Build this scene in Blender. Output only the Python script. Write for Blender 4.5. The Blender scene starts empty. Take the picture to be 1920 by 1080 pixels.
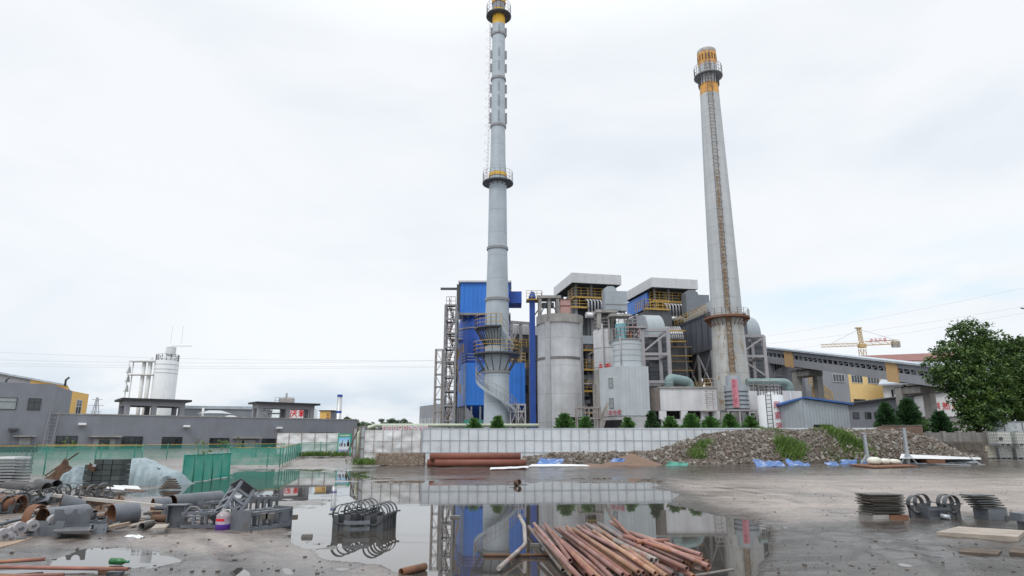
import bpy, math, random
import numpy as np
from mathutils import Vector, Matrix, noise as mnoise
R = math.radians
random.seed(7)
scene = bpy.context.scene
COL = scene.collection

# ---------------------------------------------------------------- camera
FPX, PITCH, CH = 1215.0, R(13.25), 1.6
cam_d = bpy.data.cameras.new('camera'); cam = bpy.data.objects.new('camera', cam_d); COL.objects.link(cam)
cam.location = (0, 0, CH); cam.rotation_euler = (R(90) + PITCH, 0, 0)
cam_d.sensor_width = 36; cam_d.lens = 36 * FPX / 1920; cam_d.clip_end = 8000; cam_d.clip_start = .05
scene.camera = cam

# ---------------------------------------------------------------- sky, sun, exposure
SUN_EL, SUN_AZ = R(52), R(-150)
world = bpy.data.worlds.new('World'); scene.world = world; world.use_nodes = True
nt = world.node_tree; nt.nodes.clear(); N = nt.nodes.new; L = nt.links.new
out = N('ShaderNodeOutputWorld'); bg = N('ShaderNodeBackground'); bg2 = N('ShaderNodeBackground')
sky = N('ShaderNodeTexSky'); sky.sky_type = 'NISHITA'; sky.sun_disc = False
sky.sun_elevation = SUN_EL; sky.sun_rotation = R(150); sky.air_density = 1.0; sky.dust_density = 2.0
bg.inputs['Strength'].default_value = .11
L(sky.outputs[0], bg.inputs['Color'])
tc = N('ShaderNodeTexCoord'); sep = N('ShaderNodeSeparateXYZ'); L(tc.outputs['Generated'], sep.inputs[0])
mp = N('ShaderNodeMapping'); mp.inputs['Scale'].default_value = (1.6, 1.6, 4.2); mp.inputs['Location'].default_value = (.4, .9, .2)
L(tc.outputs['Generated'], mp.inputs[0])
n1 = N('ShaderNodeTexNoise'); n1.inputs['Scale'].default_value = 1.5; n1.inputs['Detail'].default_value = 7; n1.inputs['Roughness'].default_value = .52
n1.inputs['Distortion'].default_value = .35
L(mp.outputs[0], n1.inputs['Vector'])
cr = N('ShaderNodeValToRGB')     # the cloud deck: grey-blue bellies to white tops
cr.color_ramp.elements[0].position = .30; cr.color_ramp.elements[0].color = (.76, .81, .865, 1)
cr.color_ramp.elements[1].position = .58; cr.color_ramp.elements[1].color = (.885, .91, .94, 1)
e = cr.color_ramp.elements.new(.45); e.color = (.84, .872, .91, 1)
L(n1.outputs['Fac'], cr.inputs[0])
zr = N('ShaderNodeMapRange'); zr.inputs[1].default_value = .55; zr.inputs[2].default_value = 1.0; zr.inputs[3].default_value = 1.0; zr.inputs[4].default_value = 1.9
L(sep.outputs['Z'], zr.inputs[0])   # an overcast sky is brighter overhead
# low bank of grey-blue cloud near the horizon, wispy blue gap higher on the right
n2 = N('ShaderNodeTexNoise'); n2.inputs['Scale'].default_value = 5.0; n2.inputs['Detail'].default_value = 8
mp2 = N('ShaderNodeMapping'); mp2.inputs['Scale'].default_value = (1, 1, 3.2); L(tc.outputs['Generated'], mp2.inputs[0]); L(mp2.outputs[0], n2.inputs['Vector'])
def gauss(sock, c, w):
    a = N('ShaderNodeMath'); a.operation = 'SUBTRACT'; L(sock, a.inputs[0]); a.inputs[1].default_value = c
    b = N('ShaderNodeMath'); b.operation = 'DIVIDE'; L(a.outputs[0], b.inputs[0]); b.inputs[1].default_value = w
    c_ = N('ShaderNodeMath'); c_.operation = 'MULTIPLY'; L(b.outputs[0], c_.inputs[0]); L(b.outputs[0], c_.inputs[1])
    d = N('ShaderNodeMath'); d.operation = 'MULTIPLY'; L(c_.outputs[0], d.inputs[0]); d.inputs[1].default_value = -1
    x = N('ShaderNodeMath'); x.operation = 'EXPONENT'; L(d.outputs[0], x.inputs[0]); return x.outputs[0]
def mul(a, b):
    m = N('ShaderNodeMath'); m.operation = 'MULTIPLY'; m.use_clamp = True
    L(a, m.inputs[0])
    if isinstance(b, float): m.inputs[1].default_value = b
    else: L(b, m.inputs[1])
    return m.outputs[0]
def ramp(sock, a, b):
    m = N('ShaderNodeMapRange'); m.clamp = True; L(sock, m.inputs[0]); m.inputs[1].default_value = a; m.inputs[2].default_value = b
    m.interpolation_type = 'SMOOTHSTEP'; return m.outputs[0]
bank = mul(mul(gauss(sep.outputs['Z'], .035, .05), ramp(n2.outputs['Fac'], .36, .58)), .9)
gap = mul(mul(gauss(sep.outputs['Z'], .19, .045), gauss(sep.outputs['X'], .58, .22)), ramp(n2.outputs['Fac'], .40, .66))
vm = N('ShaderNodeMix'); vm.data_type = 'RGBA'; vm.inputs[7].default_value = (.52, .63, .75, 1)
L(bank, vm.inputs[0]); L(cr.outputs[0], vm.inputs[6])
vg = N('ShaderNodeMix'); vg.data_type = 'RGBA'; vg.inputs[7].default_value = (.62, .83, .95, 1)
L(gap, vg.inputs[0]); L(vm.outputs[2], vg.inputs[6])
L(vg.outputs[2], bg2.inputs['Color']); L(zr.outputs[0], bg2.inputs['Strength'])
ms = N('ShaderNodeMixShader'); ms.inputs[0].default_value = .93
L(bg.outputs[0], ms.inputs[1]); L(bg2.outputs[0], ms.inputs[2]); L(ms.outputs[0], out.inputs['Surface'])

sun_d = bpy.data.lights.new('sun', 'SUN'); sun_d.energy = 1.0; sun_d.angle = R(18); sun_d.color = (1, .97, .93)
sun = bpy.data.objects.new('sun', sun_d); COL.objects.link(sun)
sd = Vector((math.sin(SUN_AZ) * math.cos(SUN_EL), math.cos(SUN_AZ) * math.cos(SUN_EL), math.sin(SUN_EL)))
sun.rotation_euler = sd.to_track_quat('Z', 'Y').to_euler(); sun.location = sd * 100
scene.view_settings.view_transform = 'Standard'; scene.view_settings.look = 'None'
scene.view_settings.exposure = 0.15; scene.view_settings.gamma = 1

# ---------------------------------------------------------------- measuring helpers
CP, SP = math.cos(PITCH), math.sin(PITCH)
def ray(px, py):
    x, u = (px - 960) / FPX, (540 - py) / FPX
    return Vector((x, CP - u * SP, SP + u * CP))
def P(px, py, Y):
    d = ray(px, py); return Vector((d.x / d.y * Y, Y, CH + d.z / d.y * Y))
def Z(py, Y): return P(960, py, Y).z
def XZ(px, z, Y): return (px - 960) / FPX * (Y * CP + (z - CH) * SP)
def pxm(Y, z=0): return (Y * CP + (z - CH) * SP) / FPX      # metres in one picture unit there
def terr(Y): return .028 * max(0., min(Y, 43.) - 34) + .0095 * max(0., min(Y, 120.) - 43)
def G(px, py, h=0.):
    d = ray(px, py); Y = 20.
    for _ in range(40): Y = (terr(Y) + h - CH) / (d.z / d.y)
    return Vector((d.x / d.y * Y, Y, terr(Y) + h))

# ---------------------------------------------------------------- mesh builder
def V3(p): return (p[0], p[1], p[2])
class MB:
    def __init__(s): s.v = []; s.f = []; s.s = []; s.mi = []; s.m = 0
    def add(s, vs, fs, sm=False):
        b = len(s.v); s.v += [V3(p) for p in vs]; s.f += [tuple(i + b for i in f) for f in fs]; s.s += [sm] * len(fs); s.mi += [s.m] * len(fs); return s
    def hexa(s, p):   # 4 bottom ccw, 4 top ccw
        return s.add(p, [(3, 2, 1, 0), (4, 5, 6, 7), (0, 1, 5, 4), (1, 2, 6, 5), (2, 3, 7, 6), (3, 0, 4, 7)])
    def box(s, x0, x1, y0, y1, z0, z1):
        return s.hexa([(x0, y0, z0), (x1, y0, z0), (x1, y1, z0), (x0, y1, z0), (x0, y0, z1), (x1, y0, z1), (x1, y1, z1), (x0, y1, z1)])
    def fbox(s, F, u0, u1, v0, v1, z0, z1):
        return s.hexa([F(u0, v0, z0), F(u1, v0, z0), F(u1, v1, z0), F(u0, v1, z0), F(u0, v0, z1), F(u1, v0, z1), F(u1, v1, z1), F(u0, v1, z1)])
    def cbox(s, c, sx, sy, sz, rz=0, rx=0, ry=0):
        m = Matrix.Translation(c) @ Matrix.Rotation(rz, 4, 'Z') @ Matrix.Rotation(ry, 4, 'Y') @ Matrix.Rotation(rx, 4, 'X')
        q = [m @ Vector((a * sx / 2, b * sy / 2, d * sz / 2)) for d in (-1, 1) for a, b in ((-1, -1), (1, -1), (1, 1), (-1, 1))]
        return s.hexa(q)
    def bar(s, p0, p1, w, h=None):   # square bar between points
        p0, p1 = Vector(p0), Vector(p1); h = h or w; d = (p1 - p0)
        if d.length < 1e-6: return s
        d.normalize(); up = Vector((0, 0, 1)) if abs(d.z) < .95 else Vector((0, 1, 0))
        a = d.cross(up).normalized(); b = a.cross(d).normalized()
        q = []
        for p in (p0, p1): q += [p - a * w / 2 - b * h / 2, p + a * w / 2 - b * h / 2, p + a * w / 2 + b * h / 2, p - a * w / 2 + b * h / 2]
        return s.hexa(q)
    def sweep(s, pts, r, n=8, caps=True, closed=False):
        pts = [Vector(p) for p in pts]; rs = r if isinstance(r, (list, tuple)) else [r] * len(pts)
        rings = []; prev = None; K = len(pts)
        for i, p in enumerate(pts):
            if closed: t = pts[(i + 1) % K] - pts[i - 1]
            else: t = pts[min(i + 1, K - 1)] - pts[max(i - 1, 0)]
            t.normalize()
            if prev is None:
                up = Vector((0, 0, 1)) if abs(t.z) < .9 else Vector((1, 0, 0)); a = t.cross(up).normalized()
            else:
                a = prev - t * prev.dot(t); a.normalize()
            prev = a; b = t.cross(a)
            rings.append([p + (a * math.cos(k * 2 * math.pi / n) + b * math.sin(k * 2 * math.pi / n)) * rs[i] for k in range(n)])
        vs = [q for rg in rings for q in rg]; fs = []
        for i in range(K if closed else K - 1):
            j = (i + 1) % K
            for k in range(n): fs.append((i * n + k, i * n + (k + 1) % n, j * n + (k + 1) % n, j * n + k))
        s.add(vs, fs, n > 4)
        if caps and not closed:
            b = len(s.v) - len(vs)
            s.f += [tuple(b + k for k in range(n))[::-1], tuple(b + (K - 1) * n + k for k in range(n))]; s.s += [False] * 2; s.mi += [s.m] * 2
        return s
    def tube(s, p0, p1, r, n=8, caps=True): return s.sweep([p0, p1], r, n, caps)
    def pipe(s, p0, p1, r, t, n=14):    # hollow
        p0, p1 = Vector(p0), Vector(p1); d = (p1 - p0).normalized(); up = Vector((0, 0, 1)) if abs(d.z) < .9 else Vector((1, 0, 0))
        a = d.cross(up).normalized(); b = d.cross(a); vs = []
        for p, rr in ((p0, r), (p1, r), (p1, r - t), (p0, r - t)):
            vs += [p + (a * math.cos(k * 2 * math.pi / n) + b * math.sin(k * 2 * math.pi / n)) * rr for k in range(n)]
        fs = []
        for i in range(4):
            j = (i + 1) % 4
            for k in range(n): fs.append((i * n + k, i * n + (k + 1) % n, j * n + (k + 1) % n, j * n + k))
        s.add(vs, fs, True)
        for q in range(len(s.s) - len(fs), len(s.s)):
            if ((q - (len(s.s) - len(fs))) // n) in (1, 3): s.s[q] = False
        return s
    def lathe(s, cx, cy, prof, n=32, a0=0., a1=2 * math.pi, sm=True):
        full = abs(a1 - a0 - 2 * math.pi) < 1e-6; m = n if full else n + 1; vs = []
        for r, z in prof:
            for k in range(m):
                a = a0 + (a1 - a0) * k / n; vs.append((cx + r * math.cos(a), cy + r * math.sin(a), z))
        fs = []
        for i in range(len(prof) - 1):
            for k in range(n):
                k2 = (k + 1) % m; fs.append((i * m + k, i * m + k2, (i + 1) * m + k2, (i + 1) * m + k))
        return s.add(vs, fs, sm)
    def cyl(s, cx, cy, r, z0, z1, n=32):   # hard-edged drum
        s.lathe(cx, cy, [(r, z0), (r, z1)], n); s.lathe(cx, cy, [(r, z1), (.001, z1)], n, sm=False); return s.lathe(cx, cy, [(.001, z0), (r, z0)], n, sm=False)
    def ring(s, cx, cy, r0, r1, z0, z1, n=32, a0=0., a1=2 * math.pi):
        for pr in ([(r1, z0), (r1, z1)], [(r1, z1), (r0, z1)], [(r0, z1), (r0, z0)], [(r0, z0), (r1, z0)]): s.lathe(cx, cy, pr, n, a0, a1, sm=pr[0][0] == pr[1][0])
        return s
    def prism(s, poly, vec):
        poly = [Vector(p) for p in poly]; vec = Vector(vec); n = len(poly)
        return s.add(poly + [p + vec for p in poly], [tuple(range(n))[::-1], tuple(range(n, 2 * n))] + [(i, (i + 1) % n, n + (i + 1) % n, n + i) for i in range(n)])
    def quad(s, a, b, c, d): return s.add([a, b, c, d], [(0, 1, 2, 3)])
    def grid(s, pts, w, sm=True):
        h = len(pts) // w
        return s.add(pts, [(j * w + i, j * w + i + 1, (j + 1) * w + i + 1, (j + 1) * w + i) for j in range(h - 1) for i in range(w - 1)], sm)
    def each(s, name, mat, parent=None):   # one object per connected piece
        par = list(range(len(s.v)))
        def fd(i):
            while par[i] != i: par[i] = par[par[i]]; i = par[i]
            return i
        for f in s.f:
            for q in f[1:]: par[fd(q)] = fd(f[0])
        gr = {}
        for k, f in enumerate(s.f): gr.setdefault(fd(f[0]), []).append(k)
        for ks in gr.values():
            m = MB(); ix = {}
            for k in ks:
                m.f.append(tuple(ix.setdefault(i, len(ix)) for i in s.f[k])); m.s.append(s.s[k]); m.mi.append(s.mi[k])
            m.v = [s.v[i] for i in ix]; m.build(name, mat, parent)
    def build(s, name, mat, parent=None, loc=None, label=None):
        o_ = Vector(loc) if loc is not None else (Vector(parent['base']) if parent is not None else Vector((0, 0, 0)))
        me = bpy.data.meshes.new(name); me.from_pydata([(v[0] - o_.x, v[1] - o_.y, v[2] - o_.z) for v in s.v], [], s.f)
        me.polygons.foreach_set('use_smooth', s.s)
        for m in (mat if isinstance(mat, (list, tuple)) else [mat]): me.materials.append(m)
        me.polygons.foreach_set('material_index', s.mi)
        me.validate(); me.update()
        ob = bpy.data.objects.new(name, me); COL.objects.link(ob)
        if parent is not None:
            ob.parent = parent; ob.location = Vector((0, 0, 0))
            if parent.type == 'MESH' or loc is not None: ob.location = o_ - Vector(parent['base'])
        else: ob.location = o_
        ob['base'] = tuple(o_)
        if label: ob['label'] = label
        return ob
def thing(name, label, cat, loc, group=None):
    o = bpy.data.objects.new(name, None); COL.objects.link(o); o.location = loc; o['base'] = tuple(loc)
    o.empty_display_size = .2; o['label'] = label; o['category'] = cat
    if group: o['group'] = group
    return o
def tag(o, label, cat, group=None):
    o['label'] = label; o['category'] = cat
    if group: o['group'] = group
    return o
def kind(o, k, label=None, cat=None):
    o['kind'] = k
    if label: o['label'] = label
    if cat: o['category'] = cat
    return o
def clone(o, loc, rz=0., sc=1., label=None, rot=None):
    c = o.copy(); COL.objects.link(c); c.location = loc; c.rotation_euler = rot or (0, 0, rz); c.scale = (sc,) * 3 if not isinstance(sc, tuple) else sc
    if label: c['label'] = label
    for ch in list(o.children):
        d = ch.copy(); COL.objects.link(d); d.parent = c
        for g in list(ch.children):
            e_ = g.copy(); COL.objects.link(e_); e_.parent = d
    return c
def frame(o, a):
    ca, sa = math.cos(a), math.sin(a); o = Vector(o)
    return lambda u, v, z: Vector((o.x + u * ca - v * sa, o.y + u * sa + v * ca, z))

# ---------------------------------------------------------------- materials
MATS = {}
def M(name, col, rough=.6, metal=0., var=.18, scale=1.2, bump=0., bscale=8., corr=None, streak=0., rust=0., rustcol=(.16, .055, .022), spec=.5, seam=None, rv=0.):
    if name in MATS: return MATS[name]
    m = bpy.data.materials.new(name); m.use_nodes = True; t = m.node_tree; N = t.nodes.new; L = t.links.new
    b = t.nodes['Principled BSDF']; b.inputs['Roughness'].default_value = rough; b.inputs['Metallic'].default_value = metal
    b.inputs['Specular IOR Level'].default_value = spec
    tc = N('ShaderNodeTexCoord'); oi = N('ShaderNodeObjectInfo')
    va = N('ShaderNodeVectorMath'); va.operation = 'ADD'; L(tc.outputs['Object'], va.inputs[0])
    vs_ = N('ShaderNodeVectorMath'); vs_.operation = 'SCALE'; vs_.inputs[0].default_value = (37, 53, 11); L(oi.outputs['Random'], vs_.inputs['Scale']); L(vs_.outputs[0], va.inputs[1])
    vec = va.outputs[0]
    n = N('ShaderNodeTexNoise'); n.inputs['Scale'].default_value = scale; n.inputs['Detail'].default_value = 6; n.inputs['Roughness'].default_value = .62; L(vec, n.inputs['Vector'])
    rp = N('ShaderNodeMapRange'); rp.inputs[1].default_value = .3; rp.inputs[2].default_value = .7; rp.inputs[3].default_value = 1 - var; rp.inputs[4].default_value = 1 + var; L(n.outputs['Fac'], rp.inputs[0])
    mx = N('ShaderNodeVectorMath'); mx.operation = 'SCALE'; mx.inputs[0].default_value = col; L(rp.outputs[0], mx.inputs['Scale']); cur = mx.outputs[0]
    if rv:   # every object its own tone
        r9 = N('ShaderNodeMapRange'); r9.inputs[3].default_value = 1 - rv; r9.inputs[4].default_value = 1 + rv; L(oi.outputs['Random'], r9.inputs[0]); m9 = N('ShaderNodeVectorMath'); m9.operation = 'SCALE'; L(cur, m9.inputs[0]); L(r9.outputs[0], m9.inputs['Scale']); cur = m9.outputs[0]
    if streak:
        mp = N('ShaderNodeMapping'); mp.inputs['Scale'].default_value = (1.3, 1.3, .06); L(vec, mp.inputs[0])
        n3 = N('ShaderNodeTexNoise'); n3.inputs['Scale'].default_value = 1.6; n3.inputs['Detail'].default_value = 5; L(mp.outputs[0], n3.inputs['Vector'])
        r3 = N('ShaderNodeMapRange'); r3.inputs[1].default_value = .38; r3.inputs[2].default_value = .62; r3.inputs[3].default_value = 1 - streak * .6; r3.inputs[4].default_value = 1 + streak * .25; L(n3.outputs['Fac'], r3.inputs[0])
        m3 = N('ShaderNodeVectorMath'); m3.operation = 'SCALE'; L(cur, m3.inputs[0]); L(r3.outputs[0], m3.inputs['Scale']); cur = m3.outputs[0]
    if rust:
        mp = N('ShaderNodeMapping'); mp.inputs['Scale'].default_value = (1, 1, .35); L(vec, mp.inputs[0])
        n4 = N('ShaderNodeTexNoise'); n4.inputs['Scale'].default_value = 2.6; n4.inputs['Detail'].default_value = 8; n4.inputs['Roughness'].default_value = .7; L(mp.outputs[0], n4.inputs['Vector'])
        r4 = N('ShaderNodeMapRange'); r4.inputs[1].default_value = .66 - rust * .3; r4.inputs[2].default_value = .74 - rust * .22; L(n4.outputs['Fac'], r4.inputs[0])
        m4 = N('ShaderNodeMix'); m4.data_type = 'RGBA'; m4.inputs[7].default_value = (*rustcol, 1); L(r4.outputs[0], m4.inputs[0]); L(cur, m4.inputs[6]); cur = m4.outputs[2]
    if seam:   # joint lines every `seam` metres in height (panel or lift joints)
        sx = N('ShaderNodeSeparateXYZ'); L(tc.outputs['Object'], sx.inputs[0])
        md = N('ShaderNodeMath'); md.operation = 'PINGPONG'; md.inputs[1].default_value = seam / 2; L(sx.outputs['Z'], md.inputs[0])
        r5 = N('ShaderNodeMapRange'); r5.inputs[1].default_value = .0; r5.inputs[2].default_value = .05; r5.inputs[3].default_value = .72; r5.inputs[4].default_value = 1; L(md.outputs[0], r5.inputs[0])
        m5 = N('ShaderNodeVectorMath'); m5.operation = 'SCALE'; L(cur, m5.inputs[0]); L(r5.outputs[0], m5.inputs['Scale']); cur = m5.outputs[0]
    L(cur, b.inputs['Base Color'])
    nrm = None
    if bump:
        n2 = N('ShaderNodeTexNoise'); n2.inputs['Scale'].default_value = bscale; n2.inputs['Detail'].default_value = 5; L(vec, n2.inputs['Vector'])
        bp = N('ShaderNodeBump'); bp.inputs['Strength'].default_value = bump; bp.inputs['Distance'].default_value = .05; L(n2.outputs['Fac'], bp.inputs['Height']); nrm = bp.outputs[0]
    if corr:
        ax, per, st = corr
        sx = N('ShaderNodeSeparateXYZ'); L(tc.outputs['Object'], sx.inputs[0])
        md = N('ShaderNodeMath'); md.operation = 'MULTIPLY'; md.inputs[1].default_value = 2 * math.pi / per
        if ax == 'xy':
            ad = N('ShaderNodeMath'); ad.operation = 'ADD'; L(sx.outputs['X'], ad.inputs[0]); L(sx.outputs['Y'], ad.inputs[1]); L(ad.outputs[0], md.inputs[0])
        else: L(sx.outputs[ax.upper()], md.inputs[0])
        si = N('ShaderNodeMath'); si.operation = 'SINE'; L(md.outputs[0], si.inputs[0])
        bp = N('ShaderNodeBump'); bp.inputs['Strength'].default_value = st; bp.inputs['Distance'].default_value = .04; L(si.outputs[0], bp.inputs['Height'])
        if nrm: L(nrm, bp.inputs['Normal'])
        nrm = bp.outputs[0]
    if nrm: L(nrm, b.inputs['Normal'])
    rr = N('ShaderNodeMapRange'); rr.inputs[1].default_value = .3; rr.inputs[2].default_value = .7; rr.inputs[3].default_value = max(.02, rough - .1); rr.inputs[4].default_value = min(1, rough + .1); L(n.outputs['Fac'], rr.inputs[0]); L(rr.outputs[0], b.inputs['Roughness'])
    MATS[name] = m; return m

C = dict(
 steel_chimney=M('pale blue-grey chimney paint', (.40, .455, .50), .5, var=.12, scale=.5, seam=2.3, streak=.10, rust=.12, rustcol=(.27, .30, .33)),
 chimney_yellow=M('chimney yellow', (.72, .42, .04), .5, streak=.15),
 concrete_chimney=M('chimney concrete', (.47, .49, .505), .85, var=.09, scale=.6, seam=1.9, streak=.14, bump=.1),
 chimney_rusty=M('rust-streaked chimney concrete', (.45, .455, .44), .85, var=.12, scale=.7, seam=1.9, streak=.25, rust=.42, rustcol=(.30, .20, .10), bump=.1),
 orange_band=M('faded orange paint', (.62, .32, .08), .7, streak=.3, rust=.3, rustcol=(.36, .30, .25)),
 rusty=M('rusty steel', (.18, .085, .048), .8, var=.35, scale=4, bump=.15),
 rust_dark=M('dark rusty steel', (.12, .065, .04), .85, var=.3, scale=4),
 rust_pipe=M('red rusted pipe', (.27, .12, .095), .68, rv=.3, var=.3, scale=3, rust=.5, rustcol=(.34, .17, .085)),
 rust_tan=M('tan rusted pipe', (.36, .215, .14), .7, rv=.3, var=.3, scale=3, rust=.5, rustcol=(.30, .13, .08)),
 rust_grey=M('grey worn pipe', (.24, .215, .20), .6, rv=.3, var=.35, scale=4, rust=.45, rustcol=(.25, .12, .08)),
 rust_pink=M('pinkish rusted pipe', (.30, .17, .15), .68, rv=.35, var=.35, scale=3, rust=.45, rustcol=(.26, .12, .075)),
 rust_big=M('primer red pipe', (.21, .075, .052), .7, var=.2, scale=2, streak=.1),
 blue=M('bright blue cladding', (.024, .18, .63), .45, var=.10, scale=.6, corr=('xy', .5, .35), streak=.14),
 blue_deep=M('deep blue steel', (.018, .08, .38), .45, var=.16, streak=.12),
 blue_paint=M('blue painted steel', (.02, .13, .55), .45, var=.1),
 steel_grey=M('grey painted steel', (.24, .245, .255), .5, var=.15, rust=.12),
 steel_tan=M('weathered steel', (.33, .30, .28), .6, var=.2, rust=.25),
 steel_lilac=M('pale grey structural steel', (.37, .36, .375), .55, var=.12, rust=.1),
 steel_dark=M('dark steel', (.075, .08, .088), .5, var=.2),
 yellow_steel=M('yellow safety paint', (.50, .315, .08), .6, var=.2, rust=.3),
 concrete=M('weathered concrete', (.455, .462, .475), .9, var=.14, scale=.7, streak=.14, bump=.2, seam=2.9),
 concrete_raw=M('raw concrete', (.34, .33, .315), .9, var=.22, scale=1.2, streak=.25, bump=.2),
 concrete_dark=M('stained concrete', (.22, .21, .20), .9, var=.25, scale=1.2, streak=.3, bump=.2),
 grey_clad=M('grey-blue cladding', (.36, .405, .435), .5, var=.07, corr=('xy', .35, .3), streak=.08),
 grey_clad_l=M('light grey cladding', (.46, .505, .53), .5, var=.07, corr=('xy', .35, .3), streak=.08),
 dark_clad=M('dark grey cladding', (.085, .093, .107), .5, var=.18, corr=('z', .45, .25), streak=.15),
 esp=M('dark blue-grey casing', (.10, .11, .135), .45, var=.25, scale=.8, corr=('xy', .8, .3), streak=.3),
 boiler=M('boiler insulation sheet', (.105, .11, .12), .5, var=.3, scale=.8, streak=.25),
 shade=M('shade black', (.035, .036, .04), .7, var=.3),  # near-black: shade under roofs and indoors put into the colour
 alu=M('aluminium jacket', (.52, .53, .54), .38, .55, var=.1, streak=.1),
 foil=M('crinkled foil', (.74, .745, .74), .34, .35, var=.06, scale=1.2, bump=.9, bscale=1.6),
 white_sheet=M('white plastic sheeting', (.66, .70, .73), .5, var=.09, scale=.8, streak=.10, bump=.5, bscale=1.2, rust=.16, rustcol=(.50, .49, .46)),
 white_roof=M('white fascia sheet', (.56, .57, .58), .55, var=.06, corr=('xy', .6, .2), streak=.08),
 white=M('white paint', (.70, .71, .71), .55, var=.08, streak=.08),
 white_wall=M('whitewashed wall', (.60, .60, .62), .85, var=.10, streak=.15, scale=.8),
 brown_wall=M('dark brown wall', (.155, .135, .125), .9, var=.3, streak=.35),
 render_grey=M('grey rendered wall', (.225, .238, .268), .9, var=.10, scale=.6, streak=.06, bump=.15),
 render_mid=M('mid grey wall', (.29, .30, .325), .85, var=.10, scale=.5, streak=.08),
 yellow_wall=M('ochre wall', (.74, .47, .15), .85, var=.06, streak=.06),
 yellow_pale=M('pale yellow wall', (.82, .59, .26), .85, var=.05, streak=.05),
 tan_panel=M('tan panel', (.55, .36, .18), .7, var=.06),
 roof_dark=M('dark roof edge', (.035, .036, .04), .7),
 glass=M('dark window glass', (.025, .03, .035), .08, var=.3, spec=.8),
 glass_pale=M('pale window glass', (.30, .34, .35), .12, var=.2),
 black=M('black opening', (.012, .012, .013), .8),
 door=M('pale grey door', (.42, .43, .43), .6),
 green_pipe=M('grey-green pipe', (.19, .27, .27), .45, var=.12, streak=.12),
 pale_green_pipe=M('pale green pipe lagging', (.52, .56, .44), .55, var=.1),
 green_box=M('green painted steel', (.06, .26, .20), .5),
 red=M('red lettering', (.62, .012, .025), .6, var=.05),
 red_faded=M('faded red lettering', (.52, .13, .17), .75, var=.15),
 pink=M('pink sign ground', (.55, .25, .30), .7, var=.1),
 pink_tank=M('dusty pink steel', (.42, .25, .23), .7, var=.2, rust=.2),
 tank_white=M('white tank steel', (.66, .685, .70), .6, 0, var=.05, streak=.08),
 tile_red=M('red roof tile', (.25, .12, .105), .8, var=.2, corr=('x', .9, .8)),
 roof_blue=M('blue roof sheet', (.05, .13, .36), .5, corr=('xy', .4, .3)),
 roof_pale=M('pale roof sheet', (.42, .47, .52), .5, corr=('xy', .6, .3)),
 crane=M('crane yellow', (.52, .37, .17), .6),
 wood=M('wet plank', (.34, .295, .25), .75, var=.25, scale=3, bump=.2),
 wood_dark=M('dark timber', (.11, .085, .065), .85, var=.3, scale=4, bump=.3),
 ply=M('plywood', (.34, .25, .18), .75, var=.2, scale=2),
 grey_primer=M('grey primer steel', (.125, .137, .157), .42, rv=.25, var=.25, scale=3, rust=.22, rustcol=(.11, .085, .07)),
 grey_primer_d=M('dark grey primer steel', (.085, .09, .095), .45, var=.2, scale=3),
 plate_olive=M('weathered plate', (.085, .083, .075), .6, rv=.4, var=.3, scale=4),
 brick=M('brown brick', (.30, .23, .18), .9, var=.35, scale=9),
 tarp=M('pale blue tarpaulin', (.27, .34, .365), .45, var=.14, bump=.7, bscale=5),
 tarp_blue=M('blue sheeting', (.06, .15, .38), .45, var=.3, bump=.5, rust=.42, rustcol=(.42, .45, .52)),
 block=M('dark grey block', (.055, .066, .066), .8, rv=.3, var=.25),
 soil=M('brown heap', (.085, .045, .028), .95, var=.6, scale=6, bump=.8),
 sand=M('red-brown sand', (.19, .125, .092), .95, var=.15, scale=2, bump=.4),
 plastic_w=M('translucent plastic', (.66, .66, .58), .35, var=.08),
 galv=M('galvanised steel', (.42, .45, .48), .4, .5, var=.1),
 wire=M('cable', (.40, .42, .44), .6),
 bark=M('bark', (.085, .065, .05), .95, var=.3, scale=6, bump=.5),
 green_frame=M('green sign frame', (.03, .33, .22), .5),
)

# ================================================================ lettering
def lettering(name, body, mat, parent, o, right, up, size, gap=1.0, down=False, thick=.02):
    """flat raised characters; o = lower left of the first one, `gap` = advance in character widths"""
    right, up = Vector(right).normalized(), Vector(up).normalized(); nrm = right.cross(up); o = Vector(o); mb = MB()
    for i, ch in enumerate(body):
        cu = bpy.data.curves.new('lettering', 'FONT'); cu.body = ch; cu.resolution_u = 1; cu.offset = .012
        to = bpy.data.objects.new('lettering', cu); COL.objects.link(to)
        dg = bpy.context.evaluated_depsgraph_get(); dg.update()
        me = bpy.data.meshes.new_from_object(to.evaluated_get(dg))
        bpy.data.objects.remove(to); bpy.data.curves.remove(cu)
        q = o + (up * (-i * gap * size) if down else right * (i * gap * size))
        vs = [q + right * v.co.x * size + up * v.co.y * size + nrm * thick for v in me.vertices]
        mb.add(vs, [tuple(p.vertices) for p in me.polygons]); bpy.data.meshes.remove(me)
    return mb.build(name, mat, parent)

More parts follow.
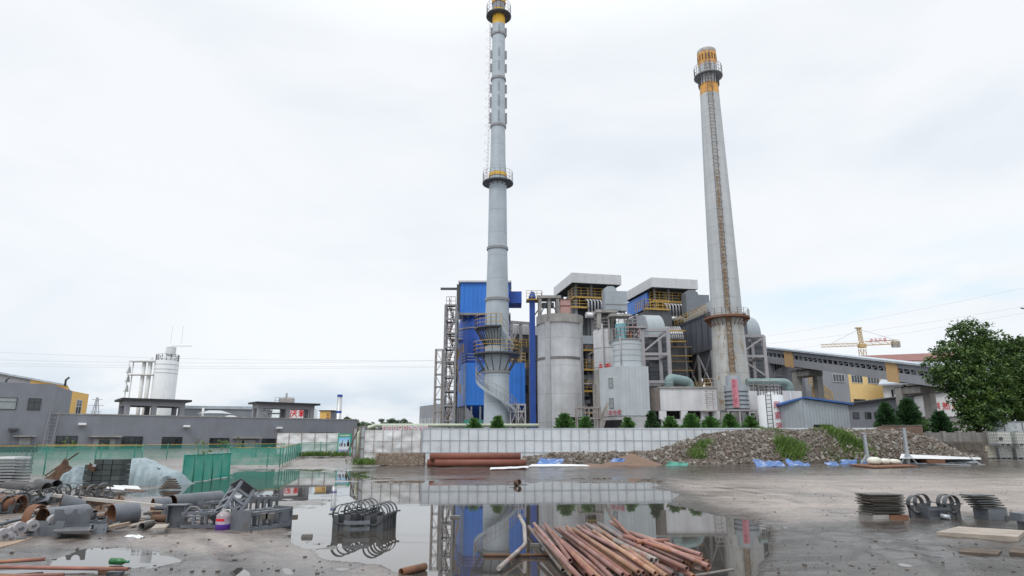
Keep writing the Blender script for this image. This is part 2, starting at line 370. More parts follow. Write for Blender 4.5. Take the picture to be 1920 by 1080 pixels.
# ================================================================ ground
def vnoise(x, y, seed):
    rs = np.random.RandomState(seed); T = rs.rand(256, 256)
    xi = np.floor(x).astype(int); yi = np.floor(y).astype(int); fx = x - xi; fy = y - yi
    fx = fx * fx * (3 - 2 * fx); fy = fy * fy * (3 - 2 * fy)
    a = T[xi % 256, yi % 256]; b = T[(xi + 1) % 256, yi % 256]; c = T[xi % 256, (yi + 1) % 256]; d = T[(xi + 1) % 256, (yi + 1) % 256]
    return (a * (1 - fx) + b * fx) * (1 - fy) + (c * (1 - fx) + d * fx) * fy - .5
def fbm(x, y, seed, o=5, g=.5):
    r = 0; a = 1
    for i in range(o): r = r + a * vnoise(x * 2 ** i + 17 * i, y * 2 ** i + 31 * i, seed + i); a *= g
    return r
PUDDLES = [   # shorelines as seen in the photograph, turned into ground coordinates below
 [(640, 911), (700, 903), (1225, 902), (1262, 925), (1262, 944), (1340, 955), (1410, 972), (1452, 998), (1440, 1035), (1420, 1110), (900, 1120), (820, 1088), (700, 1060), (625, 1052), (570, 1022), (522, 994), (506, 967), (550, 945), (600, 940), (640, 925)],
 [(225, 925), (340, 902), (432, 894), (450, 882), (560, 877), (700, 880), (700, 905), (640, 912), (600, 941), (505, 944), (430, 938), (330, 932)],
 [(92, 1050), (150, 1040), (200, 1034), (285, 1037), (338, 1053), (300, 1062), (150, 1066), (92, 1061)],
 [(-60, 1066), (60, 1060), (110, 1074), (60, 1084), (-60, 1084)],
]
def shore_sd(x, y):
    """signed distance (positive in water) in a log-depth plane, so far shores keep their detail"""
    def tf(px, py): g = G(px, py) if False else None
    U = x / y * 1200; W = -1600 / y * .75 * 2.2 ; best = np.full(x.shape, -1e9)
    for poly in PUDDLES:
        q = []
        for px, py in poly:
            d = ray(px, py); Y = -CH / (d.z / d.y); q.append((d.x / d.y * 1200, -1600 / Y * .75 * 2.2))
        ins = np.zeros(x.shape, bool); dd = np.full(x.shape, 1e9)
        for i in range(len(q)):
            (ax, ay), (bx, by) = q[i], q[(i + 1) % len(q)]
            t = np.clip(((U - ax) * (bx - ax) + (W - ay) * (by - ay)) / ((bx - ax) ** 2 + (by - ay) ** 2), 0, 1)
            dd = np.minimum(dd, np.hypot(U - ax - t * (bx - ax), W - ay - t * (by - ay)))
            with np.errstate(divide='ignore', invalid='ignore'):
                ins ^= ((ay > W) != (by > W)) & (U < (bx - ax) * (W - ay) / (by - ay + 1e-12) + ax)
        best = np.maximum(best, np.where(ins, dd, -dd))
    return best
ys = [4.0]
while ys[-1] < 75: ys.append(ys[-1] * 1.0062)
while ys[-1] < 4000: ys.append(ys[-1] * 1.10)
ys = np.array([-30, -12, -4, 0, 2] + ys); tx = np.concatenate([np.linspace(-6, -1.15, 14)[:-1], np.linspace(-1.15, 1.15, 470), np.linspace(1.15, 6, 14)[1:]])
YY, TT = np.meshgrid(ys, tx, indexing='ij'); XX = TT * np.maximum(YY, 8)
yq = np.maximum(YY, 4.)
sdv = shore_sd(XX, yq) + 26 * fbm(XX * .55, yq * .55, 11) + 9 * fbm(XX * 2.4, yq * 1.6, 5)
ins_ = np.clip(sdv / 30, 0, 1); outs = np.clip(-sdv / 60, 0, 1)
near = np.clip(1.3 - yq / 60, .25, 1)
tracks = .020 * fbm(XX * .16 + .5 * yq * .1, yq * 1.1, 21, 4) * np.clip((XX + 1) / 8, 0, 1) * np.clip((60 - yq) / 30, 0, 1)
H = np.where(sdv > 0, -.035 * ins_, .012 + .016 * outs + (.028 * np.maximum(0, np.minimum(yq, 43) - 34) + .0095 * np.maximum(0, np.minimum(yq, 120) - 43)) * np.clip(-sdv / 25, 0, 1))
H += (.016 * fbm(XX * 1.7, yq * 1.3, 31) + .013 * fbm(XX * 7, yq * 7, 41, 3) * np.clip(2 - yq / 14, 0, 1)) * np.where(sdv > 0, .55 * (1 - .6 * ins_), 1) * near + tracks * np.where(sdv > 0, .3, 1)
soft = [[(690, 882), (1250, 888), (1240, 904), (690, 906)], [(1452, 960), (1560, 975), (1640, 1010), (1600, 1060), (1440, 1075)], [(1560, 1050), (1740, 1038), (1960, 1066), (1960, 1120), (1600, 1120)], [(1235, 900), (1500, 905), (1900, 925), (1960, 945), (1400, 940)], [(340, 1000), (560, 1010), (700, 1062), (560, 1110), (380, 1090)], [(560, 868), (690, 872), (690, 882), (540, 880)]]
wetp = [[(1235, 948), (1340, 958), (1480, 990), (1620, 980), (1790, 968), (1990, 972), (1990, 1130), (1300, 1130)], [(560, 866), (1240, 872), (1960, 866), (1960, 882), (1500, 889), (1240, 900), (680, 906)], [(-80, 1030), (100, 1030), (360, 1035), (600, 1060), (800, 1130), (-80, 1130)]]
dryp = [[(1250, 904), (1480, 896), (1980, 893), (1980, 958), (1640, 968), (1470, 975), (1340, 945)], [(430, 868), (560, 858), (680, 862), (670, 876), (520, 878)], [(230, 1005), (420, 1003), (500, 1015), (380, 1040), (250, 1025)]]
hard_ = PUDDLES; PUDDLES = wetp; nz = 30 * fbm(XX * .3, yq * 1.1, 91); wz = np.clip((shore_sd(XX, yq) + nz) / 40 + .4, 0, 1); PUDDLES = dryp; dz = np.clip((shore_sd(XX, yq) + nz) / 40 + .4, 0, 1); wetness = .5 + .5 * wz - .5 * dz
PUDDLES = soft; sd2 = shore_sd(XX, yq); PUDDLES = hard_
k2 = np.clip((sd2 + 18 * fbm(XX * .5, yq * .5, 61)) / 22, 0, 1)
film = .013 + .017 * fbm(XX * .35, yq * 1.5, 62, 5, .55)
H = np.where(sdv > 0, H, H * (1 - k2) + (film + .6 * .0) * k2)
PUDDLES = [[(795, 1002), (900, 996), (985, 998), (990, 1022), (880, 1030), (805, 1020)], [(555, 905), (690, 908), (690, 940), (640, 950), (560, 938)], [(735, 995), (800, 1003), (790, 1012), (735, 1010)], [(540, 985), (640, 1010), (720, 1050), (640, 1070), (520, 1010)]]; sd3 = shore_sd(XX, yq); PUDDLES = hard_
k3 = np.clip((sd3 + 20 * fbm(XX * .9, yq * 1.2, 71)) / 18, 0, 1); H = H * (1 - k3) + k3 * (-.004 + .020 * fbm(XX * 1.3, yq * 2.6, 72, 5, .6))
for ln in ([(1235, 898), (1450, 930), (1650, 985), (1760, 1045), (1800, 1110)], [(1330, 893), (1560, 915), (1760, 960), (1930, 1040)], [(1130, 889), (1400, 893), (1700, 903), (1960, 925)], [(1180, 886), (1450, 885), (1960, 893)], [(1450, 985), (1580, 1015), (1700, 1060), (1740, 1110)], [(440, 1000), (520, 1040), (560, 1110)], [(380, 1010), (440, 1050), (470, 1110)]):
    q = [G(*p) for p in ln]
    for a_, b_ in zip(q, q[1:]):
        dx, dy = b_.x - a_.x, b_.y - a_.y; t_ = np.clip(((XX - a_.x) * dx + (YY - a_.y) * dy) / (dx * dx + dy * dy), 0, 1)
        for off in (0, .55):
            dd = np.hypot(XX - a_.x - t_ * dx - off * .5, YY - a_.y - t_ * dy - off); wd = .10 + .004 * yq; H = H + np.where(sdv > 0, .3, 1) * (-.011 * np.exp(-(dd / wd) ** 2) + .008 * np.exp(-((dd - 2 * wd) / wd) ** 2))
H = np.where((sdv > 8) & (H > -.004) & (fbm(XX * .7, yq * .9, 77) < .12), -.004 - .01 * ins_, H)
nr, nc = YY.shape
gm = bpy.data.meshes.new('ground')
vv = np.stack([XX, YY, H], -1).reshape(-1, 3)
ii = (np.arange(nr - 1)[:, None] * nc + np.arange(nc - 1)[None]).reshape(-1)
ff = np.stack([ii, ii + 1, ii + nc + 1, ii + nc], -1)
gm.vertices.add(len(vv)); gm.vertices.foreach_set('co', vv.ravel()); gm.loops.add(ff.size); gm.loops.foreach_set('vertex_index', ff.ravel())
gm.polygons.add(len(ff)); gm.polygons.foreach_set('loop_start', np.arange(len(ff)) * 4); gm.polygons.foreach_set('use_smooth', np.ones(len(ff), bool)); gm.update(); gm.validate()
wa = gm.attributes.new('wetness', 'FLOAT', 'POINT'); wa.data.foreach_set('value', wetness.astype(np.float32).ravel())
ground = bpy.data.objects.new('ground', gm); COL.objects.link(ground); kind(ground, 'structure')

def mud_material():
    m = bpy.data.materials.new('wet mud'); m.use_nodes = True; t = m.node_tree; N = t.nodes.new; L = t.links.new; b = t.nodes['Principled BSDF']
    tc = N('ShaderNodeTexCoord')
    def noise(sc, det=6, mp=None, rough=.6):
        n = N('ShaderNodeTexNoise'); n.inputs['Scale'].default_value = sc; n.inputs['Detail'].default_value = det; n.inputs['Roughness'].default_value = rough
        if mp:
            q = N('ShaderNodeMapping'); q.inputs['Scale'].default_value = mp; q.inputs['Rotation'].default_value = (0, 0, .12); L(tc.outputs['Object'], q.inputs[0]); L(q.outputs[0], n.inputs['Vector'])
        else: L(tc.outputs['Object'], n.inputs['Vector'])
        return n.outputs['Fac']
    def rng(s, a, b_, c, d):
        r = N('ShaderNodeMapRange'); L(s, r.inputs[0]); r.inputs[1].default_value = a; r.inputs[2].default_value = b_; r.inputs[3].default_value = c; r.inputs[4].default_value = d; return r.outputs[0]
    a = noise(.35, 8); s = noise(.55, 6, (.16, 1.0, 1)); f = noise(9, 6, None, .7); g = noise(2.2, 7)
    cr = N('ShaderNodeValToRGB'); cr.color_ramp.elements[0].position = .33; cr.color_ramp.elements[0].color = (.080, .066, .058, 1); cr.color_ramp.elements[1].position = .68; cr.color_ramp.elements[1].color = (.215, .188, .168, 1)
    mxa = N('ShaderNodeMix'); mxa.inputs[0].default_value = .5; L(a, mxa.inputs[2]); L(s, mxa.inputs[3]); L(mxa.outputs[0], cr.inputs[0])
    sc = N('ShaderNodeVectorMath'); sc.operation = 'SCALE'; L(cr.outputs[0], sc.inputs[0]); L(rng(f, .3, .7, .72, 1.22), sc.inputs['Scale'])
    ge = N('ShaderNodeNewGeometry'); sz = N('ShaderNodeSeparateXYZ'); L(ge.outputs['Position'], sz.inputs[0])   # the lower, the wetter
    wet = rng(sz.outputs['Z'], .0, .024, 0., 1.)
    sc2 = N('ShaderNodeVectorMath'); sc2.operation = 'SCALE'; L(sc.outputs[0], sc2.inputs[0]); L(rng(wet, 0, 1, .55, 1.06), sc2.inputs['Scale'])
    at = N('ShaderNodeAttribute'); at.attribute_name = 'wetness'; am = N('ShaderNodeMath'); am.operation = 'ADD'; L(at.outputs['Fac'], am.inputs[0]); L(rng(s, .3, .7, -.22, .22), am.inputs[1])
    sc3 = N('ShaderNodeVectorMath'); sc3.operation = 'SCALE'; L(sc2.outputs[0], sc3.inputs[0]); L(rng(am.outputs[0], .1, .9, 1.95, .40), sc3.inputs['Scale']); L(sc3.outputs[0], b.inputs['Base Color'])
    w = N('ShaderNodeMix'); w.inputs[0].default_value = .45; L(s, w.inputs[2]); L(g, w.inputs[3])
    ml = N('ShaderNodeMath'); ml.operation = 'MULTIPLY'; L(rng(w.outputs[0], .38, .62, .16, .50), ml.inputs[0]); L(rng(wet, 0, 1, .35, 1.0), ml.inputs[1]); m2_ = N('ShaderNodeMath'); m2_.operation = 'MULTIPLY'; m2_.use_clamp = True; L(ml.outputs[0], m2_.inputs[0]); L(rng(am.outputs[0], .1, .9, 1.5, .42), m2_.inputs[1]); L(m2_.outputs[0], b.inputs['Roughness'])
    b.inputs['Specular IOR Level'].default_value = .5
    bp = N('ShaderNodeBump'); bp.inputs['Strength'].default_value = .5; bp.inputs['Distance'].default_value = .02
    ad = N('ShaderNodeMath'); ad.operation = 'ADD'; L(f, ad.inputs[0]); L(g, ad.inputs[1]); L(ad.outputs[0], bp.inputs['Height'])
    bp2 = N('ShaderNodeBump'); bp2.inputs['Strength'].default_value = .45; bp2.inputs['Distance'].default_value = .05; L(s, bp2.inputs['Height']); L(bp.outputs[0], bp2.inputs['Normal']); L(bp2.outputs[0], b.inputs['Normal'])
    return m
gm.materials.append(mud_material())
def water_material():
    m = bpy.data.materials.new('puddle water'); m.use_nodes = True; t = m.node_tree; N = t.nodes.new; L = t.links.new; b = t.nodes['Principled BSDF']
    b.inputs['Base Color'].default_value = (.062, .056, .05, 1); b.inputs['Roughness'].default_value = .02; b.inputs['IOR'].default_value = 1.5
    tc = N('ShaderNodeTexCoord'); q = N('ShaderNodeMapping'); q.inputs['Scale'].default_value = (.6, 1.8, 1); L(tc.outputs['Object'], q.inputs[0])
    n = N('ShaderNodeTexNoise'); n.inputs['Scale'].default_value = 2.0; n.inputs['Detail'].default_value = 3; L(q.outputs[0], n.inputs['Vector'])
    n2 = N('ShaderNodeTexNoise'); n2.inputs['Scale'].default_value = .22; n2.inputs['Detail'].default_value = 4; L(tc.outputs['Object'], n2.inputs['Vector'])
    r = N('ShaderNodeMapRange'); r.inputs[1].default_value = .5; r.inputs[2].default_value = .72; r.inputs[3].default_value = .006; r.inputs[4].default_value = .07; L(n2.outputs['Fac'], r.inputs[0])
    bp = N('ShaderNodeBump'); L(r.outputs[0], bp.inputs['Strength']); bp.inputs['Distance'].default_value = .03; L(n.outputs['Fac'], bp.inputs['Height']); L(bp.outputs[0], b.inputs['Normal'])
    return m
wm = MB().quad((-32, 4.2, 0), (32, 4.2, 0), (32, 43, 0), (-32, 43, 0)).build('puddle_water', water_material()); kind(wm, 'structure')

# ================================================================ vegetation
def leaf_mat(name, c0, c1, tr=.25):
    m = bpy.data.materials.new(name); m.use_nodes = True; t = m.node_tree; N = t.nodes.new; L = t.links.new; b = t.nodes['Principled BSDF']; o = t.nodes['Material Output']
    tc = N('ShaderNodeTexCoord'); n = N('ShaderNodeTexNoise'); n.inputs['Scale'].default_value = .9; n.inputs['Detail'].default_value = 6; n.inputs['Roughness'].default_value = .75; L(tc.outputs['Object'], n.inputs['Vector'])
    cr = N('ShaderNodeValToRGB'); cr.color_ramp.elements[0].position = .36; cr.color_ramp.elements[0].color = (*c0, 1); cr.color_ramp.elements[1].position = .68; cr.color_ramp.elements[1].color = (*c1, 1)
    L(n.outputs['Fac'], cr.inputs[0]); L(cr.outputs[0], b.inputs['Base Color']); b.inputs['Roughness'].default_value = .55
    d = N('ShaderNodeBsdfTranslucent'); L(cr.outputs[0], d.inputs['Color']); mx = N('ShaderNodeMixShader'); mx.inputs[0].default_value = tr
    L(b.outputs[0], mx.inputs[1]); L(d.outputs[0], mx.inputs[2]); L(mx.outputs[0], o.inputs['Surface']); return m
LEAF = leaf_mat('broad leaves', (.028, .072, .026), (.145, .235, .05))
CONI = leaf_mat('conifer needles', (.022, .066, .028), (.075, .15, .055))
CONI2 = leaf_mat('bright conifer needles', (.045, .125, .035), (.13, .26, .07))
FAR = leaf_mat('hazed far leaves', (.10, .155, .105), (.20, .26, .18))  # distance haze put into the paler, greyer leaf colours
GRASS = leaf_mat('grass', (.07, .14, .025), (.17, .26, .055))
def leaves(mb, c, rad, n, size, rnd, droop=0.):
    for _ in range(n):
        while True:
            p = Vector((rnd.uniform(-1, 1), rnd.uniform(-1, 1), rnd.uniform(-1, 1)))
            if .25 < p.length < 1: break
        p = Vector((p.x * rad[0], p.y * rad[1], p.z * rad[2])) + c
        a = rnd.uniform(0, 6.3); t = rnd.uniform(-.9, .9) - droop; s = size * rnd.uniform(.6, 1.3)
        d = Vector((math.cos(a) * math.cos(t), math.sin(a) * math.cos(t), math.sin(t))); e = d.cross(Vector((rnd.uniform(-1, 1), rnd.uniform(-1, 1), 1))).normalized()
        mb.add([p - d * s, p + e * s * .5, p + d * s, p - e * s * .5], [(0, 1, 2, 3)])
def broad_tree(name, label, base, blobs, leaf, size, trunk_r, density, mat, seed, group=None):
    rnd = random.Random(seed); b = Vector(base); root = thing(name, label, 'tree', b, group); mb = MB(); tk = MB()
    top = max(c[2] for c, r in blobs)
    tk.sweep([b, b + Vector((.1, 0, (top - b.z) * .3)), b + Vector((-.1, .1, (top - b.z) * .62))], [trunk_r, trunk_r * .8, trunk_r * .45], 9)
    for c, r in blobs:
        c = Vector(c); k = b + Vector((0, 0, (c.z - b.z) * .45 + .2))
        tk.sweep([k, k.lerp(c, .5) + Vector((0, 0, -.15 * r)), c + Vector((0, 0, r * .3))], [trunk_r * .4, trunk_r * .25, trunk_r * .08], 6)
        m = max(5, int(r * r * density / 14))
        for _ in range(m):
            u = Vector((rnd.gauss(0, 1), rnd.gauss(0, 1), rnd.gauss(0, 1))).normalized() * r * rnd.uniform(.55, 1.0)
            u.z *= .85; q = rnd.uniform(.22, .42) * r
            leaves(mb, c + u, (q, q, q * .6), int(14 * (q / .45) ** 1.5) + 6, size, rnd, .2)
    tk.build('trunk', C['bark'], root); mb.build('crown', mat, root)
    return root
def conifer_proto(name, h, r, mat, seed, n=1500, label='', group=None, loc=(0, 0, 0)):
    rnd = random.Random(seed); root = thing(name, label, 'tree', loc, group); mb = MB(); b = Vector(loc)
    for _ in range(n):
        t = rnd.random() ** 1.4; z = h * (.04 + .96 * t); a = rnd.uniform(0, 6.28)
        rr = r * (1 - t) ** .75 * (1 + .16 * math.sin(a * 5 + t * 19) + .12 * math.sin(t * 46)) * rnd.uniform(.55, 1.03) + .02
        p = b + Vector((rr * math.cos(a), rr * math.sin(a), z)); s = rnd.uniform(.10, .2) * r / .8
        d = Vector((math.cos(a), math.sin(a), rnd.uniform(-.1, 1.0))).normalized(); e = d.cross(Vector((rnd.uniform(-1, 1), rnd.uniform(-1, 1), rnd.uniform(-1, 1)))).normalized()
        mb.add([p - d * s, p + e * s * .38, p + d * s * 1.1, p - e * s * .38], [(0, 1, 2, 3)])
    MB().tube(b, b + Vector((0, 0, h * .8)), .05, 6).build('trunk', C['bark'], root); mb.build('crown', mat, root)
    return root
# the big broadleaf trees above the wall at the right
ty = 52.
def bl(px, py, Y, r): return (tuple(P(px, py, Y)), r * 1.08)
g0 = P(1838, 845, ty); g0.z = terr(ty)
broad_tree('broadleaf_tree', 'large dark green broadleaf tree over the concrete wall, left and tallest of the pair', g0,
    [bl(1822, 628, ty, 1.35), bl(1795, 628, ty, .85), bl(1848, 640, ty + .5, 1.3), bl(1778, 660, ty, 1.1), bl(1757, 683, ty, .95), bl(1802, 672, ty - .8, 1.3), bl(1842, 672, ty - .5, 1.35), bl(1750, 704, ty, .85), bl(1776, 706, ty - .8, 1.2), bl(1812, 708, ty - 1.3, 1.4), bl(1850, 705, ty - 1, 1.4),
     bl(1770, 724, ty - .4, .75), bl(1800, 738, ty - 1.2, 1.0), bl(1826, 742, ty - 1.6, 1.5), bl(1862, 738, ty - 1, 1.4), bl(1818, 768, ty - 1.8, 1.0), bl(1842, 772, ty - 1.8, 1.4), bl(1868, 775, ty - 1.5, 1.1), bl(1806, 787, ty - 1.9, .6), bl(1822, 795, ty - 2.2, .95), bl(1848, 800, ty - 2.2, .8), bl(1862, 765, ty + 1.0, 1.4), bl(1830, 660, ty + 1.5, 1.5)], LEAF, .14, .28, 430, LEAF, 3)
g0 = P(1925, 845, ty + 1); g0.z = terr(ty)
broad_tree('broadleaf_tree', 'second dark green broadleaf tree cut by the right edge of the view', g0,
    [bl(1893, 655, ty + 1, 1.3), bl(1920, 665, ty + 1, 1.6), bl(1898, 690, ty, 1.5), bl(1930, 700, ty, 1.8), bl(1890, 725, ty, 1.5), bl(1925, 740, ty, 1.8), bl(1895, 760, ty - .6, 1.3), bl(1932, 775, ty - .5, 1.4), bl(1955, 700, ty + 1, 1.8), bl(1950, 760, ty, 1.7)], LEAF, .14, .26, 430, LEAF, 9)
g0 = P(1905, 815, 50.5); g0.z = terr(50)
broad_tree('climbing_shrub', 'small leafy shrub hanging over the pale panel wall beneath the big trees', g0, [bl(1903, 792, 50.2, .5), bl(1899, 800, 49.9, .35)], LEAF, .12, .04, 420, LEAF, 12)
g0 = P(1733, 812, 49.); g0.z = terr(49)
broad_tree('leafy_bush', 'light green bush between the largest conifer and the narrow one', g0, [bl(1733, 796, 49, .42), bl(1728, 803, 49, .3)], GRASS, .09, .03, 500, GRASS, 14)
# conifers standing behind the hoarding
YC = 48.
def coni(px, pytop, w, label, mat=CONI2, Y=YC, seed=1, pybot=812, grp='small conifers planted behind the white hoarding', n=1300):
    b = P(px, pybot, Y); b.z = terr(Y); top = Z(pytop, Y)
    h = top - b.z; r = 1.15 * w / 2 * pxm(Y, 2) * min(3.2, (h / max(.3, top - Z(803, Y))) ** .62)
    return conifer_proto('conifer', h, r, mat, seed, n, label, grp, b)
for i, (px, t, w, lb) in enumerate([
    (889, 786, 22, 'small conifer in front of the green box under the blue hopper'), (933, 782, 24, 'small conifer in front of the foot of the tall steel chimney'),
    (1059, 777, 32, 'small conifer in front of the foot of the big concrete silo'), (1098, 782, 24, 'small conifer to the right of the big concrete silo'),
    (1178, 784, 22, 'small conifer in front of the grey clad tower'), (1223, 771, 25, 'dark narrow conifer at the corner of the grey clad tower'),
    (1258, 783, 26, 'small conifer in front of the left end of the white walled plant house'), (1297, 779, 32, 'wide conifer in front of the middle of the white walled plant house'),
    (1333, 784, 30, 'low spreading conifer left of the concrete chimney'), (1370, 778, 28, 'small conifer in front of the concrete chimney foot'), (1409, 783, 26, 'small conifer left of the white lettered tank')]):
    coni(px, t, w, lb, CONI if i == 5 else CONI2, YC, 30 + i)
coni(1664, 757, 36, 'plump dark conifer right of the blue roofed shed', CONI, 50.5, 51, 800, 'large conifers behind the brick wall', 2600)
coni(1706, 750, 46, 'largest dark conifer under the second gallery pier', CONI, 50.5, 52, 800, 'large conifers behind the brick wall', 3200)
coni(1765, 773, 34, 'pointed conifer below the red characters on the white gable', CONI, 50.5, 53, 806, 'large conifers behind the brick wall', 2200)
# far tree line left of the plant, beyond the pipe bridge
for i, (px, py, r, lb) in enumerate([(655, 790, 4.2, 'far tree right of the thin roof flue'), (680, 800, 4.0, 'dark far tree just right of the long grey workshop'), (706, 793, 4.6, 'round far tree above the left bend of the pale pipe'),
                                 (728, 788, 3.2, 'thin far tree above the pale pipe bridge'), (748, 790, 4.6, 'broad far tree left of the grey factory hall'), (765, 795, 2.6, 'small far tree beside the grey factory hall')]):
    c = P(px, py - 3, 190); r *= 1.45; b = Vector((c.x, c.y, terr(190)))
    broad_tree('distant_tree', lb, b, [((c.x, c.y, c.z - r * .4), r * .6), ((c.x + r * .5, c.y, c.z - r * .7), r * .5), ((c.x - r * .5, c.y, c.z - r * .9), r * .5), ((c.x, c.y, c.z - r * 1.3), r * .7)], FAR, .55, .3, 26, FAR, 70 + i, 'far trees beyond the pipe bridge')
def grass_patch(label, pts, n, h, seed, spread=.5):
    rnd = random.Random(seed); mb = MB()
    for _ in range(n):
        p = Vector(rnd.choice(pts)) + Vector((rnd.gauss(0, spread), rnd.gauss(0, spread * .5), 0))
        p.z = max(surface(p.x, p.y), terr(p.y) + .02); a = rnd.uniform(0, 6.28); hh = h * rnd.uniform(.4, 1.1); d = Vector((math.cos(a), math.sin(a), 0)); e = Vector((-d.y, d.x, 0)) * .02
        mb.add([p - e, p + e, p + d * hh * .2 + Vector((0, 0, hh * .6)) + e * .7, p + d * hh * .55 + Vector((0, 0, hh))], [(0, 1, 2), (0, 2, 3)])
    return kind(mb.build('grass', GRASS), 'stuff', label, 'grass')

# ================================================================ rubble heap with its stones
RID = [(985, 860), (1040, 853), (1100, 852), (1160, 851), (1215, 849), (1255, 840), (1300, 823), (1350, 812), (1400, 808), (1450, 806), (1500, 810), (1550, 803), (1600, 808), (1660, 808), (1700, 811), (1745, 823), (1790, 842), (1830, 850)]
FRT = [(985, 869), (1100, 869), (1215, 870), (1260, 872), (1300, 872), (1500, 869), (1600, 867), (1700, 866), (1830, 865)]
def interp(tab, x):
    for (a, b), (c, d) in zip(tab, tab[1:]):
        if x <= c: return b + (d - b) * max(0, x - a) / (c - a)
    return tab[-1][1]
rub = []; rw = 61; rubmap = []
for i in range(121):
    px = 985 + (1830 - 985) * i / 120
    f_ = G(px, interp(FRT, px)); Yr = max(f_.y + .7, 42.6 + max(0, min(1, (px - 1200) / 250)) * 2.2 + max(0, (px - 1550) / 280) * 2)
    rz = Z(interp(RID, px), Yr); rx = XZ(px, rz, Yr); rr_ = []
    for j in range(rw):
        t = j / (rw - 1)
        if t < .75: k = t / .75; s = math.sin(k * math.pi / 2) ** 1.15; p = Vector((f_.x + (rx - f_.x) * k, f_.y + (Yr - f_.y) * k, f_.z - .05 + (rz - f_.z + .05) * s))
        else: k = (t - .75) / .25; p = Vector((rx, Yr + 1.6 * k, rz + (terr(Yr) - .1 - rz) * k ** 1.3))
        w = min(1, (rz - f_.z) / 1.2)
        p.z += w * .13 * mnoise.fractal(Vector((p.x * .7, p.y * .7, 0)), 1, 2, 4)
        rr_.append(p)
    rub += rr_; rubmap.append(rr_)
RUB = np.array([tuple(p) for p in rub])
def surface(x, y):
    d = (RUB[:, 0] - x) ** 2 + (RUB[:, 1] - y) ** 2; k = int(np.argmin(d)); return RUB[k, 2] if d[k] < .15 else -1
mb = MB(); mb.grid(rub, rw)
rnd = random.Random(5)
CUBE = [(-1, -1, -1), (1, -1, -1), (1, 1, -1), (-1, 1, -1), (-1, -1, 1), (1, -1, 1), (1, 1, 1), (-1, 1, 1)]
stone_n = 0
for _ in range(18000):
    i = rnd.randrange(121); j = int(rnd.random() * 50); p = rubmap[i][j].copy()
    if p.z - terr(p.y) < -.02: continue
    s = rnd.choice((.025, .032, .04, .05, .06, .10)) * rnd.uniform(.7, 1.3); p += Vector((rnd.uniform(-.12, .12), rnd.uniform(-.05, .05), rnd.uniform(-.02, .05)))
    m = Matrix.Rotation(rnd.uniform(0, 6.3), 3, Vector((rnd.gauss(0, 1), rnd.gauss(0, 1), rnd.gauss(0, 1))).normalized()); sx, sy, sz = s * rnd.uniform(.7, 1.5), s, s * rnd.uniform(.45, 1)
    mb.m = rnd.choice((0, 0, 1, 1, 2, 3)); mb.hexa([p + m @ Vector((a * sx * rnd.uniform(.7, 1.1), b * sy * rnd.uniform(.7, 1.1), c * sz * rnd.uniform(.7, 1.1))) for a, b, c in CUBE])
st = [M('rubble earth', (.13, .105, .085), .95, var=.3, scale=5, bump=.5), M('rubble stone', (.185, .166, .145), .9, var=.35, scale=4), M('rubble pale stone', (.29, .268, .235), .9, var=.3, scale=4), M('rubble brick', (.165, .13, .11), .9, var=.3, scale=4)]
kind(mb.build('rubble', st), 'stuff', 'heap of broken grey-brown stone rubble in front of the white hoarding', 'rubble')
def rp(px, py):     # a point on the heap below a picture position
    best = None
    for r in rubmap:
        for p in r[:46]:
            d = p - Vector((0, 0, CH)); w = d.y * CP + d.z * SP; u = -d.y * SP + d.z * CP
            q = abs(960 + FPX * d.x / w - px) + abs(540 - FPX * u / w - py)
            if best is None or q < best[0]: best = (q, p)
    return best[1]
grass_patch('bright grass clump growing low on the middle of the rubble heap', [rp(1480, 846), rp(1487, 852), rp(1475, 838), rp(1490, 845), rp(1484, 857)], 1500, .55, 1, .36)
grass_patch('green weeds running down the rubble heap left of the leaning posts', [rp(1570, 816), rp(1582, 823), rp(1592, 829), rp(1602, 834), rp(1612, 840), rp(1560, 810), rp(1597, 842)], 1900, .42, 2, .45)
grass_patch('grass tuft on the left slope of the rubble heap', [rp(1318, 843), rp(1326, 836), rp(1310, 852), rp(1308, 858)], 700, .42, 3, .25)
grass_patch('sparse grass along the crest of the rubble heap', [rp(1430, 808), rp(1445, 808), rp(1455, 810), rp(1540, 806)], 420, .28, 4, .4)
grass_patch('low weeds at the foot of the leaning posts', [rp(1570, 856), rp(1585, 858), rp(1640, 852), rp(1555, 855)], 420, .25, 6, .5)

# ================================================================ rails, stairs, ladders
def rail(mb, pts, h=1.05, step=1.0, t=.05, rails=3):
    pts = [Vector(p) for p in pts]
    for a, b in zip(pts, pts[1:]):
        n = max(1, round((b - a).length / step))
        for i in range(n + 1):
            p = a.lerp(b, i / n); mb.bar(p, p + Vector((0, 0, h)), t)
        for k in range(1, rails + 1): mb.bar(a + Vector((0, 0, h * k / rails)), b + Vector((0, 0, h * k / rails)), t)
    return mb
def ring_pts(cx, cy, r, z, a0, a1, n): return [Vector((cx + r * math.cos(a0 + (a1 - a0) * i / n), cy + r * math.sin(a0 + (a1 - a0) * i / n), z)) for i in range(n + 1)]
def ring_rail(mb, cx, cy, r, z, a0=0, a1=2 * math.pi, n=20, h=1.05, t=.05): return rail(mb, ring_pts(cx, cy, r, z, a0, a1, n), h, 9, t)
def ladder(mb, p0, p1, w=.45, step=.35, t=.045, side=(1, 0, 0)):
    p0, p1 = Vector(p0), Vector(p1); s = Vector(side) * w / 2
    mb.bar(p0 - s, p1 - s, t); mb.bar(p0 + s, p1 + s, t); n = int((p1 - p0).length / step)
    for i in range(1, n): q = p0.lerp(p1, i / n); mb.bar(q - s, q + s, t * .8)
    return mb
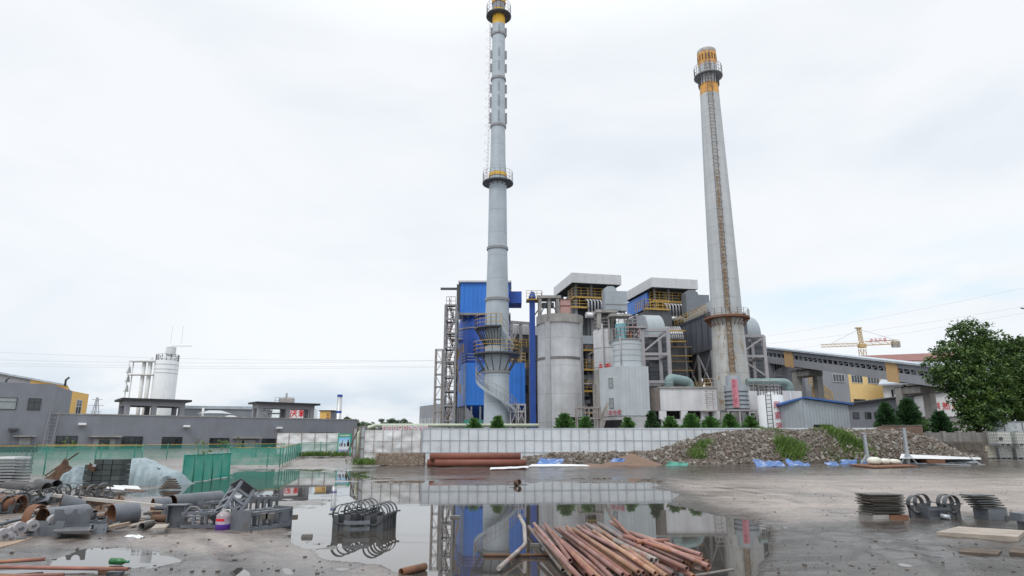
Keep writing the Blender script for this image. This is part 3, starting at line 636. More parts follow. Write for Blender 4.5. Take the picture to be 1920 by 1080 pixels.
def flight(mb, p0, p1, w, side):
    p0, p1 = Vector(p0), Vector(p1); s = Vector(side).normalized() * w / 2
    mb.bar(p0 - s, p1 - s, .05, .22); mb.bar(p0 + s, p1 + s, .05, .22); n = max(2, int(abs(p1.z - p0.z) / .25))
    for i in range(n): q = p0.lerp(p1, (i + .5) / n); mb.bar(q - s, q + s, .22, .03)
    return mb

# ================================================================ tall steel chimney
Y1 = 60.; ax = P(931, 800, Y1); cx, cy = ax.x, ax.y
def zz(py, Y=Y1): return Z(py, Y)
def rw_(w, py, Y=Y1): return w / 2 * pxm(Y, Z(py, Y))
ch = thing('steel_chimney', 'tall pale blue-grey steel chimney with spiral stair and yellow top', 'chimney', (cx, cy, terr(Y1)))
prof = [(rw_(49, 800), terr(Y1)), (rw_(48, 760), zz(760)), (rw_(45.5, 690), zz(690)), (rw_(44.5, 600), zz(600)), (rw_(42, 563), zz(563)), (rw_(36.5, 467), zz(467)), (rw_(33, 360), zz(360)), (rw_(32, 330), zz(330)), (rw_(28.5, 300), zz(300)), (rw_(26.5, 238), zz(238)), (rw_(25, 150), zz(150)), (rw_(24, 67), zz(67)), (rw_(23.5, 48), zz(48))]
MB().lathe(cx, cy, prof, 40).build('shaft', C['steel_chimney'], ch)
rt = rw_(23.5, 30); zt = zz(-32)
MB().lathe(cx, cy, [(rt, zz(48)), (rt, zz(20))], 32).build('yellow_band', C['chimney_yellow'], ch)
MB().lathe(cx, cy, [(rt, zz(20)), (rt, zz(8))], 32).build('grey_band', C['steel_grey'], ch)
MB().lathe(cx, cy, [(rt * 1.12, zz(8)), (rt * 1.12, zt)], 32).lathe(cx, cy, [(rt * 1.12, zt), (rt * .8, zt)], 32).build('yellow_top', C['chimney_yellow'], ch)
def rad(z):
    for (a, b), (c, d) in zip(prof, prof[1:]):
        if z <= d: return a + (c - a) * max(0, z - b) / (d - b)
    return prof[-1][0]
for py in (563, 467, 238, 150, 67, 698): 
    z = zz(py); r = rad(z); MB().ring(cx, cy, r - .02, r + .10, z - .12, z + .12, 36).build('flange', C['steel_grey'], ch)
for k, py in enumerate((60, 103, 128, 167, 193, 222)):
    z = zz(py); 
    for q in range(4):
        a = R(-90 + 90 * q + 4); r = rad(z); mb = MB()
        mb.cbox((cx + (r + .09) * math.cos(a), cy + (r + .09) * math.sin(a), z), .2, .03, 1.0 + (k > 3) * .25, a); mb.build('strake', C['steel_grey'], ch)
# platforms
def platform(parent, z, r0, r1, a0, a1, name='platform', drop=1.7, nb=14, matp='steel_dark', matr='yellow_steel', thick=.12, n=32, rail_h=1.05, cx=cx, cy=cy, bw=.07, rt=.045):
    mb = MB().ring(cx, cy, r0 - .05, r1, z - thick, z, n, a0, a1)
    for i in range(nb + (abs(a1 - a0 - 2 * math.pi) > 1e-4)):
        a = a0 + (a1 - a0) * i / nb; c, s = math.cos(a), math.sin(a)
        mb.bar((cx + (r1 - .08) * c, cy + (r1 - .08) * s, z - thick), (cx + r0 * c, cy + r0 * s, z - drop), bw)
    o = mb.build(name, C[matp], parent); mr = MB(); ring_rail(mr, cx, cy, r1 - .05, z, a0, a1, max(10, int(18 * (a1 - a0) / 6.28)), rail_h, rt); mr.build('railing', C[matr], o); return o
z2, z1p = zz(664), zz(616)
platform(ch, z2, rad(z2), rad(z2) + 1.1, 0, 2 * math.pi)
platform(ch, z1p, rad(z1p), rad(z1p) + 1.0, R(150), R(282))
platform(ch, zz(343), rad(zz(343)), rw_(58, 343), 0, 2 * math.pi, drop=.38, nb=12, matr='steel_lilac', bw=.045, rt=.025)
platform(ch, zz(30), rt, rw_(47, 30), 0, 2 * math.pi, drop=.3, nb=12, matr='steel_lilac', rail_h=1.2, bw=.045, rt=.03)
MB().ring(cx, cy, rad(zz(331)), rad(zz(331)) + .06, zz(333), zz(327), 32).build('yellow_ring', C['chimney_yellow'], ch)
def spiral(a0, a1, z0, z1, w, n):
    st = MB(); rl = MB(); outer = []
    for i in range(n + 1):
        t = i / n; a = a0 + (a1 - a0) * t; z = z0 + (z1 - z0) * t; r = rad(z); outer.append((a, z, r))
    for i in range(n):
        a, z, r = outer[i]; b = outer[i + 1][0]
        st.add([(cx + (r + .02) * math.cos(a), cy + (r + .02) * math.sin(a), z), (cx + (r + w) * math.cos(a), cy + (r + w) * math.sin(a), z), (cx + (r + w) * math.cos(b), cy + (r + w) * math.sin(b), z), (cx + (r + .02) * math.cos(b), cy + (r + .02) * math.sin(b), z),
                (cx + (r + .02) * math.cos(a), cy + (r + .02) * math.sin(a), z + .04), (cx + (r + w) * math.cos(a), cy + (r + w) * math.sin(a), z + .04), (cx + (r + w) * math.cos(b), cy + (r + w) * math.sin(b), z + .04), (cx + (r + .02) * math.cos(b), cy + (r + .02) * math.sin(b), z + .04)],
               [(0, 1, 2, 3), (4, 5, 6, 7), (0, 1, 5, 4), (1, 2, 6, 5), (2, 3, 7, 6)])
        z_ = outer[i + 1][1]
        st.quad((cx + (r + w) * math.cos(a), cy + (r + w) * math.sin(a), z - .16), (cx + (r + w) * math.cos(b), cy + (r + w) * math.sin(b), z_ - .16), (cx + (r + w) * math.cos(b), cy + (r + w) * math.sin(b), z_ + .14), (cx + (r + w) * math.cos(a), cy + (r + w) * math.sin(a), z + .14))
        if i % 2 == 0: p = Vector((cx + (r + w) * math.cos(a), cy + (r + w) * math.sin(a), z)); rl.bar(p, p + Vector((0, 0, 1.0)), .04)
        for hh in (.5, 1.0): rl.bar((cx + (r + w) * math.cos(a), cy + (r + w) * math.sin(a), z + hh), (cx + (r + w) * math.cos(b), cy + (r + w) * math.sin(b), z_ + hh), .045)
    o = st.build('spiral_stair', C['steel_chimney'], ch); rl.build('railing', C['steel_tan'], o)
spiral(R(10), R(-290), zz(787), z2, .8, 54)
spiral(R(-35), R(-80), z2 + .5, z1p, .85, 12)
mb = MB(); a = R(168)
for (pa, pb) in ((330, 250), (250, 150), (150, 40)):
    za, zb = zz(pa), zz(pb); ra, rb = rad(za) + .28, rad(zb) + .25
    ladder(mb, (cx + ra * math.cos(a), cy + ra * math.sin(a), za), (cx + rb * math.cos(a), cy + rb * math.sin(a), zb), .5, .4, .03, (.2, 1, 0))
    n = int((zb - za) / .9)
    for i in range(n): 
        z = za + (zb - za) * i / n; r = ra + (rb - ra) * i / n + .12; mb.sweep([Vector((cx + r * math.cos(a) + .28 * math.cos(t), cy + r * math.sin(a) + .28 * math.sin(t), z)) for t in np.linspace(R(90), R(270), 7)], .012, 4)
mb.build('caged_ladder', M('pale ladder', (.55, .50, .50), .6), ch)
mb = MB(); bx0 = P(970, 800, Y1 - .3)
for px in (957, 972, 985):
    for dy in (-.8, .8): q = P(px, 800, Y1 - .2 + dy); mb.bar((q.x, q.y, terr(Y1)), (q.x, q.y, Z(758, Y1)), .09)
for py in (799, 772, 759):
    z = Z(py, Y1); xa, xb = P(957, 800, Y1).x, P(985, 800, Y1).x
    for dy in (-1., .6): mb.bar((xa, Y1 + dy, z), (xb, Y1 + dy, z), .08)
    mb.bar((xa, Y1 - 1, z), (xa, Y1 + .6, z), .08); mb.bar((xb, Y1 - 1, z), (xb, Y1 + .6, z), .08)
for pa, pb in ((957, 972), (985, 972)): mb.bar((P(pa, 800, Y1).x, Y1 - 1.0, Z(799, Y1)), (P(pb, 800, Y1).x, Y1 - 1.0, Z(759, Y1)), .06); mb.bar((P(pa, 800, Y1).x, Y1 - 1.0, Z(760, Y1)), (P(pb, 800, Y1).x, Y1 - 1.0, Z(790, Y1)), .06)
mb.build('stair_landing_frame', C['steel_lilac'], ch)

# ================================================================ concrete chimney
Y2 = 65.; ax = P(1377, 780, Y2); ex, ey = ax.x, ax.y
c2 = thing('concrete_chimney', 'tapering grey concrete chimney with orange top and rusty ladder', 'chimney', (ex, ey, terr(Y2)))
def r2(w, py): return w / 2 * pxm(Y2, Z(py, Y2))
pr = [(r2(71, 800), terr(Y2)), (r2(68, 770), Z(770, Y2)), (r2(56.5, 590), Z(590, Y2)), (r2(45, 360), Z(360, Y2)), (r2(34.5, 180), Z(180, Y2)), (r2(33.5, 160), Z(160, Y2)), (r2(34, 125), Z(125, Y2)), (r2(34, 97), Z(97, Y2))]
def seg(a, b, nm, mat): MB().lathe(ex, ey, pr[a:b + 1], 44).build(nm, C[mat], c2)
seg(0, 2, 'lower_shaft', 'chimney_rusty'); seg(2, 4, 'upper_shaft', 'concrete_chimney'); seg(4, 5, 'orange_band', 'orange_band'); seg(5, 6, 'neck', 'concrete_chimney')
MB().lathe(ex, ey, [(pr[6][0], pr[6][1]), (pr[7][0], Z(103, Y2))], 40).build('orange_top', C['orange_band'], c2)
MB().lathe(ex, ey, [(pr[7][0] * 1.01, Z(103, Y2)), (pr[7][0], Z(97, Y2)), (pr[7][0] * .8, Z(96.5, Y2)), (pr[7][0] * .8, Z(110, Y2))], 40).build('rim', C['concrete_raw'], c2)
mb = MB()
for k in range(18):
    a = 2 * math.pi * k / 18 + .1; r = pr[6][0]; mb.cbox((ex + r * math.cos(a), ey + r * math.sin(a), Z(113, Y2)), .06, .14, .75, a)
mb.each('vent_slot', C['rust_dark'], c2)
def plat2(py, w, rail_py, m, mr, drop, nb, th):
    z = Z(py, Y2); r1 = r2(w, py); r0 = r2(interp([(97, 34), (590, 56.5), (800, 71)], py), py)
    return platform(c2, z, r0, r1, 0, 2 * math.pi, 'platform', drop, nb, m, mr, th, 36, Z(rail_py, Y2) - z, ex, ey, .055, .032)
plat2(596, 82, 583, 'rusty', 'steel_tan', .95, 26, .2); plat2(144, 52, 127, 'steel_grey', 'steel_lilac', .5, 20, .1)
# rust-streaked corbels beneath the top platform
mb = MB()
for k in range(20):
    a = 2 * math.pi * k / 20; r = r2(36, 150); mb.cbox((ex + r * math.cos(a), ey + r * math.sin(a), Z(155, Y2)), .12, .05, 1.0, a)
mb.each('corbel', C['steel_dark'], c2)
mb = MB(); a = R(-104); prev = None
for pa, pb in ((700, 600), (590, 360), (360, 175), (175, 105)):
    def rr(py): return np.interp(Z(py, Y2), [p[1] for p in pr], [p[0] for p in pr]) + .12
    p0 = (ex + rr(pa) * math.cos(a), ey + rr(pa) * math.sin(a), Z(pa, Y2)); p1 = (ex + rr(pb) * math.cos(a), ey + rr(pb) * math.sin(a), Z(pb, Y2)); ladder(mb, p0, p1, .5, .4, .045)
    n = int((p1[2] - p0[2]) / .8)
    for i in range(n):
        q = Vector(p0).lerp(Vector(p1), i / n); mb.sweep([q + Vector((.34 * math.cos(t), .1 + .62 * math.sin(t), 0)) for t in np.linspace(R(180), R(360), 7)], .018, 4)
mb.build('caged_ladder', M('brown ladder steel', (.17, .135, .11), .8, var=.2), c2)
mb = MB()   # the rust run behind the ladder, a real stain of its own shape
for pa, pb, w0, w1 in ((720, 598, .26, .24), (588, 330, .16, .10)):
    for i in range(28):
        t0, t1 = i / 28, (i + 1) / 28; za, zb = pa + (pb - pa) * t0, pa + (pb - pa) * t1; q = []
        for py, s in ((za, -1), (za, 1), (zb, 1), (zb, -1)):
            r = np.interp(Z(py, Y2), [p[1] for p in pr], [p[0] for p in pr]) + .03; w = (w0 + (w1 - w0) * t0) * (1 + .12 * math.sin(py * .37 + s) + .10 * math.sin(py * .91 + 2 * s)); b_ = a + s * w / r; q.append((ex + r * math.cos(b_), ey + r * math.sin(b_), Z(py, Y2)))
        mb.quad(*q)
mb.each('rust_stain', M('rust stain', (.30, .215, .14), .9, var=.3, scale=2.5, rust=.55, rustcol=(.42, .41, .385)), c2)

# dosing tank with the pink sign at its foot
Y3 = 60.5
def drum(px0, px1, py0, py1, Y, name_mb, top=None):
    c = P((px0 + px1) / 2, (py0 + py1) / 2, Y); r = (px1 - px0) / 2 * pxm(Y, c.z); name_mb.cyl(c.x, c.y, r, Z(py1, Y), Z(py0, Y), 32); return c.x, c.y, r
c = P(1381, 800, Y3); dt = thing('dosing_tank', 'grey banded tank with vertical pink lettered sign at the concrete chimney foot', 'tank', (c.x, c.y, terr(Y3)))
mb = MB(); tx_, ty_, tr_ = drum(1360, 1402, 724, 768, Y3, mb); mb.build('tank_shell', C['grey_clad'], dt)
mb = MB(); q = drum(1361, 1388, 705, 724, Y3, mb); mb.build('filter_box', C['grey_clad'], dt)
for py in (735, 743, 751, 759, 767): MB().ring(tx_, ty_, tr_ - .01, tr_ + .05, Z(py, Y3) - .04, Z(py, Y3) + .04, 32).build('hoop', C['steel_dark'], dt)
mb = MB(); z = Z(769, Y3); mb.box(tx_ - tr_ - .35, tx_ + tr_ + .35, ty_ - tr_ - .3, ty_ + tr_ + .3, z - .14, z)
for sx in (-1, -.2, .5, 1):
    for sy in (-1, 1): mb.bar((tx_ + sx * (tr_ + .25), ty_ + sy * (tr_ + .2), terr(Y3)), (tx_ + sx * (tr_ + .25), ty_ + sy * (tr_ + .2), z - .14), .14)
mb.bar((tx_ + .5, ty_ - tr_ - .2, z - 1.6), (tx_ + tr_ + .3, ty_ - tr_ - .2, z - .1), .07)
mb.build('stand', C['steel_lilac'], dt)
z0, z1 = Z(765, Y3), Z(713, Y3); xa, xb = XZ(1372, (z0 + z1) / 2, Y3 - tr_) , XZ(1384, (z0 + z1) / 2, Y3 - tr_); yf = ty_ - tr_ - .08
sg = MB().box(xa, xb, yf - .05, yf, z0, z1).build('sign_panel', C['pink'], dt)
s_ = (z1 - z0) / 6; lettering('sign_text', '氢氧化钙储罐', C['red_faded'], dt, (xa + .02, yf - .05, z1 - s_ * .86), (1, 0, 0), (0, 0, 1), min(s_ * .95, (xb - xa)), s_ / min(s_ * .95, (xb - xa)), True)

# ================================================================ blue desulphurisation plant
YB = 73.
gB = P(905, 800, YB); bp_ = thing('blue_filter_plant', 'bright blue clad filter plant with hopper behind the steel chimney', 'plant building', (gB.x, gB.y, terr(YB)))
zu0, zu1 = Z(587, YB), Z(530, YB); xa = XZ(863, (zu0 + zu1) / 2, YB); xb = xa + 5.6
mb = MB().box(xa, xb, YB, YB + 6, zu0, zu1); mb.build('top_house', C['blue'], bp_)
mb = MB(); mb.hexa([(xa - .25, YB - .3, zu1 + .003), (xb + .3, YB - .3, zu1 + .003), (xb + .3, YB + 6.2, zu1 + .35), (xa - .25, YB + 6.2, zu1 + .35), (xa - .25, YB - .3, zu1 + .2), (xb + .3, YB - .3, zu1 + .2), (xb + .3, YB + 6.2, zu1 + .55), (xa - .25, YB + 6.2, zu1 + .55)]); mb.build('roof', C['white_roof'], bp_)
mb = MB().box(xb + .003, xb + 1.5, YB + 1, YB + 4, zu1 - 2.2, zu1 - .8); mb.build('side_housing', C['blue_deep'], bp_)
mb = MB(); mb.box(xa - .45, xa - .05, YB + .3, YB + 5.5, zu0 + .1, zu1 - .1); mb.bar((xa - 2.4, YB + 1, zu1 - .5), (xa - .4, YB + 1, zu1 - .5), .25); mb.build('end_frame', C['steel_dark'], bp_)
ccx = P(906, 640, YB).x; rcy = 52 * pxm(YB, 12); zc1, zc0 = Z(606, YB), Z(690, YB)
mb = MB().lathe(ccx, YB + 3, [(rcy, zc0), (rcy, zc1), (rcy * .93, zc1 + .9)], 40); mb.build('cylinder', C['blue_deep'], bp_)
mb = MB()
for k in range(9): 
    t = k / 8; mb.bar((xa + .2 + t * 5.2, YB + .2, zu0), (ccx + (t - .5) * 4.8, YB + 1.4, zc1 + .3), .16)
mb.box(xa - .2, xb + .2, YB - .2, YB + 6, zu0 - .25, zu0 - .003); mb.build('support_frame', C['steel_grey'], bp_)
MB().ring(ccx, YB + 3, rcy - .02, rcy + .08, zc1 - .55, zc1 - .4, 40).build('band', C['steel_grey'], bp_)
zb1, zb0 = Z(683, YB), Z(761, YB); xl, xm, xr = XZ(855, zb0, YB + 2), XZ(873, zb0, YB - 1.5), XZ(985, zb0, YB - 1.5)
mb = MB().prism([(xl, YB + 3, zb0), (xm, YB - 1.5, zb0), (xr, YB - 1.5, zb0), (xr, YB + 6, zb0), (xl, YB + 6, zb0)], (0, 0, zb1 - zb0)); mb.build('filter_casing', C['blue'], bp_)
mb = MB(); hz = Z(787, YB)
for x0, x1 in ((xm, (xm + xr) / 2 - .1), ((xm + xr) / 2 + .1, xr)):
    m_ = (x0 + x1) / 2; mb.add([(x0, YB - 1.5, zb0 - .003), (x1, YB - 1.5, zb0 - .003), (x1, YB + 3, zb0 - .003), (x0, YB + 3, zb0 - .003), (m_ - .5, YB + .3, hz), (m_ + .5, YB + .3, hz), (m_ + .5, YB + 1.2, hz), (m_ - .5, YB + 1.2, hz)], [(0, 1, 5, 4), (1, 2, 6, 5), (2, 3, 7, 6), (3, 0, 4, 7), (4, 5, 6, 7)])
mb.each('hopper', C['blue_deep'], bp_)
mb = MB()
for x in np.linspace(xl, xr, 9):
    for y in (YB - 1.3, YB + 4): mb.bar((x, y if x > xm - .1 else YB + 3, terr(YB)), (x, y if x > xm - .1 else YB + 3, zb0), .18)
for x in np.linspace(xl, xm, 5): mb.bar((x, YB + 3 - (x - xl) / (xm - xl) * 4.5, terr(YB)), (x, YB + 3 - (x - xl) / (xm - xl) * 4.5, zb0), .16)
mb.each('column', C['steel_grey'], bp_)
mb = MB(); rail(mb, [(xl, YB + 3, zb1), (xm, YB - 1.4, zb1), (xr, YB - 1.4, zb1)], 1.0, 1.1, .05); mb.build('railing', C['steel_lilac'], bp_)
mb = MB(); rail(mb, [(XZ(957, zb1, YB - 1.5), YB - 1.55, zb1 + .01), (xr + .1, YB - 1.55, zb1 + .01), (xr + .1, YB + 4, zb1 + .01)], 1.05, .8, .07); mb.build('yellow_railing', C['yellow_steel'], bp_)
mb = MB(); flight(mb, (XZ(858, zb1, YB), YB - 1, zb1 - 5), (XZ(853, zb1, YB), YB - .2, zb1 + .2), .7, (0, 1, 0)); rail(mb, [(XZ(853, zb1, YB), YB - 1, zb1 - .2), (XZ(870, zb1, YB), YB - 1.6, zb1 + 1.1)], 1.0, .8, .07); rail(mb, [(XZ(855, zb0, YB), YB - 1.8, zb0 + 1.2), (XZ(866, zb0, YB), YB - 1.8, zb0 + 1.2)], 1.0, .5, .06)
mb.bar((XZ(856, zb1, YB), YB - 1.8, zb0 + 1.2), (XZ(853, zb1, YB), YB - 1.6, zb1), .1); mb.bar((XZ(866, zb1, YB), YB - 1.8, zb0 + 1.2), (XZ(859, zb1, YB), YB - 1.6, zb1), .1); mb.build('yellow_stair', C['yellow_steel'], bp_)
mb = MB(); zq = Z(632, YB); mb.box(ccx - rcy - .9, ccx - rcy + 1.2, YB + 1, YB + 3, zq - .12, zq); rail(mb, [(ccx - rcy - .9, YB + 1, zq), (ccx - rcy + .9, YB + 1, zq)], 1.0, .7, .05); mb.build('gantry', C['steel_lilac'], bp_)
q = P(887, 794, YB - 3); gb = thing('green_tank', 'green painted steel box under the blue hopper', 'tank', (q.x, q.y, terr(YB)))
mb = MB().box(q.x - 1.0, q.x + 1.0, YB - 3, YB - 1.8, terr(YB), Z(787, YB - 3)); mb.build('box_body', C['green_box'], gb)
mb = MB()
for k in range(5): mb.box(q.x - 1.0 + k * .49, q.x - .95 + k * .49, YB - 3.06, YB - 3.003, terr(YB), Z(787, YB - 3))
mb.build('ribs', C['green_box'], gb)

# ================================================================ stair towers left of the blue plant
def stair_tower(name, label, pxl, pxr, pyt, Y, dep, nlev, w, mat, stairs=True):
    zt = Z(pyt, Y); x0, x1 = XZ(pxl, zt * .5, Y), XZ(pxr, zt * .5, Y); z0 = terr(Y); t = thing(name, label, 'stair tower', ((x0 + x1) / 2, Y, z0))
    mb = MB()
    for x in (x0, x1):
        for y in (Y, Y + dep): mb.bar((x, y, z0), (x, y, zt), w)
    mb.each('column', C[mat], t); mb = MB(); dk = MB(); st = MB(); rl = MB()
    for i in range(1, nlev + 1):
        z = z0 + (zt - z0) * i / nlev
        for y in (Y, Y + dep): mb.bar((x0, y, z), (x1, y, z), w * .8)
        for x in (x0, x1): mb.bar((x, Y, z), (x, Y + dep, z), w * .8)
        zl = z0 + (zt - z0) * (i - 1) / nlev
        mb.bar((x0, Y, zl), (x1, Y, z), w * .5) if i % 2 else mb.bar((x1, Y, zl), (x0, Y, z), w * .5)
        mb.bar((x0, Y, zl), (x0, Y + dep, z), w * .5)
        if stairs:
            dk.box(x0 + .1, x1 - .1, Y + dep * (.62 if i % 2 else .05), Y + dep * (.95 if i % 2 else .38), z - .06, z)
            a, b = (x0 + .35, x1 - .35) if i % 2 else (x1 - .35, x0 + .35); flight(st, (a, Y + dep * .5, zl), (b, Y + dep * .5, z), .7, (0, 1, 0)); rail(rl, [(a, Y + dep * .25, zl + .02), (b, Y + dep * .25, z + .02)], .95, .9, .05, 2)
            rail(rl, [(x0 + .1, Y + .03, z), (x1 - .1, Y + .03, z)], .95, .6, .045, 2)
    mb.build('bracing', C[mat], t)
    if stairs: dk.each('landing', C['steel_dark'], t); st.build('stair', C['steel_tan'], t); rl.build('railing', C['rusty'], t)
    return t
stair_tower('stair_tower', 'tall grey steel stair tower standing left of the blue plant', 832, 853, 572, 70, 2.4, 10, .2, 'steel_grey')
stair_tower('ladder_tower', 'slim rusty ladder frame left of the grey stair tower', 814, 827, 655, 72, 1.2, 8, .12, 'steel_tan', False)

# ================================================================ bucket elevator
YE = 69.; zt = Z(548, YE); q = P(999, 800, YE); x0, x1 = XZ(993.5, 10, YE), XZ(1004, 10, YE)
be = thing('bucket_elevator', 'slender deep blue bucket elevator shaft with yellow head platform', 'elevator', ((x0 + x1) / 2, YE, terr(YE)))
MB().box(x0, x1, YE, YE + .7, terr(YE), Z(562, YE)).build('casing', C['blue_deep'], be)
mb = MB(); mb.prism([(x0 - .1, YE - .1, Z(558, YE)), (x1 + .1, YE - .1, Z(558, YE)), (x1 - .05, YE - .1, zt), (x0 + .15, YE - .1, zt + .1)], (0, .9, 0)); mb.build('head', C['blue_paint'], be)
mb = MB(); zp = Z(562, YE); mb.box(x0 - .35, x1 + .75, YE - .5, YE + 1.2, zp - .1, zp); rail(mb, [(x0 - .35, YE - .5, zp), (x1 + .75, YE - .5, zp), (x1 + .75, YE + 1.2, zp)], .9, .5, .04); mb.bar((x1, YE + .3, zp - 1.6), (x1 + .9, YE + .3, zp - .3), .12); mb.build('head_platform', C['yellow_steel'], be)

# ================================================================ big concrete silo
YS = 66.; c = P(1051, 700, YS + 3); rS = 42.5 * pxm(YS + 3, 8); sx_, sy_ = c.x, YS + 3
si = thing('concrete_silo', 'big round weathered concrete silo between blue elevator and boiler house', 'silo', (sx_, sy_, terr(YS)))
zt, zr = Z(585, YS), Z(668, YS)
MB().lathe(sx_, sy_, [(rS * 1.02, terr(YS)), (rS * 1.02, zr), (rS, zr + .02), (rS, zt - .9)], 56).build('silo_wall', C['concrete'], si)
mb = MB().ring(sx_, sy_, rS * .8, rS * 1.05, zt - .9, zt, 56); mb.lathe(sx_, sy_, [(rS, zt - .05), (.01, zt - .04)], 40, sm=False); mb.build('top_band', C['concrete_raw'], si)
mb = MB()
for aa in (-125, -30): a = R(aa); mb.cbox((sx_ + rS * 1.0 * math.cos(a), sy_ + rS * 1.0 * math.sin(a), (zt - .9 + terr(YS)) / 2), .26, .6, zt - .9 - terr(YS), a)
mb.each('pilaster', C['concrete'], si)
MB().ring(sx_, sy_, rS, rS * 1.035, zr - .14, zr + .1, 56).build('ring_band', C['concrete_dark'], si)
a = R(-50); mb = MB(); mb.cbox((sx_ + rS * math.cos(R(-62)), sy_ + rS * math.sin(R(-62)), Z(795, YS) - .2), 1.6, .4, 1.8, R(28)); mb.build('doorway', C['black'], si)
mb = MB(); p0 = P(1004, 768, YS - .4); mb.build  # no extra frame here
zq = zt; fr = thing('silo_top_frame', 'raw concrete frame standing on the left of the big silo roof', 'frame', (sx_ - 1.6, sy_, zq))
mb = MB()
for x in (-2.3, -1.3, -.4):
    for y in (-.6, .9): mb.box(sx_ + x, sx_ + x + .34, sy_ + y, sy_ + y + .34, zq, zq + 2.0)
mb.box(sx_ - 2.4, sx_ + .1, sy_ - .7, sy_ + 1.3, zq + 2.003, zq + 2.3); mb.build('posts_and_slab', C['concrete_raw'], fr)
mb = MB(); mb.bar((sx_ - 2.1, sy_ - .62, zq + .2), (sx_ - 1.2, sy_ - .62, zq + 1.9), .1); mb.bar((sx_ - 1.1, sy_ - .62, zq + 1.9), (sx_ - .3, sy_ - .62, zq + .3), .1); mb.box(sx_ - 1.9, sx_ - .6, sy_ - .2, sy_ + .6, zq + 1.1, zq + 1.6); mb.build('machinery', C['steel_dark'], fr)
q = P(1060, 576, YS + 1); pk = thing('pink_filter_unit', 'dusty pink steel filter box on the big silo roof', 'filter', (q.x, q.y, zq))
mb = MB().box(q.x - .52, q.x + .52, q.y - .4, q.y + .6, zq, zq + 1.45); mb.build('filter_body', C['pink_tank'], pk)
mb = MB().box(q.x - .56, q.x + .56, q.y - .45, q.y + .65, zq + .75, zq + .83); mb.box(q.x - .56, q.x + .56, q.y - .45, q.y + .65, zq + 1.452, zq + 1.52); mb.each('flange', C['rusty'], pk)

# ================================================================ dark boiler hall behind the blue plant
def facade(name, label, cat, px0, px1, pyt, Y0, Y1, dep, mat, extra=None, pyref=None):
    """upright wall block: front from (px0,Y0) to (px1,Y1), depth dep behind it, top from picture height pyt at px0"""
    zt = Z(pyt, Y0); a = Vector((XZ(px0, zt * .6, Y0), Y0, 0)); b = Vector((XZ(px1, zt * .6, Y1), Y1, 0)); d = (b - a); w = d.length; ang = math.atan2(d.y, d.x)
    F = frame(a, ang); t = thing(name, label, cat, (a.x, a.y, terr(Y0)))
    MB().fbox(F, 0, w, 0, dep, terr(Y0) - .2, zt).build('wall', C[mat] if isinstance(mat, str) else mat, t)
    return t, F, w, zt
def window(t, F, u0, u1, z0, z1, mullions=1, transom=.35, gm='glass', fm='roof_dark', v=0.):
    o = MB().fbox(F, u0, u1, v - .03, v + .02, z0, z1).build('window', C[gm], t)
    mb = MB(); k = .05
    for a, b in ((u0 - k, u0), (u1, u1 + k)): mb.fbox(F, a, b, v - .06, v + .01, z0 - k, z1 + k)
    mb.fbox(F, u0, u1, v - .06, v + .01, z0 - k, z0); mb.fbox(F, u0, u1, v - .06, v + .01, z1, z1 + k)
    for i in range(1, mullions + 1): u = u0 + (u1 - u0) * i / (mullions + 1); mb.fbox(F, u - .025, u + .025, v - .055, v - .031, z0, z1)
    if transom: z = z1 - (z1 - z0) * transom; mb.fbox(F, u0, u1, v - .052, v - .031, z - .025, z + .025)
    mb.build('frame', C[fm], o); return o
t, F, w, zt = facade('boiler_hall', 'dark grey boiler hall behind the blue plant with pale parapet', 'building', 948, 1013, 625, 86, 88, 8, 'boiler')
MB().fbox(F, .3, w + .5, -.1, 8.1, zt + .003, zt + 1.3).build('parapet', C['white_roof'], t)
mb = MB()
for k in range(6): mb.fbox(F, 0, w, -.06, -.003, 3 + k * 2.3, 3.18 + k * 2.3)
mb.build('floor_bands', C['steel_dark'], t)
mb = MB()
for k, (u, z) in enumerate(((.7, 12), (2.3, 12), (.7, 7.6), (2.3, 7.6), (3.6, 5.2))): mb.fbox(F, u, u + .9, -.05, -.004, z, z + 1.2)
mb.each('opening', C['black'], t)
q = F(w * .25, -1.2, 0); mb = MB(); zf = Z(606, 85)
for u in (.2, 1.6, 3.): mb.fbox(F, u, u + .3, -1.2, -.9, terr(85), zf)
mb.fbox(F, .2, 3.3, -1.25, -.85, zf + .003, zf + .35); mb.bar(F(.3, -1.0, zf - 3), F(1.7, -1.0, zf), .18)
mb.build('concrete_frame', C['concrete_raw'], t)
mb = MB(); rail(mb, [F(.2, -1.3, zf - 3.2), F(3.2, -1.3, zf - 3.2)], 1.1, .8, .06); rail(mb, [F(-.1, -1.3, zf - 6), F(3.2, -1.3, zf - 6)], 1.1, .8, .06); mb.build('yellow_railing', C['yellow_steel'], t)

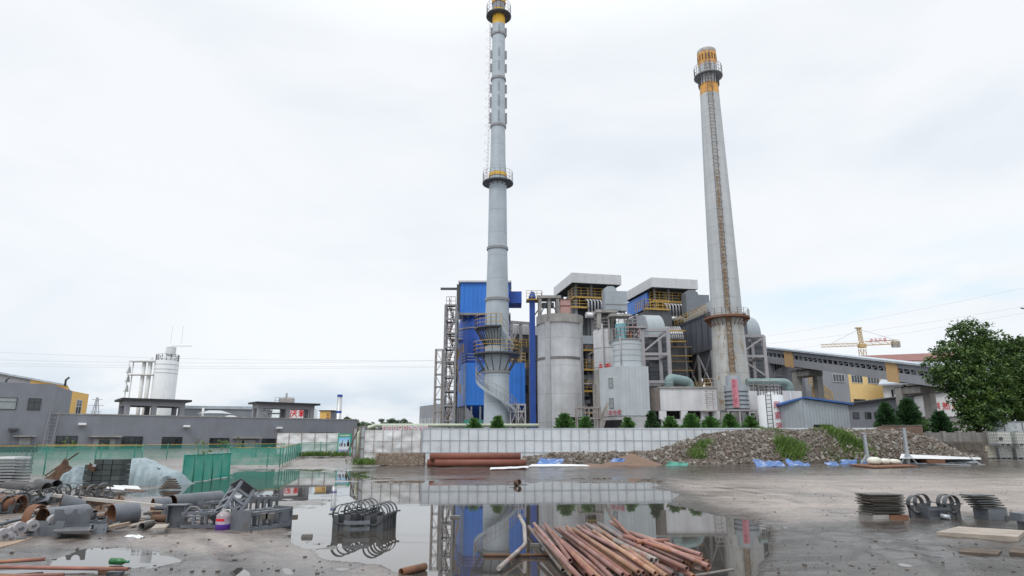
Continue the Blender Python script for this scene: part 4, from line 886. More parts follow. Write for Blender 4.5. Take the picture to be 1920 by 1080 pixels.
# ================================================================ boiler houses under white fascia roofs
AB = R(12)
def boiler_house(label, pxc, pyt, Yc, wid, dep, blue=False):
    zt = Z(pyt, Yc); o = Vector((XZ(pxc, zt, Yc), Yc, 0)); F = frame(o, AB); z0 = terr(Yc)
    t = thing('boiler_house', label, 'plant building', F(wid / 2, dep / 2, z0)); fh = 1.25
    mb = MB(); mb.fbox(F, 0, wid, 0, .15, zt - fh, zt); mb.fbox(F, 0, .15, .153, dep, zt - fh, zt); mb.fbox(F, wid - .15, wid, .153, dep, zt - fh, zt); mb.fbox(F, 0, wid, dep + .003, dep + .15, zt - fh, zt)
    mb.build('fascia', C['white_roof'], t)
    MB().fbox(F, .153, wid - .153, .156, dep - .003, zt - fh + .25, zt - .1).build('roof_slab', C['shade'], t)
    mb = MB()
    for i in range(7): v = .5 + (dep - 1) * i / 6; mb.bar(F(.2, v, zt - fh + .1), F(wid - .2, v, zt - fh + .1), .14, .3)
    mb.bar(F(.4, 1, zt - fh - .02), F(wid * .5, dep * .6, zt - fh - .02), .12); mb.build('roof_trusses', C['steel_dark'], t)
    ins = .9
    MB().fbox(F, ins + .6, wid - ins, 3.0, dep - .6, z0, zt - fh - .3).build('boiler_casing', C['boiler'], t)
    mb = MB()
    for u in (ins, wid * .45, wid - ins):
        for v in (1.2, 2.7): mb.fbox(F, u - .14, u + .14, v, v + .28, z0, zt - fh + .2)
    for v in (dep * .5, dep - 1): mb.fbox(F, ins - .14, ins + .14, v, v + .28, z0, zt - fh + .2)
    mb.each('column', C['steel_grey'], t)
    # floors with yellow edge beams and railings
    for i, z in enumerate([zt - fh - 1.5, zt - fh - 2.8, zt - 9.4, zt - 11.8, zt - 14.4, zt - 17]):
        mb = MB(); e_ = .5 if i == 0 else .95
        if i in (0, 2, 3, 4, 5): mb.fbox(F, e_, wid - e_ + .3, .85, 1.05, z - .22, z); mb.fbox(F, e_, e_ + .2, 1.053, dep - .5, z - .22, z)
        else: mb.fbox(F, e_ - .8, e_ + 1.3, .85, 1.05, z - .22, z); mb.fbox(F, e_ - .8, e_ - .6, 1.053, 3.5, z - .22, z)
        f_ = mb.build('floor_edge', C['yellow_steel'], t)
        if i < 5:
            mr = MB(); rail(mr, [F(e_ + .05 - (.8 if i == 1 else 0), 3.2, z), F(e_ + .05 - (.8 if i == 1 else 0), .95, z), F(wid - e_ if i != 1 else e_ + 1.3, .95, z)], 1.1, .9, .055); mr.build('railing', C['yellow_steel'], f_)
    mb = MB()
    for i, z in enumerate([zt - fh - 1.5, zt - fh - 2.8, zt - 9.4, zt - 11.8, zt - 14.4, zt - 17]): mb.fbox(F, 1.0, wid - .8, 1.06, 2.98, z - .16, z - .04)
    mb.each('floor_deck', C['steel_dark'], t)
    mb = MB()   # riser pipes bending out of the drum
    for i in range(8):
        u = wid * .36 + i * .42; zb = zt - fh - 3.6; zu = zt - fh - 1.85; mb.sweep([F(u, .75, zb), F(u, .75, zu - .3), F(u - .08, .85, zu - .1), F(u - .35, 1.1, zu)], .115, 8)
    mb.each('riser_pipe', C['alu'], t)
    mb = MB(); zb = zt - fh - 3.9; mb.tube(F(wid * .3, .75, zb), F(wid * .3 + 3.6, .75, zb), .38, 14); mb.build('header_pipe', C['foil'] if not blue else C['alu'], t)
    rnd = random.Random(3 if blue else 4); mb = MB()
    for i in range(26):
        u0 = rnd.uniform(1, wid - 1.2); z = rnd.uniform(z0 + 2, zt - 9); mb.fbox(F, u0, u0 + rnd.uniform(.3, 1.2), 1.2 + rnd.uniform(0, .8), 2.4, z, z + rnd.uniform(.4, 1.4))
    mb.each('machine_casing', C['steel_grey'], t)
    mb = MB()
    for i in range(14):
        u0 = rnd.uniform(1, wid - 1); z = rnd.uniform(z0 + 2, zt - 8.5); u1 = rnd.uniform(.8, wid - .8); mb.sweep([F(u0, 1.0, z), F(u1, 1.0, z + rnd.choice((0, 0, 1.5)))], rnd.uniform(.06, .16), 7)
    mb.each('pipe_run', C['steel_tan'], t)
    return t, F, zt
ta, FA, za = boiler_house('left boiler house with white fascia roof above the concrete silos', 1072, 511, 78, 6.5, 8.2)
tb, FBx, zb_ = boiler_house('right boiler house with white fascia roof and blue side panels', 1221, 520, 80, 6.4, 9.0, True)
# left house: grey end panel
MB().fbox(FA, -.0, .9, 7.2, 7.4, za - 5.6, za - 1.3).build('end_panel', C['grey_clad_l'], ta)
mb = MB(); mb.fbox(FA, 1.2, 6.2, .4, .85, za - 8.8, za - 7.8); mb.build('duct', C['grey_clad'], ta)
mb = MB(); flight(mb, FA(3.0, .5, za - 9.6), FA(5.2, .5, za - 12.2), 1.0, FA(0, 1, 0) - FA(0, 0, 0)); mb.build('slatted_chute', C['steel_tan'], ta)
# right house: blue panels down the left flank, lower grey wall with faded red letters
MB().fbox(FBx, .3, .5, 2.2, 9.2, zb_ - 3.5, zb_ - 1.45).build('blue_panel', C['blue'], tb)
MB().fbox(FBx, .503, .7, 2.2, 9.2, zb_ - 3.5, zb_ - 1.45).build('blue_panel_lining', C['shade'], tb)
wl = MB().fbox(FBx, -.6, 2.4, -.2, .3, terr(80), zb_ - 4.2); wl.fbox(FBx, -.6, -.2, .303, 9.3, terr(80), zb_ - 4.2); wl.build('lower_wall', C['boiler'], tb)
mb = MB(); mb.fbox(FBx, -1.3, 2.0, -.5, -.203, zb_ - 4.3, zb_ - 4.1); o = mb.build('lower_platform', C['yellow_steel'], tb); mb = MB(); rail(mb, [FBx(-1.3, 2.5, zb_ - 4.1), FBx(-1.3, -.45, zb_ - 4.1), FBx(2.0, -.45, zb_ - 4.1)], 1.1, .8, .055); mb.build('railing', C['yellow_steel'], o)
d_ = FBx(0, 1, 0) - FBx(0, 0, 0); lettering('wall_text', '安全生产', C['red_faded'], tb, FBx(-.62, 9.1, zb_ - 6.3), -d_, (0, 0, 1), 1.25, 1.0, False, .03)

q = FBx(-1.6, 9.5, 0); lk = thing('link_building', 'dark grey insulated link building between the two boiler houses', 'plant building', (q.x, q.y, terr(q.y)))
MB().fbox(FBx, -3.6, -.7, 5.0, 10.5, terr(86), zb_ - 5.2).build('casing', C['dark_clad'], lk); mb = MB()
for k in range(4): mb.fbox(FBx, -3.65, -.66, 4.9, 4.996, 4 + k * 3.2, 4.2 + k * 3.2)
mb.each('band', C['steel_grey'], lk)
# grey air heater boxes beside each boiler house
def lidded_box(label, px0, px1, pyt, pyb, Y, dep, mat):
    zt, zb = Z(pyt, Y), Z(pyb, Y); a = XZ(px0, zt, Y); b = XZ(px1, zt, Y); F = frame((a, Y, 0), AB * .5); w = b - a; t = thing('duct_box', label, 'duct', F(w / 2, dep / 2, zb))
    MB().fbox(F, 0, w, 0, dep, zb, zt).build('casing', C[mat], t)
    mb = MB(); mb.prism([F(0, .3, zt + .003), F(w * .58, .3, zt + .003), F(w * .56, .3, zt + .35), F(w * .42, .3, zt + .65), F(w * .16, .3, zt + .65), F(.02, .3, zt + .35)], F(0, dep * .7, 0) - F(0, 0, 0)); mb.build('lid', C[mat], t)
    mb = MB(); mb.fbox(F, -.04, w + .04, -.05, -.003, zb + (zt - zb) * .3, zb + (zt - zb) * .3 + .08)
    for x in (0, -.3): mb.bar(F(.3 + x, .3, terr(Y)), F(.3 + x, .3, zb), .2) if x == 0 else mb.bar(F(w - .3, .3, terr(Y)), F(w - .3, .3, zb), .2)
    mb.build('stiffeners', C['steel_grey'], t); return t
lidded_box('pale blue-grey duct box with rounded lid right of the left boiler house', 1134, 1176, 545, 582, 76, 1.4, 'grey_clad')
C['slate'] = M('slate cladding', (.17, .185, .21), .5, var=.12, streak=.12)
lidded_box('slate grey duct box with rounded lid right of the right boiler house', 1286, 1331, 552, 592, 79, 1.6, 'slate')

# ================================================================ medium concrete silo
YM = 63.; zt, zb = Z(613, YM), Z(718, YM); c = P(1142, 660, YM + 2); rM = 29 * pxm(YM + 2, 8); mx_, my_ = c.x, YM + 2
sm = thing('lime_silo', 'medium concrete silo on legs with small red characters', 'silo', (mx_, my_, terr(YM)))
MB().lathe(mx_, my_, [(rM, zb + 1.4), (rM, zt), (rM * .9, zt + .02)], 44).lathe(mx_, my_, [(rM * .95, zt), (.01, zt)], 30, sm=False).build('silo_wall', C['concrete'], sm)
MB().ring(mx_, my_, rM * .5, rM * 1.03, zb, zb + 1.4, 44).build('skirt', C['concrete_raw'], sm)
mb = MB()
for aa in (-140, -95, -50, 0, 90, 180): a = R(aa); mb.cbox((mx_ + rM * .88 * math.cos(a), my_ + rM * .88 * math.sin(a), (zb + terr(YM)) / 2), .7, .7, zb - terr(YM) - .003, a)
mb.each('leg', C['concrete_raw'], sm)
mb = MB().lathe(mx_, my_, [(rM * .78, zb), (.4, zb - 3.5)], 20); mb.build('cone', C['steel_dark'], sm)
mb = MB()
for py in (632, 657, 682): MB
for i in range(4): z = zb + 1.6 + i * 1.9; mb.ring(mx_, my_, rM - .01, rM + .015, z, z + .06, 44)
mb.build('hoops', C['steel_grey'], sm)
zc = Z(692, YM); a0 = R(-150); mb = None
lettering('silo_text', '灰库', C['red'], sm, (mx_ + (rM + .03) * math.cos(R(-142)), my_ + (rM + .03) * math.sin(R(-142)), zc), (math.sin(R(48)) , -math.cos(R(48)) , 0), (0, 0, 1), .75, 1.0)
ht = Z(583, YM); mb = MB(); x0 = P(1122, 600, YM).x
for x in (x0, x0 + 1.5):
    for y in (my_ - 1.2, my_ + .6): mb.box(x, x + .4, y, y + .4, zt, ht)
mb.box(x0 - .1, x0 + 2.05, my_ - 1.3, my_ + 1.1, ht + .003, ht + .3); mb.build('head_frame', C['concrete_raw'], sm)
mb = MB(); mb.box(x0 + .5, x0 + 1.4, my_ - .8, my_ + .4, zt, ht - .3); mb.build('head_machine', C['steel_dark'], sm)
q = P(1134, 700, YM - .5); mb = MB(); mb.tube((q.x, my_ - rM - .1, terr(YM)), (q.x, my_ - rM - .1, zt + .4), .09, 8); mb.build('riser', C['steel_lilac'], sm)
mb = MB(); ring_rail(mb, mx_, my_, rM - .1, zt, R(-180), R(0), 10, 1.0, .05); mb.build('railing', C['steel_tan'], sm)
# filter head with teal paint standing behind the small metal silo
q = P(1162, 620, 62.5); fh_ = thing('filter_head', 'teal and rust dust filter under a small canopy above the metal silo', 'filter', (q.x, 62.5, Z(640, 62.5)))
mb = MB().cyl(q.x + .1, 62.5, .55, Z(640, 62.5), Z(608, 62.5), 18); mb.build('filter_body', M('teal paint', (.16, .36, .40), .55, var=.3, rust=.35), fh_)
mb = MB().cyl(q.x + .15, 62.4, .28, Z(608, 62.5) + .003, Z(600, 62.5), 14); mb.build('cap', C['white'], fh_)
mb = MB().box(q.x - 1.0, q.x + 1.1, 62.0, 63.6, Z(594, 62.5), Z(590, 62.5)); 
for x in (-.9, .95): mb.bar((q.x + x, 63.3, Z(640, 62.5)), (q.x + x, 63.3, Z(594, 62.5) - .003), .16)
mb.build('canopy', C['concrete_raw'], fh_)
mb = MB().box(q.x + .75, q.x + 1.1, 62.1, 62.5, Z(640, 62.5), Z(624, 62.5)); mb.build('motor', C['rusty'], fh_)

# ================================================================ metal silo on the grey clad tower
YT = 58.; zt = Z(686, YT); F = frame((XZ(1166, Z(740, YT), YT), YT, 0), R(8)); wT = 2.55; z0 = terr(YT)
tw = thing('clad_tower', 'grey-blue sheet clad tower with two small windows under a metal silo', 'tower', F(wT / 2, 1.5, z0))
zb = Z(779, YT)
mb = MB(); bk = F(-1.35, 2.3, 0); bl_ = lambda z: Vector((bk.x, bk.y, z))
mb.prism([F(0, 0, zb), F(wT, 0, zb), F(wT, 3.4, zb), bl_(zb) + Vector((.3, 1.3, 0)), bl_(zb)], (0, 0, zt - zb)); mb.build('cladding', C['grey_clad_l'], tw)
mb = MB(); mb.prism([F(.06, .06, z0), F(wT - .06, .06, z0), F(wT - .06, 3.3, z0), bl_(z0) + Vector((.4, 1.2, 0)), bl_(z0) + Vector((.08, .03, 0))], (0, 0, zb - z0 - .003)); mb.build('plinth', C['concrete'], tw)
e_ = (F(0, 0, 0) - bl_(0)); Fl = frame((bk.x, bk.y, 0), math.atan2(e_.y, e_.x)); wl_ = e_.length
for py in (718, 756): z = Z(py, YT + 1); window(tw, Fl, wl_ * .45, wl_ * .45 + .42, z - .4, z + .4, 0, .5, 'glass_pale', 'steel_grey')
MB().fbox(Fl, .4, wl_ - .1, -.03, -.003, z0, Z(787, YT)).build('dark_opening', C['black'], tw)
lettering('wall_text', '飞灰仓库', C['red_faded'], tw, Fl(wl_ * .18, -.02, Z(778, YT + 1)), e_, (0, 0, 1), .52, 1.0)
c = P(1176, 655, YT + 1.8); rr = 26.5 * pxm(YT + 1.8, 10); ms_ = thing('metal_silo', 'small pale metal silo standing on the grey clad tower', 'silo', (c.x, YT + 1.8, zt))
z1 = Z(633, YT); mb = MB().cyl(c.x, YT + 1.8, rr, zt + .003, z1, 40); mb.build('silo_shell', C['grey_clad_l'], ms_)
mb = MB()
for i in range(1, 5): z = zt + (z1 - zt) * i / 5; mb.ring(c.x, YT + 1.8, rr - .01, rr + .008, z, z + .05, 40)
mb.ring(c.x, YT + 1.8, rr - .02, rr + .06, z1 - .1, z1 + .05, 40); mb.build('hoops', C['steel_grey'], ms_)
mb = MB(); a = R(-125); mb.tube((c.x + (rr + .1) * math.cos(a), YT + 1.8 + (rr + .1) * math.sin(a), zt), (c.x + (rr + .1) * math.cos(a), YT + 1.8 + (rr + .1) * math.sin(a), z1 + .2), .05, 8); mb.build('downpipe', C['steel_lilac'], ms_)
mb = MB(); ring_rail(mb, c.x, YT + 1.8, rr - .05, z1 + .05, R(100), R(330), 12, 1.0, .045); mb.build('railing', C['pink_tank'], ms_)
# lean-to frame and small conveyor at the foot of the silos
q = P(1112, 800, 58); lf = thing('loading_frame', 'rusty steel loading frame and ramp at the foot of the concrete silos', 'frame', (q.x, 58, terr(58)))
mb = MB(); xa, xb, zd = XZ(1082, 3, 58), XZ(1126, 3, 58), Z(783, 58)
for x in (xa, (xa + xb) / 2, xb):
    for y in (57.6, 59): mb.bar((x, y, terr(58)), (x, y, zd + .9), .1)
for z in (zd - .05, zd + .85): mb.box(xa, xb, 57.55, 59.05, z - .08, z)
mb.bar((xb, 58, zd - .3), (XZ(1140, 5, 58), 58, Z(755, 58)), .3, .25); mb.bar((xb - .5, 57.6, terr(58)), (xb + .6, 57.6, zd + .6), .1); mb.build('posts_and_deck', C['steel_tan'], lf)
mb = MB(); rail(mb, [(xa, 57.55, zd), (xb, 57.55, zd)], .9, .35, .04, 2); mb.build('railing', C['steel_tan'], lf)

# ================================================================ curved ducts and pipe rack
def curved_duct(label, px0, px1, pyt, Y, dep, w, ang, mat, pxr=None):
    """upright rectangular duct whose top turns over in a quarter circle towards +u"""
    zt = Z(pyt, Y); F = frame((XZ(px0, zt, Y), Y, 0), ang); t = thing('flue_duct', label, 'duct', F(w / 2, dep / 2, terr(Y)))
    r = min(dep * .9, 2.3); poly = [F(0, dep, zt - r - .5), F(0, 0, zt - r - .5), F(0, 0, zt - r)]
    for i in range(1, 13): a = math.pi / 2 * i / 12; poly.append(F(0, r - r * math.cos(a), zt - r + r * math.sin(a)))
    poly.append(F(0, dep, zt)); d = F(w, 0, 0) - F(0, 0, 0)
    mb = MB(); mb.prism(poly, d); o = mb.build('elbow', C['grey_clad'], t)  # sky light on the curved top put into the elbow's paler colour
    MB().fbox(F, .02, w - .02, .02, dep - .02, terr(Y), zt - r - .503).build('duct_body', C[mat], t)
    mb = MB()
    for i in range(9): z = terr(Y) + 1 + i * 1.5; mb.fbox(F, -.04, w + .04, -.05, dep + .04, z, z + .12) if z < zt - r - .7 else None
    mb.build('stiffeners', C['steel_dark'], t); return t, F
curved_duct('dark flue duct with pale rounded elbow top left of the casing', 1214, 1241, 584, 72, 3.4, 2.05, R(10), 'dark_clad')
curved_duct('dark flue duct with pale rounded elbow right of the concrete chimney', 1394, 1421, 588, 74, 3.4, 2.0, R(10), 'dark_clad')
def pipe_rack(label, pxs, pys, Y, dep, diag, w, mat='steel_lilac', gantry=False):
    zt = Z(pys[0], Y); xs = [XZ(p, zt * .5, Y) for p in pxs]; t = thing('portal_frame', label, 'portal frame', (sum(xs) / len(xs), Y, terr(Y))); mb = MB()
    for x in xs:
        for y in (Y, Y + dep): mb.bar((x, y, terr(Y)), (x, y, zt), w)
    mb.each('column', C[mat], t); mb = MB()
    for py in pys:
        z = Z(py, Y)
        for y in (Y, Y + dep): mb.bar((xs[0], y - .01, z), (xs[-1], y - .01, z), w * .8)
        for x in xs: mb.bar((x, Y, z), (x, Y + dep, z), w * .7)
    mb.each('beam', C[mat], t); mb = MB()
    for (a, pa, b, pb) in diag: mb.bar((xs[a], Y - .02, Z(pa, Y)), (xs[b], Y - .02, Z(pb, Y)), w * .5)
    mb.each('diagonal', C[mat], t)
    return t, xs
t, xs = pipe_rack('pale steel portal frame around the left flue duct', [1209, 1258], [619, 664, 716], 68, 4, [(0, 660, 1, 622)], .36)
mb = MB(); zq = Z(613, 68); mb.box(xs[0] - 2.0, xs[0] + .4, 67.6, 69, zq - .15, zq - .003); rail(mb, [(xs[0] - 2.0, 67.6, zq), (xs[0] + .4, 67.6, zq)], 1.1, .5, .05); mb.bar((xs[0] - 2.0, 67.7, zq - .2), (xs[0] - 3.0, 67.7, zq - 1.4), .2); mb.build('access_platform', C['steel_lilac'], t)
mb = MB(); ladder(mb, (xs[0] - .55, 67.8, terr(68)), (xs[0] - .55, 67.8, zq - .2), .7, .7, .12); mb.build('ladder', C['steel_lilac'], t)
pipe_rack('pale steel portal frame right of the concrete chimney', [1393, 1441], [630, 668], 70, 3.5, [(0, 664, 1, 632), (0, 672, 1, 706)], .34)

# ================================================================ dust casing (precipitator) with hoppers
dv = Vector((-.145, .989, 0)); Yn = 71.; xn = XZ(1336, 10, Yn); Fz = frame((xn, Yn, 0), math.atan2(-dv.x, dv.y)); L_ = 10.2; ze, zf = Z(585, Yn), Z(655, Yn)
es = thing('dust_precipitator', 'large dark blue-grey precipitator casing on a braced frame behind the chimney', 'filter', Fz(3, 5, terr(Yn)))
MB().fbox(Fz, 0, 4.4, 0, L_, zf, ze).build('casing', C['esp'], es)
mb = MB()
for k in range(7): v = L_ * (k + .4) / 7; mb.fbox(Fz, -.09, -.003, v, v + .12, zf + .1, ze - .1)
mb.fbox(Fz, -.12, -.094, 0, L_, ze - .2, ze); mb.fbox(Fz, -.12, -.094, 0, L_, zf, zf + .25); mb.build('ribs', C['steel_dark'], es)
mb = MB(); mb.prism([Fz(.5, 0, ze + .003), Fz(.5, L_ * .8, ze + .003), Fz(.5, L_ * .8, ze + .6), Fz(.5, 0, ze + 1.5)], Fz(3.4, 0, 0) - Fz(0, 0, 0)); mb.build('top_duct', C['roof_pale'], es)
mb = MB(); rail(mb, [Fz(.1, 1, ze), Fz(.1, L_ - .1, ze)], 1.1, 1.0, .06); mb.build('railing', C['yellow_steel'], es)
mb = MB()
for k in range(2):
    for j in range(2):
        v0, v1 = L_ * k / 2 + .1, L_ * (k + 1) / 2 - .1; u0, u1 = .1 + j * 2.1, 2.1 + j * 2.1; um, vm_ = (u0 + u1) / 2, (v0 + v1) / 2; z_ = zf - 3.6
        mb.add([Fz(u0, v0, zf - .003), Fz(u1, v0, zf - .003), Fz(u1, v1, zf - .003), Fz(u0, v1, zf - .003), Fz(um - .3, vm_ - .3, z_), Fz(um + .3, vm_ - .3, z_), Fz(um + .3, vm_ + .3, z_), Fz(um - .3, vm_ + .3, z_)], [(0, 1, 5, 4), (1, 2, 6, 5), (2, 3, 7, 6), (3, 0, 4, 7), (4, 5, 6, 7)])
mb.each('hopper', C['esp'], es)
mb = MB()
for v in (.2, L_ * .36, L_ * .7, L_ - .2):
    for u in (.1, 4.2): mb.bar(Fz(u, v, terr(Yn)), Fz(u, v, zf), .3)
for za_, zb2 in ((zf - .2, zf - 4.4),):
    for va, vb in ((.2, L_ * .36), (L_ * .36, L_ * .7)): mb.bar(Fz(.06, va, za_), Fz(.06, vb, zb2), .14); mb.bar(Fz(.04, vb, za_), Fz(.04, va, zb2), .14)
for z in (zf - 4.5, zf - 7.5): mb.bar(Fz(.1, .2, z), Fz(.1, L_, z), .25)
mb.build('support_frame', C['steel_grey'], es)
mb = MB()
for z in (zf - 4.4, zf - 7.4): mb.fbox(Fz, -.3, 4.2, 0, L_, z, z + .08); rail(mb, [Fz(-.3, .1, z), Fz(-.3, L_, z)], 1.1, .8, .06)
mb.build('yellow_walkways', C['yellow_steel'], es)
MB().fbox(Fz, 3.0, 4.1, .5, L_ - .5, terr(Yn), zf - 3.7).build('rear_plant', C['shade'], es)
# tube bank in the gap left of the casing
q = P(1263, 630, 76); tbk = thing('tube_bank', 'bank of slanting pale lagged tubes between flue duct and dark casing', 'pipes', (q.x, 76, terr(76)))
mb = MB()
for i in range(9):
    x = XZ(1246 + i * 4, 12, 76); mb.sweep([(x, 76.5, Z(612, 76)), (x + .1, 75.6, Z(626, 76)), (x + .1, 75.3, Z(638, 76))], .12, 7)
mb.build('tubes', C['alu'], tbk)
mb = MB(); xa, xb = XZ(1244, 12, 76), XZ(1284, 12, 76)
for py in (622, 642): mb.box(xa, xb, 75.1, 75.3, Z(py + 1.5, 76), Z(py - 1, 76))
mb.each('yellow_beam', C['yellow_steel'], tbk); mb = MB()
for x in (xa, xb): mb.bar((x, 75.7, terr(76)), (x, 75.7, Z(645, 76)), .2)
mb.each('column', C['steel_grey'], tbk)
mb = MB().box(xa, xb + .4, 76, 79, terr(76), Z(650, 76)); mb.build('backing_plant', C['boiler'], tbk)
mb = MB()
for py in (668, 695):
    mb.box(xa - .2, xb + .6, 75.2, 75.4, Z(py + 1.5, 76), Z(py, 76)); mb.bar((xa - .2, 75.2, Z(py, 76) + 1), (xb + .6, 75.2, Z(py, 76) + 1), .05)
mb.each('walkway', C['yellow_steel'], tbk)

# ================================================================ white walled plant house with openings
YW = 58.; zt, zo, zs = Z(728, YW), Z(770, YW), Z(786, YW); xa, xb = XZ(1239, zo, YW), XZ(1346, zo, YW)
ph = thing('pump_house', 'low whitewashed plant house with a row of dark openings', 'building', ((xa + xb) / 2, YW, terr(YW)))
MB().box(xa, xb, YW, YW + 4.5, zo, zt).build('wall', C['white_wall'], ph)
MB().box(xa - .1, xb + .1, YW - .12, YW + 4.6, zt + .003, zt + .14).build('roof_edge', C['concrete_raw'], ph)
mb = MB(); mb.prism([(xa - .003, YW + .05, zo), (xa - .003, YW + 4.4, zo), (xa - 1.0, YW + 4.4, zo), (xa - .75, YW + .6, zo)], (0, 0, zt - zo + .1)); mb.build('brown_end', C['brown_wall'], ph)  # end wall in dark streaky brown
mb = MB()
for px in (1243, 1283, 1322, 1343): x = XZ(px, zo, YW); mb.box(x - .3, x + .3, YW + .02, YW + .5, zs, zo - .003)
mb.each('pillar', C['white_wall'], ph)
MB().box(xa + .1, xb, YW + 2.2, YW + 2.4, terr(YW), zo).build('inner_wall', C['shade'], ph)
MB().box(xa + .02, xb, YW - .02, YW + .3, terr(YW), zs - .003).build('parapet', C['concrete'], ph)
mb = MB(); x = XZ(1326, zt, YW); ladder(mb, (x, YW - .5, zo + .1), (x, YW - .5, zt + .5), .55, .3, .05)
for i in range(7): z = zo + .6 + i * .35; mb.sweep([Vector((x + .4 * math.cos(t), YW - .6 + .5 * math.sin(t), z)) for t in np.linspace(R(170), R(370), 7)], .025, 4)
mb.box(x - .7, x + .6, YW - 1.0, YW - .004, zo - .1, zo); mb.build('caged_ladder', C['steel_tan'], ph)
def elbow_pipe(name, label, pts, r, mat, cat='pipe', flange=None):
    pts = [Vector(p) for p in pts]; t = thing(name, label, cat, (pts[0].x, pts[0].y, min(p.z for p in pts))); path = [pts[0]]
    for a, b, c in zip(pts, pts[1:], pts[2:]):
        k = min(r * 1.6, (b - a).length * .5, (c - b).length * .5); p, q = b + (a - b).normalized() * k, b + (c - b).normalized() * k
        for i in range(7): s = i / 6; path.append(p * (1 - s) ** 2 + b * 2 * s * (1 - s) + q * s * s)
    path.append(pts[-1]); MB().sweep(path, r, 20).build('pipe', C[mat], t)
    mb = MB()
    for a, b in zip(pts, pts[1:]):
        m = a.lerp(b, .5); d = (b - a).normalized() * .05; mb.tube(m - d, m + d, r * 1.06, 20)
    mb.build('joint_band', C[mat], t); return t
q0 = P(1255, 735, YW + 1.5); zc = Z(708, YW + 1.5); rP = 8.5 * pxm(YW + 1.5, 5)
elbow_pipe('vent_pipe', 'grey-green bent pipe on the white plant house roof', [(q0.x, q0.y, zt), (q0.x, q0.y, zc), (XZ(1293, zc, YW + 2.3), YW + 2.3, zc - .3), (XZ(1293, zc, YW + 2.3), YW + 2.4, zt - .3)], rP, 'green_pipe')
zt2 = Z(730, 62); zc = Z(717, 62)
elbow_pipe('vent_pipe', 'grey-green long horizontal pipe right of the concrete chimney', [(XZ(1400, zc, 62), 62, zc), (XZ(1479, zc, 62), 62, zc), (XZ(1480, zc, 62), 62, zt2 - .5)], 7.5 * pxm(62, 6), 'green_pipe')
# annex behind the lettered tank
t, F, w, zt = facade('pump_annex', 'pale low annex behind the lettered tank with railing on its roof', 'building', 1404, 1508, 733, 61.5, 61.5, 5, 'white_wall')
mb = MB(); rail(mb, [F(.2, .1, zt), F(w * .62, .1, zt)], .9, .5, .05); mb.build('railing', C['steel_tan'], t)
mb = MB()
for u in (.8, 1.4, 2.2, 3.0): mb.tube(F(u, .8, zt), F(u, .8, zt + .7), .2, 10)
mb.each('roof_vent', C['steel_lilac'], t)
MB().fbox(F, 0.1, .9, -.04, -.003, terr(61), Z(775, 61.5)).build('opening', C['black'], t)

# white lettered tank
YK = 56.; mb = MB(); c = P(1446, 770, YK + 1.2); rK = 23 * pxm(YK + 1, 3); kx, ky = c.x, YK + 1.2; zt, z0 = Z(740, YK), terr(YK)
tk = thing('solution_tank', 'white upright tank with pink vertical lettering and ladder beside the blue roofed shed', 'tank', (kx, ky, z0))
mb.lathe(kx, ky, [(rK, z0), (rK, zt), (.01, zt + .3)], 40); mb.build('tank_shell', C['tank_white'], tk)
mb = MB(); a = R(-118); r_ = rK + .22; ladder(mb, (kx + r_ * math.cos(a), ky + r_ * math.sin(a), z0), (kx + r_ * math.cos(a), ky + r_ * math.sin(a), zt + .9), .45, .32, .05); mb.build('ladder', C['steel_dark'], tk)
mb = MB(); ring_rail(mb, kx, ky, rK - .05, zt, R(150), R(390), 14, .8, .04); mb.build('railing', C['steel_lilac'], tk)
h_ = (zt - z0 - .5) / 5.2
for i, chh in enumerate('尿素溶液罐'):
    a = R(-84); rr = rK + .03; tgt = (-math.sin(a), math.cos(a), 0); lettering('tank_letter', chh, C['red_faded'], tk, (kx + rr * math.cos(a) - tgt[0] * .33, ky + rr * math.sin(a) - tgt[1] * .33, zt - .35 - (i + 1) * h_ + .12), tgt, (0, 0, 1), .66)
mb = MB(); mb.sweep([(kx + rK * .6, ky - rK * .4, zt), (kx + rK * .6, ky - rK * .4, zt + .35), (kx + rK + .5, ky - rK * .4, zt + .35), (kx + rK + .5, ky - rK * .4, z0 + 1)], .05, 7); mb.build('fill_pipe', C['white'], tk)

# blue roofed shed
YH = 53.; F = frame((XZ(1511, 2, YH), YH, 0), R(14)); Wd = 4.3; dp = 4.0; z0 = terr(YH); zl, zr_ = Z(748, YH), Z(759.5, YH + 1.2)
sh = thing('blue_roof_shed', 'grey sheet metal shed with thin blue pitched roof', 'shed', F(Wd / 2, dp / 2, z0))
ga = F(0, 0, 0); gb_ = Vector((XZ(1473, 2, YH + 2.5), YH + 2.5, 0))
mb = MB(); q = [Vector((gb_.x, gb_.y, z0)), F(0, 0, z0), F(Wd, 0, z0), F(Wd, dp, z0), Vector((gb_.x, gb_.y + 2, z0))]; tops = [zl - .35, zl, zr_, zr_, zl - .35]
n_ = len(q); mb.add(q + [Vector((p.x, p.y, t_)) for p, t_ in zip(q, tops)], [tuple(range(n_, 2 * n_))] + [(i, (i + 1) % n_, n_ + (i + 1) % n_, n_ + i) for i in range(n_)]); mb.build('wall', C['grey_clad'], sh)
ov = .3; mb = MB(); e1 = [Vector((gb_.x - .3, gb_.y - .3, zl - .42)), F(0, -ov, zl + .02), F(Wd + ov, -ov, zr_ - .03), F(Wd + ov, dp + .3, zr_ - .03), Vector((gb_.x - .3, gb_.y + 2.2, zl - .42))]
mb.add([p + Vector((0, 0, .03)) for p in e1] + [p + Vector((0, 0, .17)) for p in e1], [tuple(range(5))[::-1], tuple(range(5, 10))] + [(i, (i + 1) % 5, 5 + (i + 1) % 5, 5 + i) for i in range(5)]); mb.build('roof', C['roof_blue'], sh)
MB().fbox(F, .8, 2.6, -.04, -.003, z0, Z(796, YH)).build('opening', C['black'], sh)

